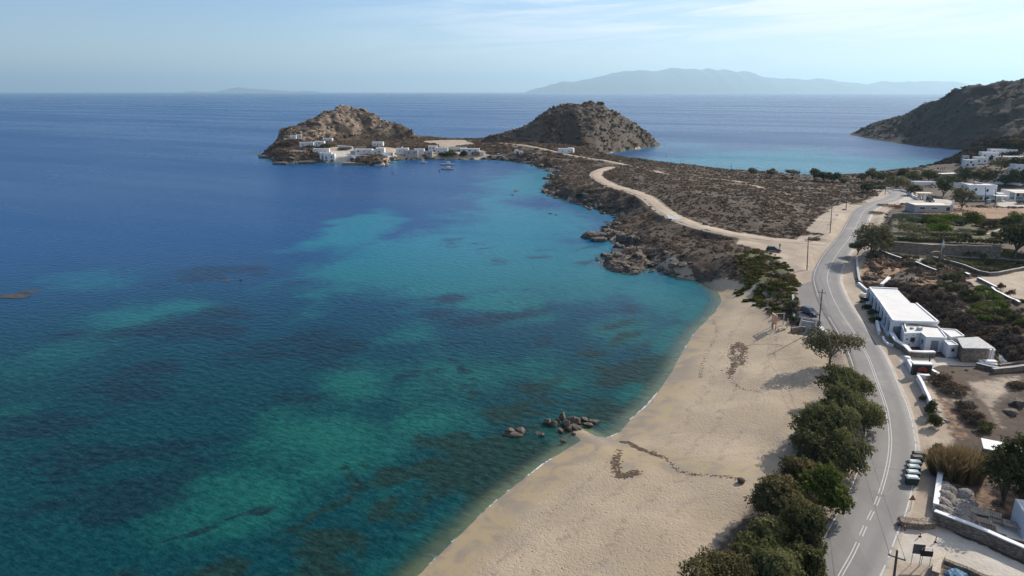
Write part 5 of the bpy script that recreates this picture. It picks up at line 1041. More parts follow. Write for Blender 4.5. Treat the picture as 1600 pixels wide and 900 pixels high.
# --- the long white building and its annexe
Z0, ZR = 4.7, 8.2
def Q(px, py, z): return P2(px, py, z)
A_, B_, C_ = Q(1359, 449, ZR), Q(1375.5, 471, ZR), Q(1396, 501, ZR); D_, E_, E2, F_ = Q(1466, 503, ZR), Q(1432, 474, ZR), Q(1424, 473, ZR), Q(1402, 451, ZR)
cx, cy = C_; L0 = lambda p: (p[0] - cx, p[1] - cy)
root = empty("long_white_building", (cx, cy, Z0), 0, "long low white building with flat white roof and tall dark windows facing the road", "building")
poly = [L0(p) for p in (A_, B_, C_, D_, E2, F_)]
m = MB(); m.prism(poly, -0.8, ZR - Z0 - 0.3); m.build('wall', M['white'], root)
def shrink(P, k):
    c_ = (sum(p[0] for p in P) / len(P), sum(p[1] for p in P) / len(P)); return [(c_[0] + (p[0] - c_[0]) * k, c_[1] + (p[1] - c_[1]) * k) for p in P]
e1, e2 = L0(E_), L0(E2); far_r = [L0(A_), L0(B_), L0(E2), L0(F_)]; near_r = [L0(B_), L0(C_), L0(D_), L0(E_), L0(E2)]
m = MB(); m.prism(shrink(far_r, 0.985), ZR - Z0 - 0.297, ZR - Z0 - 0.12); m.prism(shrink(near_r, 0.985), ZR - Z0 - 0.297, ZR - Z0 - 0.04); m.build('roof', M['roofwhite'], root)
m = MB()
for a, b in ((L0(A_), L0(B_)), (L0(B_), L0(C_)), (L0(C_), L0(D_)), (L0(F_), L0(A_)), (L0(D_), L0(E_))):
    d = Vector((b[0] - a[0], b[1] - a[1])); n_ = Vector((d.y, -d.x)).normalized(); mid = ((a[0] + b[0]) / 2 , (a[1] + b[1]) / 2, ZR - Z0 - 0.29); m.box(mid, (d.length + 0.16, 0.34, 0.42), math.atan2(d.y, d.x))
m.build('parapet', M['white'], root)
fa = [L0(A_), L0(B_), L0(C_)]; k_ = 0
for (a, b), nwin in (((fa[0], fa[1]), 3), ((fa[1], fa[2]), 4)):
    d = Vector((b[0] - a[0], b[1] - a[1])); n_ = Vector((d.y, -d.x)).normalized()
    if n_.x > 0: n_ = -n_
    for i in range(nwin):
        t = (i + 0.5) / nwin; x, y = a[0] + d.x * t, a[1] + d.y * t; w_ = d.length / nwin - 0.55
        window_part(root, (x, y, 1.55), w_, 2.0, (n_.x, n_.y), 0.12)
    for i in range(nwin + (1 if b is fa[2] else 0)):
        t = i / nwin; x, y = a[0] + d.x * t + n_.x * 0.22, a[1] + d.y * t + n_.y * 0.22; c_ = MB(); c_.box((x, y, -0.8), (0.42, 0.5, ZR - Z0 + 0.45), math.atan2(d.y, d.x)); c_.build('pilaster', M['white'], root)
    l_ = MB(); l_.box((a[0] + d.x / 2 + n_.x * 0.35, a[1] + d.y / 2 + n_.y * 0.35, 0.08), (d.length, 0.7, 0.3), math.atan2(d.y, d.x)); l_.build('ledge', M['white'], root)
d = Vector((L0(D_)[0], L0(D_)[1])); n_ = Vector((d.y, -d.x)).normalized(); n_ = n_ if n_.y < 0 else -n_
door_part(root, (d.x * 0.11, d.y * 0.11, 0.0), 1.5, 2.3, (n_.x, n_.y))
m = MB(); a, b = L0(D_), L0(E_); m.tube([(a[0] + .3, a[1] + .3, 3.1), (b[0] + .3, b[1] + .3, 3.1)], 0.07, 6); m.build('gutter', M['grey'], root)
# annexe with pitted white walls
def block(name, pts, zt, label, roofm='roofwhite', wallm='white', z0=Z0, rim=0.2, parts=None, cat='building'):
    P = [Q(a, b, zt) for a, b in pts]; o0 = P[1]; root = empty(name, (o0[0], o0[1], z0), 0, label, cat); L = [(p[0] - o0[0], p[1] - o0[1]) for p in P]; H_ = zt - z0
    m = MB(); m.prism(L, -0.8, H_); m.build('wall', M[wallm], root)
    m = MB(); m.prism(shrink(L, 0.90), H_ + 0.003, H_ + 0.05); m.build('roof', M[roofm], root)
    if rim:
        m = MB(); n = len(L)
        for i in range(n):
            a, b = L[i], L[(i + 1) % n]; d = Vector((b[0] - a[0], b[1] - a[1])); c_ = (sum(p[0] for p in L) / n, sum(p[1] for p in L) / n); nn = Vector((d.y, -d.x)).normalized(); mid = Vector(((a[0] + b[0]) / 2, (a[1] + b[1]) / 2))
            if nn.dot(Vector(c_) - mid) < 0: nn = -nn
            m.box((mid.x + nn.x * 0.1, mid.y + nn.y * 0.1, H_ + 0.002 + 0.004 * i), (d.length - 0.02, 0.2, rim), math.atan2(d.y, d.x))
        m.build('parapet', M[wallm], root)
    if parts: parts(root, L, H_)
    return root
def fn(a, b, L):
    d = Vector((b[0] - a[0], b[1] - a[1])); n_ = Vector((d.y, -d.x)).normalized(); c_ = Vector((sum(p[0] for p in L) / len(L), sum(p[1] for p in L) / len(L))); 
    return n_ if n_.dot(Vector(a) - c_) > 0 else -n_
def annex_parts(root, L, H_):
    a, b = L[1], L[2]; n_ = fn(a, b, L); f = lambda t: (a[0] + (b[0] - a[0]) * t, a[1] + (b[1] - a[1]) * t)
    x, y = f(0.55); window_part(root, (x, y, 1.5), 0.8, 0.75, (n_.x, n_.y), frame='greydoor')
    for t, z, s_ in ((0.22, 1.5, .38), (0.6, 0.75, .3), (0.4, 0.5, .3), (0.2, 0.35, .26), (0.12, 2.3, .22), (0.55, 2.35, .2), (0.82, 2.4, .24)):
        x, y = f(t); p_ = MB(); p_.box((x + n_.x * .01, y + n_.y * .01, z), (s_, 0.03, s_ * .7), math.atan2(b[1] - a[1], b[0] - a[0])); p_.build('niche', M['glass'], root)
    a2, b2 = L[0], L[1]; n2 = fn(a2, b2, L)
    for t, z in ((.3, 2.2), (.45, 1.9), (.6, 1.5), (.7, 2.2), (.8, 1.2)): p_ = MB(); p_.box((a2[0] + (b2[0] - a2[0]) * t + n2.x * .01, a2[1] + (b2[1] - a2[1]) * t + n2.y * .01, z), (.24, .03, .2), math.atan2(b2[1] - a2[1], b2[0] - a2[0])); p_.build('niche', M['glass'], root)
    a, b = L[2], L[3]; n_ = fn(a, b, L); x, y = (a[0] + b[0]) / 2, (a[1] + b[1]) / 2; window_part(root, (x, y, 1.5), 0.5, 0.7, (n_.x, n_.y), frame='greydoor')
    a, b = L[3], L[4]; n_ = fn(a, b, L); x, y = a[0] + (b[0] - a[0]) * .45, a[1] + (b[1] - a[1]) * .45; door_part(root, (x, y, 0.02), 1.3, 2.2, (n_.x, n_.y))
    for t0_, t1_, off in ((.05, .95, .5), (.1, .8, .75)):
        bm_ = MB(); bm_.box((L[0][0] + (L[5][0] - L[0][0]) * .5, L[0][1] + (L[5][1] - L[0][1]) * .5 - off, H_ + .06), (6.5 * (t1_ - t0_) + .6, .16, .2), math.atan2(L[5][1] - L[0][1], L[5][0] - L[0][0])); bm_.build('roof_timber', M['wood'], root)
    for k_, (fx, fy_) in enumerate(((.62, .55), (.7, .75), (.45, .7))):
        ac = MB(); ac.box((L[1][0] + (L[4][0] - L[1][0]) * fx, L[1][1] + (L[5][1] - L[1][1]) * fy_, H_ + .055), (.9 - .2 * k_, .5, .55 - .12 * k_), .2 * k_); ac.build('roof_unit', M['grey'] if k_ else M['metal'], root)
    v = MB(); v.tube([(L[0][0] + .6, L[0][1] + .3, H_ + .3), (L[1][0] + .7, L[1][1] + .8, H_ + .3)], 0.16, 8); v.build('duct', M['metal'], root)
block("white_annexe", [(1408,505),(1413,522),(1439,521),(1447,528),(1480,529),(1466,511)], 7.4, "white annexe with pitted wall, small window and grey door before the long building", parts=annex_parts)
block("white_store_room", [(1468,514),(1486,528),(1507,525.5),(1494,516)], 7.5, "low white flat roofed room between the annexe and the stone room")
def cube_parts(root, L, H_):
    a, b = L[1], L[2]; n_ = fn(a, b, L); window_part(root, ((a[0] + b[0]) / 2, (a[1] + b[1]) / 2, 1.45), 0.4, 0.45, (n_.x, n_.y), frame='greydoor')
    m = MB(); m.box(((a[0] + b[0]) / 2 + n_.x * .3, (a[1] + b[1]) / 2 + n_.y * .3, 1.9), (0.9, .5, .06), math.atan2(b[1] - a[1], b[0] - a[0])); m.build('hood', M['wood'], root)
block("white_cube_room", [(1475,533),(1482,540.5),(1498,540),(1487,533)], 7.0, "small white cube shaped room with one tiny hooded window on the terrace", parts=cube_parts)
def stone_parts(root, L, H_):
    a, b = L[1], L[2]; n_ = fn(a, b, L); m = MB()
    for i in range(15): t = i / 14; p0 = (L[0][0] + (L[3][0] - L[0][0]) * t, L[0][1] + (L[3][1] - L[0][1]) * t); p1 = (a[0] + (b[0] - a[0]) * t + n_.x * .5, a[1] + (b[1] - a[1]) * t + n_.y * .5); m.tube([(p0[0], p0[1], H_ + .14), (p1[0], p1[1], H_ + .14)], 0.05, 5)
    m.build('roof_rafters', M['metal'], root)
block("stone_room", [(1496,532),(1505,546),(1543,546),(1526,529)], 7.2, "brown stone walled room with a pale slatted flat roof at the end of the terrace", 'grey', 'stone', rim=0.0, parts=stone_parts)
m = MB(); P = [Q(a, b, 7.3) for a, b in ((1495,530),(1504,545.5),(1555,546.5),(1528,528))]; o0 = P[1]; L = [(p[0] - o0[0], p[1] - o0[1]) for p in P]; rp = MB(); rp.prism(L, 0, 0.12); rt = empty("slatted_canopy", (o0[0], o0[1], 7.42), 0, "pale slatted canopy roof reaching out over the stone room", "canopy"); rp.build('roof_panel', M['slatroof'], rt)
for i in (2, 3): s_ = MB(); s_.box((L[i][0] * .97, L[i][1] + (.4 if i == 2 else -.4), -2.75), (.18, .18, 2.75)); s_.build('post', M['white'], rt)
# terrace walls and other masonry
def wallthing(pts, h_, th, label, name, mat, cap=None, cat="wall", step=2.0, zfun=None, caph=0.08, parent_mat=None, px_dz=0.0):
    P = dens([T(*p).to_2d() for p in pts], step); o0 = P[0]; z0 = zat(*o0); root = empty(name, (o0[0], o0[1], z0), 0, label, cat)
    g = zfun or (lambda x, y: zat(x, y)); m = MB(); L = [(p[0] - o0[0], p[1] - o0[1]) for p in P]; zz = lambda x, y: g(x + o0[0], y + o0[1]) - z0
    m.wall(L, th, zz, h_, 0); m.build('masonry', M[mat], root)
    if cap:
        c_ = MB(); HS_ = [h_] * len(L)
        c2 = MB(); c2.wall(L, th + 0.1, lambda x, y: zz(x, y) + h_ + 0.003, caph, foot=0.0); c2.build('coping', M[cap], root)
    return root
flat = lambda z: (lambda x, y: z)
wallthing([(1391,527),(1400,541),(1414,549),(1421,557),(1440,558),(1459,558)], 0.95, 0.75, "thick white parapet round the terrace below the pitted annexe, stone faced outside", "terrace_wall", 'stone', 'white', zfun=flat(4.7), caph=0.22)
wallthing([(1380,514),(1382,520),(1386,524),(1390,525)], 0.45, 0.25, "small curved white planter kerb at the corner of the long building", "planter_kerb", 'white', 'white', "kerb", 0.8)
wallthing([(1379,529),(1381,535),(1387,540),(1396,542)], 0.45, 0.25, "larger curved white planter kerb under the terrace wall", "planter_kerb", 'white', 'white', "kerb", 0.8)
wallthing([(1369,507),(1371,514),(1373,524)], 0.85, 0.4, "short thick white wall with a rounded top in the shade of the facade", "white_wall", 'white', 'white', step=1.0)
wallthing([(1341,445),(1349,452),(1356,458)], 0.6, 0.4, "white parapet running down to the far corner of the long building", "white_wall", 'white', 'white')
wallthing([(1344,461),(1350,462),(1358,462)], 0.5, 0.4, "low white wall stub by the far end of the facade", "white_wall", 'white', 'white')
wallthing([(1377,447),(1385,440),(1389,436)], 0.5, 0.7, "sloping white ramp wall behind the long building", "white_ramp", 'white', 'white', "ramp")
wallthing([(1337,405),(1339,420),(1341,434),(1343,443)], 0.7, 0.45, "dry stone wall along the roadside ditch", "stone_wall", 'stone', 'grey')
wallthing([(1374,393),(1390,400),(1408,406)], 0.6, 0.34, "white capped track wall, upper stretch near the bend", "track_wall", 'stone', 'white')
wallthing([(1430,412),(1446,419),(1462,425)], 0.6, 0.34, "white capped track wall, middle stretch below the arch", "track_wall", 'stone', 'white')
wallthing([(1508,430),(1514,433)], 0.7, 0.5, "short white capped wall stub by the dirt yard entrance", "track_wall", 'stone', 'white')
wallthing([(1527,438),(1545,447),(1557,453)], 0.7, 0.4, "white capped wall along the dirt yard, upper stretch", "yard_wall", 'stone', 'white')
wallthing([(1549,453),(1566,464),(1592,477)], 0.7, 0.4, "white capped wall along the dirt yard, lower stretch with the corner", "yard_wall", 'stone', 'white')
wallthing([(1457,405),(1480,411),(1505,418),(1530,428),(1545,431),(1560,430),(1580,426),(1610,420)], 0.8, 0.35, "pale topped stone wall curving round the lawn enclosure", "enclosure_wall", 'stone', 'grey')
wallthing([(1470,400),(1500,403),(1550,405),(1600,408)], 0.3, 0.4, "low white topped edge wall along the path behind the lawn", "path_wall", 'stone', 'grey')
wallthing([(1390,393),(1420,395),(1470,398),(1520,400),(1562,402)], 3.0, 0.7, "tall brown dry stone retaining wall under the terrace garden", "retaining_wall", 'stone', None)
wallthing([(1397,374),(1420,376),(1445,377),(1474,378)], 0.9, 0.4, "thin pale stone wall between the two garden terraces", "garden_wall", 'stone', 'grey', zfun=lambda x, y: zat(x, y) - 0.1)
wallthing([(1394,341),(1440,341),(1500,345),(1560,350),(1610,353)], 1.6, 0.6, "dark stone wall along the back of the terrace garden", "garden_wall", 'stone', None)
wallthing([(1541,367),(1552,363),(1566,358)], 0.25, 0.5, "pale stone edging of the sloping garden path", "path_edging", 'palewood', None, "edging")
b = T(1395, 389); m = MB(); m.box((0, 0, -.2), (2.6, .5, 1.5)); o = m.build("stone_sign_block", M['grey']); o.location = b; o.rotation_euler = (0, 0, R(-4)); tag(o, "plain grey masonry block at the end of the retaining wall by the track", "block")
# stone arch with a flag
b = T(1461, 409); root = empty("stone_arch", b, R(-12), "small rough stone arch gateway beside the flagpole at the lawn wall", "arch"); m = MB()
for sx in (-1, 1): m.box((sx * 1.5, 0, -.4), (1.5, 1.1, 2.2), taper=.86)
m.build('pier', M['stone'], root); m = MB(); N = 9
V = []; 
for i in range(N + 1):
    a = math.pi * i / N
    for r_ in (0.72, 1.75):
        for y in (-.5, .5): V.append((math.cos(a) * r_, y, 1.7 + math.sin(a) * r_ * .75))
F = []
for i in range(N):
    k = i * 4; F += [(k, k + 1, k + 5, k + 4), (k + 2, k + 6, k + 7, k + 3), (k, k + 4, k + 6, k + 2), (k + 1, k + 3, k + 7, k + 5)]
F += [(0, 2, 3, 1), (4 * N, 4 * N + 1, 4 * N + 3, 4 * N + 2)]; m.add(V, F); m.build('arch_ring', M['stone'], root)
b = T(1469, 403); fh = hgt(b, 1470, 374); root = empty("flagpole", b, 0, "white pole with a limp white and blue flag behind the stone arch", "flagpole"); m = MB(); m.tube([(0, 0, -.3), (0, 0, fh)], .06, 8, r1=.04); m.build('pole', M['white'], root)
m = MB(); V = []; 
for i in range(7):
    for j in range(6): u, v = i / 6, j / 5; V.append((.06 + u * .55 + .06 * math.sin(v * 6), .12 * math.sin(u * 9 + v * 3), fh - .1 - v * 1.5 - u * .9))
m.add(V, [(i * 6 + j, i * 6 + j + 1, i * 6 + j + 7, i * 6 + j + 6) for i in range(6) for j in range(5)], 0, True)
for k, f in enumerate(m.f): m.mi[k] = 1 if (k % 5) in (1, 3) else 0
m.build('flag', [M['white'], M['bluegrey']], root)

# --- houses by the far bay
def two_storey(root):
    m = MB(); m.box((-.6, 5.2, 6.0), (1.2, 1.2, 1.0)); m.build('roof_tank', M['metal'], root)
    m = MB(); m.box((1.4, 5.6, 6.0), (1.6, .8, .7)); m.build('solar_heater', M['grey'], root)
    m = MB(); m.box((0, -1.3, -.8), (12.6, 2.6, 3.2)); m.build('ground_floor', M['white'], root)
    m = MB(); m.box((0, -2.64, 2.0), (12.7, .06, .38)); m.build('blue_band', M['bluegrey'], root)
    for x in (-3.8, -1.4, 1.0): window_part(root, (x, -2.6, 1.05), 1.7, 1.5, (0, -1))
    m = MB(); m.box((5.6, -4.2, 2.35), (5.2, 3.2, .16)); m.build('porch_roof', M['roofwhite'], root)
    for x in (3.4, 5.4, 7.8): m = MB(); m.box((x, -5.5, -.8), (.35, .35, 3.15)); m.build('porch_post', M['white'], root)
    m = MB(); m.box((7.2, -.2, -.8), (2.6, 2.6, 3.8)); m.build('side_wing', M['white'], root)
house(1532, 312, 11.5, 6.5, 6.0, -8, "two storey white house with a blue band and arched ground floor by the bay road", [(0, -.22, 4.3, .8, 1.1), (0, .18, 4.0, .9, 1.1)], extra=two_storey)
def porch(root):
    m = MB(); m.box((0, -1.8, 2.9), (12.4, 4.2, .28)); m.build('porch_roof', M['cream'], root)
    for x in (-5.8, -2.0, 2.0, 5.8): m = MB(); m.box((x, -3.6, -.6), (.45, .45, 3.5)); m.build('column', M['white'], root)
    m = MB(); m.box((0, -.06, .0), (11.6, .08, .9)); m.build('blue_shaded_base', M['bluegrey'], root)  # strip along the wall base with its blue shade put into the colour
house(1600, 311, 12, 7, 3.0, -6, "single storey house with a cream flat roof and columned porch at the picture edge", [(0, -.25, 1.7, 1.6, 1.2), (0, .2, 1.7, 1.6, 1.2)], [(0, 0, 1.1, 2.1)], roofm='cream', extra=porch)
house(1516, 262, 6.5, 5, 4.2, -14, "white house with blue shutters, lowest of the stepped row above the bay", [(0, -.25, 1.6, .9, .9), (0, .2, 1.6, .9, .9), (0, .0, 3.2, .8, .8)], fr='blue', group="stepped white houses above the bay")
house(1533, 256, 7, 5, 3.6, -14, "stepped white house with a tan terrace wall, second from the water", [(0, -.2, 1.6, .9, .9), (0, .25, 1.6, .9, .9)], wallm='white', roofm='cream', group="stepped white houses above the bay")
house(1546, 247, 9, 5, 3.2, -14, "white block with a stepped roof in the middle of the stepped row", [(0, -.3, 1.6, .8, .8), (0, .1, 1.6, .8, .8)], [(0, .35, 1.0, 2.0)], group="stepped white houses above the bay")
house(1568, 242, 15, 5, 3.0, -10, "long white top house of the stepped row with a round dark window", [(0, -.38, 1.7, 1.1, 1.1), (0, .1, 1.6, .8, .8), (0, .3, 1.6, .8, .8)], group="stepped white houses above the bay")
house(1508, 256, 3.2, 3.2, 4.6, -14, "narrow shaded balcony tower with dark rails at the sea end of the stepped row", [(0, 0, 3.2, 1.8, 1.1), (0, 0, 1.2, 1.6, 1.0)], wallm='grey', group="stepped white houses above the bay")
house(1596, 268, 6, 5, 3.0, -8, "small pale house with a cream roof among the dark trees at the picture edge", [(0, -.2, 1.5, .8, .8), (0, .2, 1.5, .8, .8)], roofm='cream', name="pale_house")
house(1577, 283, 6.5, 5, 2.8, -8, "low white house half hidden behind the two storey house", [(0, -.2, 1.5, .9, .8), (0, .2, 1.5, .9, .8)])
house(1583, 249, 18, 4, 1.6, -6, "long thin flat roof with a pale edge under the top houses", [(0, -.3, .8, 1.2, .6), (0, .3, .8, 1.2, .6)], name="terrace_building", cat="building", parapet=.1)
house(1484, 277, 14, 5, 1.8, 8, "low beach building with a long pale terrace roof by the rocks", [(0, -.3, .9, 2, .7), (0, .3, .9, 2, .7)], name="beach_building", cat="building", parapet=.1, wallm='grey')
house(1445, 290, 11, 4, 1.6, -4, "low white building behind the kiosk with a long white wall", [(0, .3, .9, .8, .6)], name="white_outbuilding", cat="building")
house(1497, 292, 9, 4, 1.7, -4, "white outbuilding beside the two storey house", [(0, -.3, .9, .8, .6)], name="white_outbuilding", cat="building")
def shed(root):
    m = MB(); m.box((.2, -.05, -.6), (14.4, .1, .5)); m.build('plinth', M['grey'], root)
    m = MB(); m.box((7.35, 1.0, .0), (.5, .5, 4.4)); m.build('gate_pillar', M['white'], root)
house(1458, 331, 14, 7, 2.4, -3, "low grey concrete store with a flat terrace roof and dark openings below the kiosk", [(0, -.3, 1.4, 2.0, .7), (0, .02, 1.4, 2.2, .6), (0, .38, 1.1, 1.6, 1.5)], wallm='grey', roofm='cream', name="concrete_store", cat="building", parapet=.12, extra=shed)
def kiosk():
    b = T(1444, 312); root = empty("kiosk", b, R(-6), "open kiosk with a thin canopy roof and white panel beside the road", "kiosk"); m = MB(); m.box((0, 1.2, 2.7), (6.0, 3.4, .14)); m.build('canopy_roof', M['cream'], root)
    for x in (-2.7, -.9, 2.7):
        for y in (-.2, 2.6): m = MB(); m.box((x, y, -.3), (.18, .18, 3.0)); m.build('post', M['wood'], root)
    m = MB(); m.box((.2, 1.0, -.2), (1.4, .9, 2.4)); m.build('white_panel', M['white'], root); m = MB(); m.box((-1.9, 1.0, -.2), (1.5, .9, 1.2)); m.build('counter', M['wood'], root)
kiosk()
b = T(1544, 318); m = MB(); m.box((0, 0, -.2), (1.7, .8, 1.9)); o = m.build("electric_cabinet", M['grey']); o.location = b; tag(o, "grey electric cabinet between the two poles before the white house", "cabinet")
wallthing([(1395,299),(1408,299),(1418,302),(1426,308),(1436,313)], 0.8, .4, "white parapet along the road turn before the kiosk", "road_parapet", 'white', 'white')
wallthing([(1493,296),(1540,290),(1600,292)], 0.9, .4, "pale garden wall running behind the two storey house", "garden_boundary_wall", 'white', None)
for i, (px, by, ty) in enumerate([(1463,270,261.5),(1468,270,261.5),(1471,270,261),(1474,270,260.5)]):
    b = T(px, by); h_ = hgt(b, px, ty); root = empty("beach_flag", b, 0, ["beach flagpole with a square dark blue flag, first by the bay rocks", "bare slim beach flagpole, second by the bay rocks", "beach flagpole with a dark limp flag, third by the bay rocks", "last slim pole of the four by the bay rocks"][i], "flagpole", "flagpoles by the bay"); m = MB(); m.tube([(0, 0, -.3), (0, 0, h_)], .09, 6); m.build('pole', M['grey'], root); m = MB(); m.box((.5 if i == 0 else .2, 0, h_ - (1.1 if i == 0 else 1.6)), (.9 if i == 0 else .35, .05, 1.0 if i == 0 else 1.5)); m.build('flag', M['navy'], root)
# --- the islet village
VG = "white houses of the islet village"
def vh(px, by, w_, d_, h_, rot, label, wins, doors=(), wm='shadewhite', **k): return house(px, by, w_ * 1.12, d_, h_ * 0.98, rot, label, wins, doors, wallm=wm, group=VG, fr=k.pop('fr', 'bluegrey'), **k)
W2 = [(0, -.25, 1.6, .8, .8), (0, .25, 1.6, .8, .8)]
vh(458.5, 219, 4.2, 4, 3.6, 10, "highest village house on the islet slope, shaded half of the pair", [(0, 0, 1.8, .8, .8)]); vh(467, 217.5, 4.0, 4, 3.9, 10, "sunlit white cube joined to the highest village house", [(0, .2, 2.2, .8, .8)], [(0, -.2, .8, 2)])
vh(479, 229.5, 10, 5, 3.4, 6, "long low house below the highest pair on the islet", W2); vh(499, 230, 7, 6, 4.4, 4, "tall house beside the big round dark bush on the islet", W2 + [(0, 0, 3.2, .8, .8)]); vh(512, 222, 7, 5, 3.0, 4, "white house rising behind the big round dark bush", W2)
vh(502, 241, 11, 5, 4.0, 4, "white house with a tan roof above the front shore house", W2, roofm='cream'); vh(509, 246, 8, 4, 3.4, 4, "middle house of the three stepped above the rocks", W2); vh(514.5, 252, 7.5, 6, 5.2, 4, "front shore house with two dark windows and sunlit side wall", [(0, -.25, 3.2, 1.0, .9), (0, .22, 3.2, 1.0, .9)])
vh(553, 241.5, 5, 5, 2.6, 0, "small grey-blue shed at the end of the long village house", [], wm='grey'); vh(568, 242, 12, 6, 4.2, 0, "long white village house with three dark windows", [(0, -.3, 2.8, 1.4, .9), (0, .05, 2.4, .7, 1.0), (0, .35, 2.2, .7, .7)]); vh(583, 242, 6, 6, 3.6, 0, "lower white house next to the long village house", W2); vh(594, 242, 6, 6, 5.0, 0, "tall white village house with a terrace cut into its top", [(0, -.1, 2.4, 1.4, .8)])
vh(590, 228.5, 8, 5, 3.2, 0, "lone small house on the slope above the village", W2, [(0, .02, .9, 2)]); vh(607, 243, 7, 4, 2.0, 0, "white stepped terrace house with a wide ramp", [], [(0, .3, .9, 1.8)]); vh(625, 241, 5.5, 5, 4.4, 0, "white house with a thin chimney, first of the beach row", [(0, 0, 2.6, .7, .8)], extra=lambda r_: MB().box((1.4, 1.2, 4.4), (.5, .5, 1.3)).build('chimney', M['white'], r_))
vh(632, 241, 5.5, 5, 4.6, 0, "narrow white house with a chimney, second of the beach row", [(0, .1, 2.8, .7, .8)], extra=lambda r_: MB().box((-1.6, 1.2, 4.6), (.5, .5, 1.6)).build('chimney', M['white'], r_)); vh(643, 244.5, 9, 4, 4.6, 0, "house with a shaded blue-grey front over the beach", [(0, -.2, 2.8, .8, 1.0), (0, .25, 2.8, .8, 1.0)], wm='grey'); vh(655, 241.5, 7, 5, 4.2, 0, "bright white house beside the shaded blue-grey front", [(0, -.2, 2.4, .8, .8)])  # shaded front: its shadow is put into the grey wall colour
vh(667, 243, 8, 4, 3.2, 0, "boathouse on the beach row, its wall toned grey for shade", [(0, .2, 1.4, 1.2, 1.2)], wm='grey'); vh(676, 236, 6.5, 5, 4.0, 0, "upper white storey with pale blue windows above the boathouse", [(0, -.28, 2.4, 1.2, 1.0), (0, .1, 2.4, 1.2, 1.0)]); vh(690, 240, 9, 5, 4.4, 0, "white house with a rubble terrace left of the dark village trees", W2, roofm='cream')  # boathouse: grey wall colour stands in for its shadowed base
vh(712, 235, 16, 4, 2.4, 0, "long pale building behind the dark village trees", [(0, -.3, 1.2, .8, .8), (0, .3, 1.2, .8, .8)]); vh(734, 242, 14, 6, 4.6, 0, "large white house with a blue veranda at the end of the beach row", [(0, -.3, 3.4, 1.4, 1.0), (0, 0, 3.4, 1.4, 1.0), (0, .3, 3.4, 1.0, 1.0), (0, -.2, 1.2, 1.6, 1.6), (0, .15, 1.2, 1.6, 1.6)]); vh(744, 244, 5, 3, 3.2, 0, "brown stone lower wing in front of the blue veranda house", [(0, 0, 1.6, .8, 1)], wm='stone'); vh(753, 243, 3, 4, 2.6, 0, "small white end wall beside the sandy village road", [])
house(884, 239.5, 12, 5, 3.2, -12, "long low white chapel house at the foot of the second hill", [(0, -.2, 1.6, .7, .8), (0, .2, 1.6, .7, .8)], [(0, .36, .9, 2.0)], roofm='cream', name="white_chapel_house", group="white buildings at the foot of the second hill", extra=lambda r_: MB().box((3.4, 2.5, 3.2), (4, 3, .9)).build('upper_block', M['red'] if False else M['white'], r_))
house(807, 239.5, 3.0, 2.4, 2.6, 0, "small white box hut on the sandy flat", [(0, 0, 1.4, .8, .8)], name="white_hut", cat="hut", group="white buildings at the foot of the second hill"); house(814, 240.5, 3.4, 2.4, 1.8, 0, "lower white hut beside the box hut on the sandy flat", [(0, 0, 1, .8, .6)], name="white_hut", cat="hut", group="white buildings at the foot of the second hill")
wallthing([(453,238),(465,238),(478,238)], 1.2, .5, "white wall standing alone among the islet rocks", "white_wall", 'white', 'white'); wallthing([(527,229),(538,230),(551,231.5)], 1.2, .5, "white wall sloping down from the upper village houses", "white_wall", 'white', 'white'); wallthing([(472,219.5),(480,221.5),(488,222.5)], .8, .5, "pale path wall below the highest village house", "path_wall", 'white', 'white')
wallthing([(545,243.5),(560,244.5),(578,244.5)], 1.0, .5, "pale terrace edge before the long village house", "terrace_edge", 'white', None); wallthing([(596,243),(606,246),(612,247)], 1.6, .6, "white ramp wall going down to the village jetty", "ramp_wall", 'white', None)
# quay and jetty, stone boathouse arch
b = T(560, 257.5); m = MB(); m.box((0, 3, -2.5), (24, 6, 4.1)); o = m.build("stone_quay", M['rockquay']) if 'rockquay' in M else m.build("stone_quay", M['dark']); o.data.materials.clear(); o.data.materials.append(M['stone']); o.location = (b.x, b.y, 0); tag(o, "dark stone quay along the water in front of the village", "quay")
b = T(593, 258.5); m = MB(); m.box((0, 2, -2.5), (7, 5, 3.4)); o = m.build("concrete_jetty", M['grey']); o.location = (b.x, b.y, 0); tag(o, "short pale concrete jetty at the end of the dark quay", "jetty")
b = T(550, 251); root = empty("boat_shed", b, 0, "stone boat shed with a dark arched mouth above the quay", "shed"); m = MB(); P = [(-3, 0)] + [(3.0 * math.cos(math.pi - math.pi * i / 10), 2.9 * math.sin(math.pi * i / 10)) for i in range(1, 10)] + [(3, 0)]
V = [(x, 0, z) for x, z in P] + [(x, 5, z) for x, z in P]; n = len(P); m.add(V, [tuple(range(n)), tuple(range(2 * n - 1, n - 1, -1))] + [(i, n + i, n + (i + 1) % n, (i + 1) % n) for i in range(n)]); m.build('vault', M['grey'], root)
m = MB(); P = [(-1.6, 0)] + [(1.6 * math.cos(math.pi - math.pi * i / 8), 2.0 * math.sin(math.pi * i / 8)) for i in range(1, 8)] + [(1.6, 0)]; n = len(P); m.add([(x, -.05, z) for x, z in P] + [(x, .3, z) for x, z in P], [tuple(range(n)), tuple(range(2 * n - 1, n - 1, -1))] + [(i, n + i, n + (i + 1) % n, (i + 1) % n) for i in range(n)]); m.build('doorway', M['glass'], root)
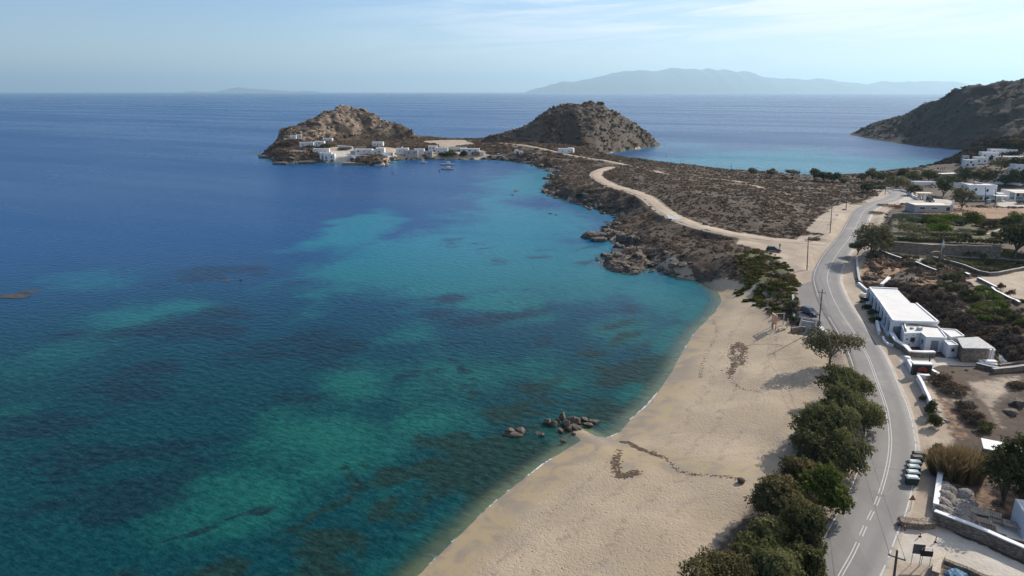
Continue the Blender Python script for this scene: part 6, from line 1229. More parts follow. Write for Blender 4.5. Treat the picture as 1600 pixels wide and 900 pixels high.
for px, by, w_, h_, mt, lab in [(511,231.5,24,4.0,'darkleaf',"big round dark bush in the middle of the islet village"),(703,245,26,5.5,'darkleaf',"large dark tamarisk on the village beach"),(725,244,13,4.5,'darkleaf',"smaller dark tamarisk beside the veranda house"),(692,244,18,3.5,'darkleaf',"low dark shrub at the foot of the village tamarisk"),(668,247,14,1.6,'heath',"dark shore scrub below the boathouse"),(537,233,22,1.6,'heath',"dark scrub under the sloping village wall")]: bush(px, by, w_, h_, mt, lab, "dark bushes in the islet village", 900, .6)
# --- white capped yard wall at the bottom, with stone face
P = [(1474,722),(1468,745),(1464,770),(1460,800)]
wallthing(P, 1.0, .5, "thick white capped wall between the bins and the thatch yard", "yard_wall", 'white', 'white', step=1.2, caph=.12)
wallthing([(1457,816),(1490,829),(1540,849),(1600,876),(1640,893)], 1.5, .5, "long stone faced wall with a white coping along the concrete drive", "drive_wall", 'stone', 'white', step=1.5, caph=.12)
wallthing([(1405,820),(1418,822),(1436,824),(1455,822)], .8, 1.2, "ragged dry stone wall heap between the road and the drive wall", "rubble_wall", 'stone', None, step=1.0)
wallthing([(1433,594),(1441,608),(1450,628),(1458,650)], .9, .35, "narrow white wall along the road verge under the green shrubs", "verge_wall", 'white', 'white', step=1.2)
house(1640, 852, 5, 4, 2.6, -18, "white corner of a small flat roofed house cut by the picture edge", [(0, .2, 1.4, .8, .8)], name="white_hut", cat="hut")
wallthing([(1459,910),(1462,893),(1470,878)], 1.2, .6, "pale stone wall end beside the info boards at the bottom edge", "stone_wall", 'stone', 'palewood', step=1.0)
wallthing([(1475,880),(1510,893),(1550,912)], .5, .5, "dark edge wall of the sunken yard at the bottom edge", "yard_edge_wall", 'stone', None, step=1.0)
b = T(1493, 899); g_ = np.random.default_rng(3); tx, ty = np.meshgrid(np.linspace(-1.1, 1.1, 12), np.linspace(-.8, .8, 10)); tz = .22 + .14 * fbm(tx * 2, ty * 2, .8, 3, 5) + .2 * np.exp(-(tx ** 2 + ty ** 2) * 2) - .25 * (np.abs(tx) > 1) - .2 * (np.abs(ty) > .75); m = MB(); m.add([(a, b_, c_) for a, b_, c_ in zip(tx.ravel(), ty.ravel(), tz.ravel())], [(i * 12 + j, i * 12 + j + 1, i * 12 + j + 13, i * 12 + j + 12) for i in range(9) for j in range(11)]); o = m.build("tarpaulin", M['blue']); o.data.materials.clear(); o.data.materials.append(simple("bright_blue_tarp", (.04, .13, .22), .7, .3, 3)); o.location = b; o.rotation_euler = (0, 0, .5); tag(o, "bright blue tarpaulin bundle in the sunken yard", "tarpaulin")
b = T(1568, 725); root = empty("white_shed", (b.x, b.y, b.z), R(-28), "white roofed shed half hidden behind the ragged dark tree", "shed"); m = MB(); m.box((0, 1.2, -.3), (4.5, 2.4, 2.1)); m.build('wall', M['stone'], root); m = MB(); m.box((0, 1.0, 1.83), (5.2, 3.2, .15)); m.build('roof', M['white'], root)
# walls and steps at the picture's right edge below the slope
wallthing([(1525,573),(1545,578),(1560,580)], .7, .4, "low pale capped wall at the corner of the terrace yard", "low_wall", 'stone', 'grey'); wallthing([(1550,583),(1580,580),(1610,576)], .8, .5, "long dark low wall with pale stones leading to the picture edge", "low_wall", 'stone', 'grey'); wallthing([(1560,576),(1580,573),(1610,568)], .8, .5, "parallel dark stone wall behind the long low one", "low_wall", 'stone', None); wallthing([(1550,550),(1562,560),(1570,570)], .6, .4, "pale wall running downhill beside the stone room", "low_wall", 'white', 'white')
b = T(1545, 562); m = MB(); m.box((0, 0, 0), (1.0, .9, 2.0)); m.box((0, 0, 2.0), (1.15, 1.05, .12)); o = m.build("drinks_cabinet", M['white']); o.data.materials.append(M['bingreen']); o.location = b; tag(o, "upright white and green cabinet beside the stone room", "cabinet")
b = T(1543, 570); m = MB(); m.box((0, 0, 0), (2.6, 1.6, .55)); m.box((.3, .1, .55), (2.0, .9, .3), .3); o = m.build("covered_heap", M['white']); o.location = b; o.rotation_euler = (0, 0, -.4); tag(o, "heap under a white sheet before the upright cabinet", "heap")
# beach wall and stairs below the parking
wallthing([(1239,462),(1240,480),(1241,497)], .35, .5, "pale kerb wall along the seaward edge of the parking", "parking_kerb", 'grey', None, "kerb", 1.0)
wallthing([(1236,520),(1247,522),(1257,522)], 1.2, .5, "stone retaining wall at the foot of the beach bank beside the stairs", "beach_wall", 'stone', None, step=1.0, zfun=flat(2.6))
top, bot = Vector(Q(1264, 500, 4.75) + (4.75,)), Vector(Q(1258, 523, 2.3) + (2.3,)); d = (bot - top); root = empty("beach_stairs", top, 0, "straight concrete stairs going down from the parking to the sand", "stairs"); nst = 9; dh = Vector((d.x, d.y, 0)); rz = math.atan2(dh.y, dh.x) + math.pi / 2; m = MB()
for i in range(nst): t = (i + .5) / nst; m.box((dh.x * t, dh.y * t, d.z * (i + 1) / nst - .7), (2.5, dh.length / nst - .004, .7), rz)
m.build('steps', M['grey'], root)
sx = Vector((math.cos(rz), math.sin(rz), 0))
for s_, nm in ((-1.45, 'cheek_wall'), (1.45, 'cheek_wall')):
    m = MB(); a, b = sx * s_, sx * s_ + dh; w_ = sx * .16; V = [a - w_, a + w_, b + w_, b - w_]; V = [(v.x, v.y, z) for v, z in zip(V, (-3, -3, d.z - 1, d.z - 1))] + [(v.x, v.y, z) for v, z in zip(V, (.45, .45, d.z + .45, d.z + .45))]; m.add(V, [(3, 2, 1, 0), (4, 5, 6, 7), (0, 1, 5, 4), (1, 2, 6, 5), (2, 3, 7, 6), (3, 0, 4, 7)]); m.build(nm, M['grey'], root)
wallthing([(1273,508),(1280,514),(1286,519),(1291,521)], .5, .7, "sloping white stone kerb at the foot of the parking pole", "stone_kerb", 'white', None, "kerb", .8)
# ------------------------------------------------------------------ poles and wires
PG = "wooden utility poles"; tops = {}
def pole(px, by, tx, ty, label, key=None, arm=True, base=None):
    b = base or T(px, by); h_ = hgt(b, tx, ty); u, fy, fz = ray(tx, ty); lx = u / fy * b.y - b.x
    root = empty("utility_pole", b, 0, label, "utility pole", PG); m = MB(); m.tube([(0, 0, -.6), (lx * .5, 0, h_ * .5), (lx, 0, h_)], .15, 8, r1=.10); m.build('pole_shaft', M['pole'], root)
    if arm:
        m = MB(); m.box((lx, -.12, h_ - .75), (1.5, .1, .1), R(-35)); m.build('crossarm', M['pole'], root)
        for s_ in (-.65, .65): i_ = MB(); i_.lathe([(.03, 0), (.06, .04), (.05, .12), (.02, .16)], (lx + s_ * math.cos(R(-35)), -.12 + s_ * math.sin(R(-35)), h_ - .65), 8); i_.build('insulator', M['greydoor'], root)
    if key: tops[key] = Vector((b.x + lx, b.y - .1, b.z + h_ - .5))
    return root
bA = Vector(P2(1391, 948, 4.0) + (4.0,))
pole(1391, 948, 1402, 860, "pole cut by the bottom edge of the picture beside the info boards", 'A', True, bA)
pole(1279, 513, 1285, 452, "pole at the head of the beach stairs by the parked dark car", 'B'); pole(1261, 422, 1263, 373, "pole standing on the open dirt below the track junction", 'C'); pole(1297, 364, 1300, 323, "pole at the moor corner of the track junction", 'D'); pole(1322, 327, 1325, 286, "pole on the moor edge where the road bends", 'E'); pole(1383, 304, 1384, 289, "short pole beside the slanted brace near the far end of the road", 'F', False)
pole(1248, 286, 1250, 263, "pole beside the flat-topped beach tree", 'G', False); pole(1142, 274, 1143, 254, "lone pole at the start of the far beach", 'H', False); pole(1064, 264, 1064, 250, "pole on the moor crest before the bay", 'I', False); pole(975, 265, 975, 247, "pole beside the top bend of the dirt track", 'J', False); pole(924, 252, 924, 240, "pole by the coast track near the second hill's water edge", 'K', False); pole(877, 260, 877, 242, "pole on the isthmus below the chapel house", 'L', False); pole(839, 258, 839, 240, "pole at the sandy cove on the isthmus", 'N', False)
pole(1540, 320, 1540, 292, "pole with a dark sign in front of the two storey white house", 'O', False); pole(1555, 321, 1556, 295, "grey pole by the electric cabinet and porch", 'P', False); pole(1452, 577, 1453, 553, "short dark pole rising behind the sign gate", 'Q', False)
a = T(1373, 303); c = T(1381, 304); root = empty("brace_pole", a, 0, "slanted brace pole leaning towards the short pole", "pole"); m = MB(); m.tube([(0, 0, -.3), (c.x - a.x, c.y - a.y, 4.2)], .11, 6); m.build('pole_shaft', M['pole'], root)
def wire(k0, k1, off, label):
    a, b = tops[k0], tops[k1]; m = MB(); n = 14; s_ = Vector((math.cos(R(-35)), math.sin(R(-35)), 0)) * off; L = (b - a).length; m.tube([tuple((b - a) * (i / n) + s_ + Vector((0, 0, -L * .018 * 4 * (i / n) * (1 - i / n)))) for i in range(n + 1)], .018, 5); o = m.build("power_line", M['dark']); o.location = a; tag(o, label, "wire", "power lines between the poles")
for k0, k1, lab in (('A', 'B', "passing over the roadside trees"), ('B', 'C', "from the stairs pole to the dirt pole"), ('C', 'D', "over the track junction"), ('D', 'E', "along the moor edge")):
    wire(k0, k1, -.65, "seaward power line " + lab); wire(k0, k1, .65, "inland power line " + lab)
# ------------------------------------------------------------------ vehicles
def car(b, rz, paint, label, L=4.2, W=1.75, H=1.5, kind='hatch', group=None):
    root = empty("parked_car", b, rz, label, "car", group); X = [-L / 2, -L / 2 + .12, -L * .32, L * .18, L / 2 - .25, L / 2]
    prof = [(-L / 2, .35), (-L / 2, .78), (-L / 2 + .18, .92), (L * .20, .95), (L * .44, .80), (L / 2, .62), (L / 2, .32)]; m = MB(); V = []; n = len(prof)
    for y, k in ((-W / 2, .96), (-W / 2 * 1.0 + .0, 1.0), (W / 2, 1.0)):
        pass
    ys = [(-W / 2, .97), (-W / 2 * .86, 1.0), (W / 2 * .86, 1.0), (W / 2, .97)]
    for y, k in ys: V += [(x * (1 if abs(y) < W * .45 else .985), y, z if z < .5 else .35 + (z - .35) * k) for x, z in prof]
    F = [(j * n + i, (j + 1) * n + i, (j + 1) * n + (i + 1) % n, j * n + (i + 1) % n) for j in range(3) for i in range(n)] + [tuple(range(n)), tuple(range(4 * n - 1, 3 * n - 1, -1))]
    m.add(V, F, 0, False); body = m.build('body', M[paint], root)
    x0, x1 = (-L * .47, L * .20) if kind == 'hatch' else (-L * .36, L * .17); g = MB(); zt = H - .07; V = []
    for z, a0, a1, w_ in ((.93, x0, x1 + .12, W * .92), (zt, x0 + (.22 if kind == 'hatch' else .55), x1 - .62, W * .74)): V += [(a0, -w_ / 2, z), (a1, -w_ / 2, z), (a1, w_ / 2, z), (a0, w_ / 2, z)]
    g.add(V, [(3, 2, 1, 0), (4, 5, 6, 7), (0, 1, 5, 4), (1, 2, 6, 5), (2, 3, 7, 6), (3, 0, 4, 7)]); g.build('windows', M['glass'], root)
    r_ = MB(); a0, a1, w_ = x0 + (.2 if kind == 'hatch' else .52), x1 - .58, W * .76; r_.box(((a0 + a1) / 2, 0, zt + .003), (a1 - a0, w_, .06), taper=.93); r_.build('roof', M[paint], root)
    for sx in (-L * .31, L * .31):
        for sy in (-1, 1):
            w = MB(); w.tube([(sx, sy * (W / 2 - .2), .31), (sx, sy * (W / 2 + .012), .31)], .31, 14); wo = w.build('wheel', M['rubber'], root); rm = MB(); rm.tube([(sx, sy * (W / 2 - .1), .31), (sx, sy * (W / 2 + .02), .31)], .19, 10); rm.build('rim', M['metal'], wo)
    for sy in (-1, 1): h_ = MB(); h_.box((L / 2 - .04, sy * W * .34, .58), (.10, .36, .15)); h_.build('headlight', M['binlid'], root); h_ = MB(); h_.box((-L / 2 + .02, sy * W * .38, .62), (.08, .24, .2)); h_.build('tail_light', M['red'], root)
    pl = MB(); pl.box((L / 2 + .005, 0, .36), (.03, .5, .11)); pl.build('plate', M['white'], root)
    return root
car(T(1265, 491), R(-72), 'carnavy', "dark blue small car parked on the asphalt above the beach stairs"); car(T(1209, 392.5), R(-22), 'carblack', "black car parked on the dirt with a person standing behind it", 4.4)
CG = "vehicles on the islet sand"; car(T(755, 249), R(170), 'carblack', "black car at the water side of the village sand", group=CG); car(T(765, 246), R(160), 'carblack', "black car higher up on the village sand", group=CG); car(T(780, 244), R(20), 'carwhite', "white van-like car on the pale village sand", 4.8, 1.9, 2.0, group=CG); car(T(807, 249), R(5), 'carblue', "grey-blue car on the sand near the cove", group=CG); car(T(822, 242.5), R(0), 'carblack', "dark vehicle under the scrub bank by the white huts", 4.8, 2.0, 2.0, group=CG)
car(T(1453, 315), R(-95), 'carblack', "black boxy vehicle parked beside the kiosk", 4.2, 1.8, 1.9); car(T(1597, 318), R(-10), 'carblack', "dark car before the columned porch at the picture edge")
# ------------------------------------------------------------------ person beside the black car
def person(b, rz, label):
    me = bpy.data.meshes.new("person"); J = {'pel': (0, 0, .93), 'sp': (0, .01, 1.15), 'ch': (0, .0, 1.36), 'nk': (0, .0, 1.5), 'hd': (0, -.02, 1.60), 'tp': (0, -.01, 1.72)}
    for s_, n in ((-1, 'l'), (1, 'r')): J.update({'hp' + n: (s_ * .09, 0, .90), 'kn' + n: (s_ * .11, -.02, .50), 'an' + n: (s_ * .12, .02, .09), 'to' + n: (s_ * .13, -.14, .04), 'sh' + n: (s_ * .19, 0, 1.42), 'el' + n: (s_ * .27, .03, 1.14), 'wr' + n: (s_ * .27, -.09, .90), 'ha' + n: (s_ * .27, -.13, .82)})
    E = [('pel', 'sp'), ('sp', 'ch'), ('ch', 'nk'), ('nk', 'hd'), ('hd', 'tp')]
    for n in 'lr': E += [('pel', 'hp' + n), ('hp' + n, 'kn' + n), ('kn' + n, 'an' + n), ('an' + n, 'to' + n), ('ch', 'sh' + n), ('sh' + n, 'el' + n), ('el' + n, 'wr' + n), ('wr' + n, 'ha' + n)]
    K = list(J); me.from_pydata([J[k] for k in K], [(K.index(a), K.index(c_)) for a, c_ in E], []); o = bpy.data.objects.new("person", me); COL.objects.link(o)
    md = o.modifiers.new("skin", 'SKIN'); RR = {'pel': .14, 'sp': .13, 'ch': .15, 'nk': .06, 'hd': .10, 'tp': .08, 'hp': .10, 'kn': .065, 'an': .05, 'to': .045, 'sh': .075, 'el': .05, 'wr': .036, 'ha': .04}
    sv = me.skin_vertices[0].data
    for i, k in enumerate(K): r_ = RR.get(k, RR.get(k[:-1], .06)); sv[i].radius = (r_, r_ * .8)
    sv[0].use_root = True; o.modifiers.new("sub", 'SUBSURF').render_levels = 1; me.materials.append(M['carblack']); me.materials[0] = simple("dark_clothes", (.02, .022, .03), .9)
    o.location = b; o.rotation_euler = (0, 0, rz); hr = MB(); hr.lathe([(.02, .17), (.075, .15), (.105, .08), (.10, .0), (.085, -.05)][::-1], (0, .015, 1.60), 10); hr.build('hair', M['dark'], o); fc_ = MB(); fc_.lathe([(.03, -.08), (.075, -.03), (.08, .04), (.05, .09)], (0, -.055, 1.58), 10); fc_.build('face', simple("skin_tone", (.42, .26, .18), .6), o); return tag(o, label, "person")
person(T(1218, 389), R(120), "person in dark clothes standing beside the black car on the dirt")
# ------------------------------------------------------------------ boats and buoys
BG = "boats moored off the village"
def boat(px, py, L, W, rz, label, cabin=True, mast=0.0, trim='blue'):
    L *= 1.3; W *= 1.3; b = P2(px, py, 0); root = empty("moored_boat", (b[0], b[1], 0), R(rz), label, "boat", BG); m = MB(); V = []; N = 9; k = 5
    for i in range(N):
        t = i / (N - 1); x = -L / 2 + L * t; w_ = W / 2 * (1 - max(0, (t - .45) / .55) ** 2.2) * (.82 + .18 * min(1, t * 4)); sh_ = .75 + .45 * t ** 2; 
        for y, z in ((-w_, sh_), (-w_ * .85, .1), (0, -.3), (w_ * .85, .1), (w_, sh_)): V.append((x, y, z))
    F = [(i * k + j, (i + 1) * k + j, (i + 1) * k + j + 1, i * k + j + 1) for i in range(N - 1) for j in range(k - 1)] + [tuple(range(k))]
    m.add(V, F, 0, True); m.build('hull', M['white'], root); d = MB(); V = []
    for i in range(N): V += [tuple(Vector(p_) * 1.0 - Vector((0, 0, .22))) for p_ in (m.v[i * k], m.v[i * k + 4])]
    d.add([(x, y * .97, z) for x, y, z in V], [(2 * i, 2 * i + 1, 2 * i + 3, 2 * i + 2) for i in range(N - 1)]); d.build('deck', M['palewood'], root)
    g = MB()
    for s_ in (0, 4): g.tube([m.v[i * k + s_] for i in range(N)], .06, 5)
    g.build('gunwale', M[trim], root)
    if cabin: c = MB(); c.box((L * .08, 0, .7), (L * .26, W * .5, 1.35), taper=.9); co = c.build('cabin', M['white'], root); gl = MB(); gl.box((L * .08, 0, 1.42), (L * .262, W * .505, .38), taper=.97); gl.build('cabin_window', M['glass'], co)
    if mast: ms = MB(); ms.tube([(-L * .12, 0, .5), (-L * .12, 0, mast)], .05, 6); ms.tube([(-L * .12, 0, mast * .8), (-L * .42, 0, mast * .55)], .035, 5); ms.build('mast', M['white'], root)
    return root
boat(613, 254, 4.2, 1.7, 15, "smallest white boat, moored by the jetty end", False); boat(661, 254.5, 5.2, 2.0, 10, "little white boat with a short mast before the beach", True, 2.8); boat(699, 257.5, 8.2, 3.0, 0, "largest white fishing boat with a cabin and mast", True, 4.6); boat(699, 264.5, 7.0, 2.5, 0, "white boat with a dark waterline just below the fishing boat", True, 0, 'navy')
def buoy(px, py, mat, label, s=1.0):
    b = P2(px, py, 0); root = empty("mooring_buoy", (b[0], b[1], 0), 0, label, "buoy", "mooring buoys"); m = MB(); m.lathe([(.05, -.4), (.45, -.2), (.55, .1), (.42, .45), (.12, .6)], n=12); o = m.build('float', M[mat], root); r_ = MB(); r_.tube([(0, 0, .55), (0, 0, .8)], .07, 6); r_.build('ring', M['dark'], root); root.scale = (s, s, s); return root
buoy(613, 270.5, 'navy', "dark buoy in open water below the quay"); buoy(644, 266.5, 'pink', "pink buoy between the quay and the boats"); buoy(687, 268, 'navy', "dark buoy beside the lower moored boat", 1.2); buoy(1041, 244.5, 'navy', "dark buoy in the far bay off the second hill"); buoy(1508, 235.5, 'yellow', "yellow buoy under the far headland cliff", 1.4)
# ------------------------------------------------------------------ beach frame
b = T(1221, 514); root = empty("beach_frame", b, R(3), "pale wooden post frame with an orange board on the sand below the bank", "wooden frame")
for i, (x, y, h_) in enumerate([(-1.3, 0, 3.4), (-1.1, 2.4, 3.0), (1.4, .4, 2.2), (1.5, 2.6, 2.6)]): m = MB(); m.box((x, y, -.5), (.16, .16, h_ + .5)); m.build('post', M['palewood'], root)
m = MB(); m.box((-1.2, 1.2, 2.75), (.12, 2.7, .14)); m.build('beam', M['white'], root); m = MB(); m.box((.15, 2.5, 2.6), (3.0, .12, .14)); m.build('beam', M['palewood'], root); m = MB(); m.box((.1, .15, 1.5), (2.9, .12, .14)); m.build('beam', M['palewood'], root)
m = MB()
for i in range(4): m.box((-1.42, .6 + i * .0, 1.0 + i * .46), (.06, 1.9, .36))
m.box((-1.38, .6, .9), (.04, .14, 1.9)); m.build('orange_board', M['orange'], root)
m = MB(); m.box((-.2, -.6, .35), (1.8, .5, .08)); m.box((-.9, -.6, -.2), (.1, .4, .55)); m.box((.5, -.6, -.2), (.1, .4, .55)); m.build('bench', M['palewood'], root)
for px, by, h_, lab in [(1202, 495, 1.2, "thin dark post in the sand below the ice plant bank"), (1207, 514, 1.4, "short pale post standing in the sand beside the wooden frame")]:
    p_ = T(px, by); m = MB(); m.box((0, 0, -.4), (.2, .2, h_ + .4)); o = m.build("beach_post", M['wood']); o.location = p_; tag(o, lab, "post", "posts on the beach")
# ------------------------------------------------------------------ refuse containers
def binn(px, by, rz, lid, label, first=None):
    b = T(px, by); root = empty("refuse_container", b, rz, label, "bin", "row of refuse containers"); m = MB(); m.box((0, 0, .14), (1.25, .72, .9), taper=1.14); m.build('tub', M['bingreen'], root); l_ = MB(); l_.box((0, 0, 1.045), (1.46, .86, .07)); l_.box((0, .02, 1.115), (1.36, .74, .1), taper=.86); lo = l_.build('lid', M[lid], root); h_ = MB(); h_.box((0, -.47, 1.05), (.9, .05, .05)); h_.build('handle', M['dark'], lo)
    for sx in (-.5, .5):
        for sy in (-.27, .27): w = MB(); w.tube([(sx - .03, sy, .09), (sx + .03, sy, .09)], .09, 8); w.build('wheel', M['rubber'], root)
BL = [(1423.5, 757, 'binlid', "nearest green refuse container with a pale lid, next to the sand verge"), (1425, 748.5, 'binlid', "second green container with a pale lid in the roadside row"), (1426.5, 740, 'binlid', "third green container with a pale lid in the roadside row"), (1428, 732.5, 'binlid', "last pale lidded green container before the black ones"), (1431.5, 725, 'dark', "black lidded container beside the pale lidded ones"), (1433.5, 719, 'dark', "black lidded container at the reed end of the row")]
for px, by, lid, lab in BL: binn(px, by, R(-8), lid, lab)
# ------------------------------------------------------------------ signs
b = T(1422, 798); root = empty("warning_sign", b, R(0), "rust coloured triangular warning sign on a thin post seen from behind", "sign"); m = MB(); m.tube([(0, 0, -.3), (0, 0, 2.1)], .03, 6); m.build('post', M['metal'], root); m = MB(); m.add([(-.42, -.04, 1.45), (.42, -.04, 1.45), (0, -.04, 2.2), (-.42, -.01, 1.45), (.42, -.01, 1.45), (0, -.01, 2.2)], [(0, 1, 2), (5, 4, 3), (0, 3, 4, 1), (1, 4, 5, 2), (2, 5, 3, 0)]); m.build('triangle_plate', simple("rusty_plate", (.26, .10, .05), .8, .3, 5), root)
def board(px, by, w_, zb, h_, rz, label, open_top, mat):
    b = T(px, by); root = empty("info_board", b, rz, label, "board", "boards at the drive junction")
    for s_ in (-1, 1): m = MB(); m.tube([(s_ * w_ * .42, 0, -.3), (s_ * w_ * .42, 0, zb + h_ + (.3 if open_top else 0))], .03, 6); m.build('post', M['metal'], root)
    m = MB(); m.box((0, -.05, zb), (w_, .05, h_)); m.build('panel', mat, root)
    if open_top: m = MB(); m.box((0, 0, zb + h_ + .28), (w_ * .9, .05, .05)); m.build('top_rail', M['metal'], root)
bk = simple("board_back", (.085, .082, .082), .6, .15, 3); board(1431, 882, 1.15, 1.35, 1.15, R(-10), "grey square board on thin legs, higher of the pair by the drive", False, bk); board(1444, 884, 1.2, 1.2, .65, R(-8), "black framed board with an open top rail, lower of the pair by the drive", True, M['dark'])
for px, by, lab in [(1403.5, 822, "red and white marker post nearest to the road at the drive mouth"), (1413, 828, "red and white marker post, second along the drive"), (1437.5, 838.5, "red and white marker post, third along the drive"), (1461.5, 847.5, "red and white marker post furthest along the drive")]:
    b = T(px, by); root = empty("marker_post", b, 0, lab, "post", "marker posts along the drive"); m = MB(); m.tube([(0, 0, -.2), (0, 0, .8)], .055, 8); m.build('post_tube', M['red'], root); m = MB(); m.tube([(0, 0, .48), (0, 0, .62)], .06, 8); m.build('white_band', M['white'], root); m = MB(); m.lathe([(.17, 0), (.15, .06), (.06, .1)], n=10); m.build('foot', M['rubber'], root)
# sign gate by the entrance
b = T(1440, 586); root = empty("sign_gate", b, R(-6), "dark sign box with a red chevron mark under a white roof at the entrance", "sign"); m = MB(); m.box((0, .4, -.3), (3.0, .8, 2.2)); m.build('sign_box', M['dark'], root); m = MB(); m.box((0, .5, 1.903), (3.3, 1.2, .2)); m.build('cap', M['white'], root)
m = MB()
for i in range(2):
    for s_ in (-1, 1): V = [(s_ * x, y, z) for y in (-.03, -.005) for x, z in ((.0 + i * .0, 1.55 - i * .42), (.0, 1.33 - i * .42), (.75, .95 - i * .36), (.75, 1.12 - i * .36))]; m.add(V, [(0, 1, 2, 3), (7, 6, 5, 4), (0, 4, 5, 1), (1, 5, 6, 2), (2, 6, 7, 3), (3, 7, 4, 0)])
m.build('chevron_mark', M['red'], root)
wallthing([(1432, 590), (1445, 592), (1452, 592)], .7, .7, "thick white wall right below the sign box", "white_wall", 'white', 'white', step=1.0); wallthing([(1446, 583), (1456, 584), (1463, 588), (1466, 592)], .7, .6, "white wall bending down beside the sign box", "white_wall", 'white', 'white', step=1.0); wallthing([(1417, 565), (1421, 573), (1428, 585)], .9, .6, "white wall with a round end before the sign box", "white_wall", 'white', 'white', step=1.0)
b = T(1416, 567); m = MB(); m.lathe([(.55, -.4), (.55, 1.1), (.48, 1.22)], n=16); o = m.build("white_drum", M['white']); o.location = b; tag(o, "white round pillar at the entrance wall's end", "pillar")
# ------------------------------------------------------------------ thatch yard
TG = "thatched parasol tops stored in the yard"; rg = random.Random(9)
def thatch(px, by, r_, tilt, label, rot):
    b = T(px, by); m = MB(); n, k = 34, 10; V = []
    for i in range(k):
        t = i / (k - 1); rr = r_ * math.sin(t * math.pi / 2 * 1.02); z = r_ * .62 * math.cos(t * math.pi / 2) 
        for j in range(n): a = 6.283 * j / n; f = 1 + (.055 * rg.uniform(-1, 1) + .05 * (i % 3 == 0) if i else 0); V.append((rr * math.cos(a) * f + .001 * math.cos(a), rr * math.sin(a) * f + .001 * math.sin(a), z + rg.uniform(-.045, .045)))
    for j in range(n): a = 6.283 * j / n; V.append((r_ * .86 * math.cos(a), r_ * .86 * math.sin(a), -.14))
    F = [(i * n + j, (i + 1) * n + j, (i + 1) * n + (j + 1) % n, i * n + (j + 1) % n) for i in range(k) for j in range(n)] + [tuple(range(n)), tuple(range((k + 1) * n - 1, k * n - 1, -1))]
    m.add(V, F, 0, False); o = m.build("thatch_parasol_top", M['thatch']); o.location = b + Vector((0, 0, .35)); o.rotation_euler = (R(tilt), R(tilt * .4), rot); tag(o, label, "parasol top", TG)
for px, by, r_, ti, lab in [(1481, 774, 1.25, -22, "grey thatch dome at the back of the pile by the white wall"), (1504, 779, 1.2, -30, "dark grey thatch dome in the shade at the back of the pile"), (1478, 785, 1.2, 35, "brownish thatch dome leaning on the white wall, upper one"), (1477, 794, 1.15, 38, "pale folded thatch dome leaning on the white wall"), (1502, 797, 1.35, 8, "largest round grey thatch dome in the middle of the pile"), (1514, 792, .9, -15, "small thatch dome tucked behind the largest one"), (1475, 803, 1.1, 30, "grey thatch dome slumped against the white wall"), (1477, 809, 1.05, 34, "striped thatch dome low by the corner of the walls"), (1499, 808, 1.3, 14, "round thatch dome in front of the largest one"), (1513, 812, 1.0, -18, "thatch dome at the slatted panel side of the pile"), (1474, 815, .95, 28, "thatch dome in the corner of the two walls"), (1498, 818, 1.1, 24, "thatch dome lying by the coping near the middle"), (1512, 818, .85, 20, "small thatch dome nearest to the loungers"), (1508, 818, .8, -10, "thatch dome squeezed between two round ones")]: thatch(px, by, r_, ti, lab, rg.uniform(0, 6.28))
LG_ = "wooden sunbed frames stacked in the yard"
def sunbed(px, by, w_, d_, z, rz, label, tilt=0, pale=True):
    b = T(px, by); root = empty("sunbed_frame", (b.x, b.y, b.z + z), rz, label, "sunbed frame", LG_); root.rotation_euler = (R(tilt), 0, rz); m = MB()
    for s_ in (-1, 1): m.box((0, s_ * (d_ / 2 - .05), .2), (w_, .1, .12)); m.box((s_ * (w_ / 2 - .05), 0, .2), (.1, d_ - .21, .12))
    m.build('frame', M['palewood'], root); m = MB(); ns = int(w_ / .17)
    for i in range(ns): m.box((-w_ / 2 + .14 + (w_ - .28) * i / (ns - 1), 0, .322), (.11, d_ - .04, .03))
    m.build('slats', M['palewood'] if pale else M['wood'], root)
    for sx in (-1, 1):
        for sy in (-1, 1): m = MB(); m.box((sx * (w_ / 2 - .12), sy * (d_ / 2 - .12), -.1), (.08, .08, .3)); m.build('leg', M['wood'], root)
for px, by, w_, d_, z, rz, pl, lab in [(1528, 807, 1.9, 1.5, .5, -25, 1, "pale slatted sunbed panel on top of the heap nearest the thatch"), (1526, 812, 1.9, 1.5, .1, -25, 0, "darker sunbed frame under the topmost pale panel"), (1550, 812, 1.6, 1.1, .5, -35, 1, "whitish sunbed frame propped at the shade's edge"), (1556, 817, 1.6, 1.1, .2, -35, 1, "sunbed frame beside the propped whitish one"), (1536, 820, 1.5, .9, .3, -30, 1, "striped pale sunbed frame in the middle of the heap"), (1520, 822, 1.2, .9, .2, -20, 0, "small brown slatted frame next to the thatch domes"), (1543, 828, 1.6, 1.2, .1, -30, 0, "brown slatted frame lying flat in the heap"), (1531, 834, 1.7, 1.0, .15, -28, 1, "long grey plank frame near the coping"), (1549, 839, 1.4, 1.1, .1, -28, 0, "brown square frame near the coping"), (1560, 842, 1.5, 1.2, .1, -30, 0, "last brown frame of the heap towards the white hut"), (1571, 850, 1.2, .9, .1, -20, 1, "pale broken frame beside the white hut"), (1519, 832, 1.3, .8, .1, 20, 1, "pale slats spread beside the coping"), (1584, 829, 2.2, 1.2, .5, -32, 1, "raised tan slatted table frame against the white hut")]: sunbed(px, by, w_, d_, z, R(rz), lab, 0, pl)
b = T(1568, 829); m = MB(); m.box((0, 0, -.3), (4.6, 3.0, .42), R(-25)); o = m.build("concrete_slab", M['palewood']); o.location = b; o.data.materials.clear(); o.data.materials.append(M['cream']); tag(o, "bare pale concrete slab behind the sunbed frames", "slab")
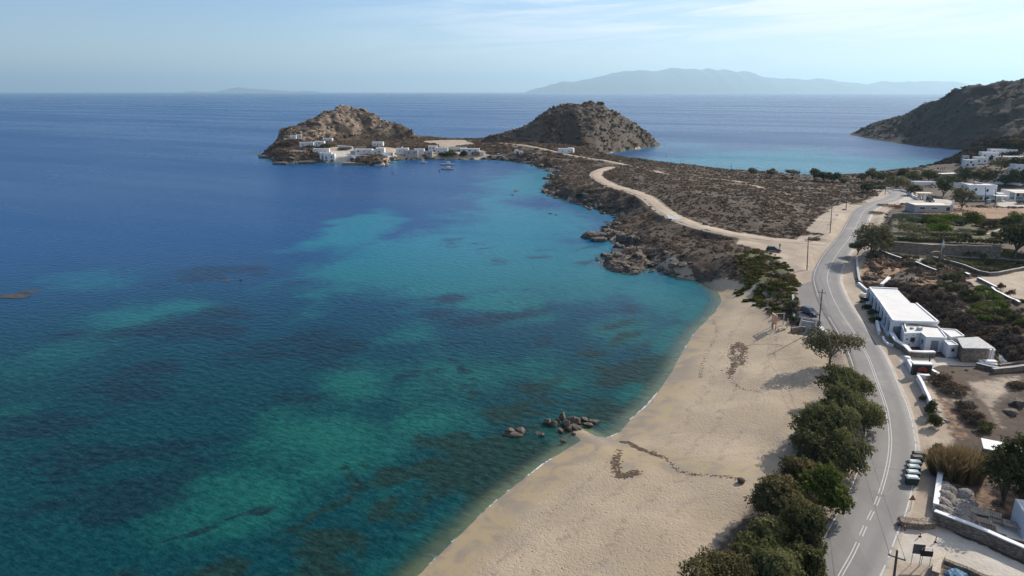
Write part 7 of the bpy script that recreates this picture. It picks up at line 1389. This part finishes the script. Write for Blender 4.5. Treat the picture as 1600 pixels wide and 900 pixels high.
for px, by, lab in [(1476, 752, "dark crate stack in the shade by the white wall"), (1475, 762, "pale wire crate beside the thatch pile")]:
    b = T(px, by); root = empty("crate", b, R(-5), lab, "crate", "crates by the white wall"); m = MB()
    for z in (0, .3, .6): m.box((0, 0, z), (1.2, .9, .07)); 
    m.build('deck_boards', M['grey'] if 'pale' in lab else M['wood'], root); m = MB()
    for sx in (-.5, 0, .5):
        for sy in (-.38, .38): m.box((sx, sy, .07), (.09, .09, .53))
    m.build('stringers', M['wood'], root)
# rubble and timber by the verge wall
def rockmesh(sx, sy, sz, seed, sub=3, rough=.35):
    """a broken block: the hull of a few random points, its faces roughened and edges slightly worn"""
    g = np.random.default_rng(seed); bm = bmesh.new(); n = 16 if sub < 4 else 30
    d = g.normal(size=(n, 3)); d /= np.linalg.norm(d, axis=1)[:, None]; d = np.sign(d) * np.abs(d) ** .65; d *= (.78 + .3 * g.random(n))[:, None]
    for p_ in d: bm.verts.new((p_[0], p_[1], p_[2]))
    r_ = bmesh.ops.convex_hull(bm, input=bm.verts); bmesh.ops.delete(bm, geom=[v for v in bm.verts if not v.link_faces], context='VERTS')
    bmesh.ops.triangulate(bm, faces=bm.faces); bmesh.ops.subdivide_edges(bm, edges=bm.edges, cuts=2 if sub < 4 else 3, use_grid_fill=True); bmesh.ops.smooth_vert(bm, verts=bm.verts, factor=.35, use_axis_x=True, use_axis_y=True, use_axis_z=True)
    co = np.array([v.co for v in bm.verts]); off = g.uniform(-50, 50, 2); q_ = co[:, 2] * 3.1 + co[:, 0] * 1.4
    n1 = fbm(co[:, 0] * 2 + co[:, 2] + off[0], co[:, 1] * 2 - co[:, 2] * 1.3 + off[1], .9, 4, seed % 97); lay = np.abs((q_ * 1.3 + n1) % 1.0 - .5)
    co = co * (1 + rough * .38 * n1 - .10 * (lay < .1))[:, None]
    for v, c_ in zip(bm.verts, co): v.co = (c_[0] * sx, c_[1] * sy, c_[2] * sz)
    me = bpy.data.meshes.new("rock"); bm.to_mesh(me); bm.free(); me.polygons.foreach_set("use_smooth", [False] * len(me.polygons)); return me
def rock(px, by, w_, d_, h_, rz, label, cat="rock", name="shore_rock", mat='rock', group=None, seed=None, sub=3, z=None, tilt=0.0, rough=.35):
    if group == "rocks at the end of the sand spit": h_ *= .62; w_ *= 1.3; d_ *= 1.15; tilt *= 1.5
    b = T(px, by); s_ = ppm(b); me = rockmesh(w_ / s_ / 2, d_ / 2, h_ * .75, seed or int(px * 7 + by * 3), sub, rough); me.materials.append(M[mat]); o = bpy.data.objects.new(name, me); COL.objects.link(o); o.location = (b.x, b.y + d_ * .4, (b.z if z is None else z) + h_ * .18); o.rotation_euler = (0, R(tilt), R(rz)); tag(o, label, cat, group); return o
RG = "pale broken blocks by the verge wall"
for px, by, w_, h_, lab in [(1464, 650, 12, .6, "whitish rubble block at the top of the broken heap"), (1469, 645, 9, .5, "small pale block behind the broken heap"), (1462, 657, 11, .5, "jagged pale block in the broken heap"), (1472, 655, 8, .4, "thin pale slab edge in the broken heap"), (1475, 663, 9, .35, "pale slab lying away from the heap"), (1481, 660, 10, .4, "long pale slab nearest the brown bank"), (1467, 666, 8, .5, "reddish white block by the green shrub")]: rock(px, by, w_, .9, h_, 20, lab, "rubble block", "rubble_block", 'rubble', RG, sub=2)
# ------------------------------------------------------------------ shore rocks
SG = "rocks at the end of the sand spit"
for px, by, w_, d_, h_, rz, ti, lab in [(803, 684, 32, 2.0, 1.0, 10, 0, "separate broad rock standing in the water left of the spit"), (797, 680, 14, 1.4, 1.5, 30, 10, "dark upright boulder on top of the separate broad rock"), (812, 678, 16, 1.3, 1.4, -20, -8, "rounded boulder at the right end of the separate broad rock"),
    (857, 666, 12, 1.5, 1.7, 25, 12, "dark block at the seaward end of the spit rocks"), (866, 667, 9, 1.3, 1.6, 60, 14, "thin tilted slab beside the seaward block"), (879, 657, 10, 1.3, 2.1, 20, 8, "tallest pointed rock of the spit"), (872, 662, 8, 1.1, 1.2, 0, 0, "small boulder between the tilted slab and the pointed rock"), (884, 668, 9, 1.6, 1.8, 70, 20, "steep slab leaning below the pointed rock"), (888, 675, 9, 1.4, 1.3, 70, 18, "lower leaning slab in the middle of the spit rocks"), (894, 664, 14, 1.8, 1.9, 35, 14, "large slanted block in the middle of the spit"), (902, 663, 13, 1.8, 1.9, 30, 10, "broad rounded block beside the large slanted one"), (901, 675, 13, 2.4, 1.5, 50, 14, "long block half buried in the spit's sand"), (914, 660, 11, 1.2, 1.2, 10, 0, "rounded rock on the sheltered side of the spit"), (918, 667, 16, 1.2, .9, -12, 0, "long flat rock on the sheltered side of the spit"), (928, 662, 16, 1.0, .8, -14, 0, "thin low rock trailing towards the calm cove"), (935, 660, 6, .8, .6, 0, 0, "last little stone in the calm cove"), (876, 677, 8, 1.0, 1.1, 0, 0, "round boulder in the shallows below the slabs"), (848, 683, 7, .9, .9, 20, 0, "pale small rock standing in the brown shallows"), (841, 680, 9, 1.0, .5, 0, 0, "flat half sunk rock in the brown shallows"), (896, 681, 8, .9, .6, 0, 0, "small stone at the wet sand edge below the spit"), (879, 692, 10, 1.1, .6, 0, 0, "dark weedy rock alone in the shallows near the sand")]: rock(px, by, w_, d_, h_, rz, lab, group=SG, z=0.0, tilt=ti)
for px, by, w_, d_, h_, lab in [(928, 373, 40, 6, 2.6, "broad dark rock island off the moor coast"), (938, 378, 28, 4, 1.8, "lower rock shelf in front of the broad rock island"), (960, 368, 34, 6, 2.6, "grey rock slab joining the moor coast behind the islands"), (948, 361, 20, 4, 1.6, "dark reef tongue at the head of the little cove"), (972, 378, 24, 5, 3.0, "pale rounded boulder on the moor shore"), (966, 388, 12, 3, 2.2, "dark block in the water under the pale boulder"), (985, 388, 22, 5, 2.6, "tilted pale slab on the moor shore"), (1000, 387, 16, 4, 2.2, "sharp edged pale block by the small sand cove"), (972, 400, 44, 6, 1.9, "dark layered rock hump beside the lower outcrop"), (990, 402, 34, 6, 2.0, "high ridge of the layered outcrop"), (975, 414, 56, 7, 1.9, "big layered grey outcrop jutting into the bay"), (992, 410, 34, 6, 1.6, "sloping inner half of the layered outcrop"), (982, 422, 50, 5, 1.4, "flat tan shelf at the foot of the layered outcrop"), (1036, 424, 22, 3.5, 1.6, "dark rock group on the small beach"), (1048, 429, 22, 3, 1.4, "second dark rock cluster along the small beach"), (1062, 431, 18, 3, 1.2, "dark stones at the turn of the small beach"), (1074, 434, 14, 2.4, 1.0, "last dark stone before the main sand"),
    (860, 334, 10, 2, .5, "small brown rock awash off the moor coast"), (869, 336, 5, 1.4, .4, "tiny rock beside the one awash off the coast"), (807, 299, 9, 3, .7, "low rock in the open bay off the isthmus"), (801, 305, 5, 2, .5, "tiny rock south of the low bay rock"), (922, 328, 10, 3, 1.0, "small rocks before the cove entrance"), (866, 285, 18, 4, 1.2, "pale flat rock on the isthmus shore"), (858, 294, 14, 4, 1.4, "dark low rock on the isthmus shore"), (870, 302, 18, 4, 1.0, "brown shelf rock under the isthmus bank"), (900, 316, 16, 4, 1.0, "tan shelf rock further along the isthmus bank"),
    (14, 466, 60, 4, .14, "brown reef just breaking the surface at the picture edge"), (40, 458, 40, 3, .10, "thin end of the brown surface reef"), (350, 440, 16, 2, .1, "pale reef patch awash in the open bay"), (376, 438, 4, 1, .5, "small light stone standing out of the open bay"), (436, 257, 30, 7, 2.0, "pale rocks on the shore of the islet"), (476, 256, 32, 7, 2.4, "grey flat rocks under the islet's stepped houses"), (415, 247, 26, 7, 2.4, "dark pointed rocks at the islet's tip"), (640, 248, 26, 6, 2.2, "pale rock bank on the village beach"), (672, 249, 24, 5, 2.0, "tan rocks at the middle of the village beach"), (1039, 227, 4, 3, .8, "tiny rock off the end of the second hill")]: rock(px, by, w_, d_, h_, 0, lab, group="rocks along the bay shore", z=0.0, sub=4 if w_ > 25 else 3, rough=.5)
for px, by, w_, h_, lab in [(1367, 437, 20, 1.0, "grey pile of stones beside the prickly pear"), (1359, 434, 12, .8, "smaller stone pile next to the roadside wall"), (1597, 636, 30, 1.6, "large grey boulder mound at the edge of the bare yard"), (1585, 650, 22, 1.0, "pale boulder below the grey mound"), (1272, 366, 9, .6, "pale boulder at the moor corner of the junction"), (1118, 297, 16, 1.2, "grey outcrop on the moor crest"), (1158, 306, 20, 1.4, "broad dark outcrop on the moor"), (1128, 309, 14, 1.1, "dark knob of rock on the moor slope"), (1477, 457, 24, 1.2, "pale blue-grey boulder in front of the prickly pear clump"), (1453, 527, 8, .6, "whitish boulder behind the annexe roof"), (1508, 524, 12, .7, "pale boulders behind the slatted canopy")]: rock(px, by, w_, 2.2, h_, 15, lab, "boulder", "boulder", 'rock', "boulders on the slopes")

# ------------------------------------------------------------------ broken rock too small and many to count
def rubble_field(name, box, acc, n, rmin, rmax, mat, seed, label, flat=.6):
    g = np.random.default_rng(seed); pro = [rockmesh(1, 1, 1, 900 + i, 3, .5) for i in range(8)]; PV = [np.array([v.co for v in me.vertices]) for me in pro]; PF = [[tuple(p.vertices) for p in me.polygons] for me in pro]
    V = []; F = []; k = 0; base = 0; tries = 0
    while k < n and tries < 60000:
        tries += 1; x = g.uniform(box[0], box[1]); y = g.uniform(box[2], box[3])
        if g.random() > float(acc(np.array([x]), np.array([y]))[0]): continue
        i = g.integers(8); r = rmin + (rmax - rmin) * g.random() ** 2.2; a = g.uniform(0, 6.283); c_, s_ = math.cos(a), math.sin(a); P = PV[i] * np.array([r * g.uniform(.8, 1.5), r * g.uniform(.7, 1.1), r * flat * g.uniform(.6, 1.2)]); tl = g.normal(0, .25)
        P = np.stack([P[:, 0] * c_ - P[:, 1] * s_, P[:, 0] * s_ + P[:, 1] * c_, P[:, 2] + P[:, 0] * tl], -1) + np.array([x, y, max(float(samp(ZL, np.array([x]), np.array([y]))[0]), -.3) + r * flat * .15]); V.append(P); F += [tuple(q_ + base for q_ in f) for f in PF[i]]; base += len(P); k += 1
    me = bpy.data.meshes.new(name); me.from_pydata(np.concatenate(V).tolist(), [], F); me.materials.append(M[mat]); o = bpy.data.objects.new(name, me); COL.objects.link(o); tag(o, label, "rocks", None, 'stuff')
shore_a = lambda x, y: (ZG(ROCKY, x, y) > .6) * (np.abs(ZG(DL, x, y) - 0.5) < 4.5) * (ZG(ZL, x, y) > -1.2) * (ZG(ZL, x, y) < 3.2) * 1.0
rubble_field("shore_rubble", (20, 110, 195, 330), shore_a, 420, .35, 1.9, 'rock', 31, "jagged dark rocks heaped along the foot of the moor shore")
rubble_field("shore_rubble", (-250, 60, 330, 640), shore_a, 320, .6, 2.8, 'rock', 32, "dark broken rocks along the shore of the isthmus and islet")
rubble_field("hill_boulders", (-250, -70, 570, 720), lambda x, y: (ZG(F1, x, y) > .4) * 1.0, 420, .7, 2.6, 'granite', 33, "warm granite boulders covering the islet hill", .8)
rubble_field("hill_boulders", (0, 160, 600, 720), lambda x, y: (ZG(ONHILL, x, y) > .5) * (ZG(ZL, x, y) > 14) * 1.0, 320, .6, 2.8, 'rock', 34, "dark broken rock on the upper second hill", .8)
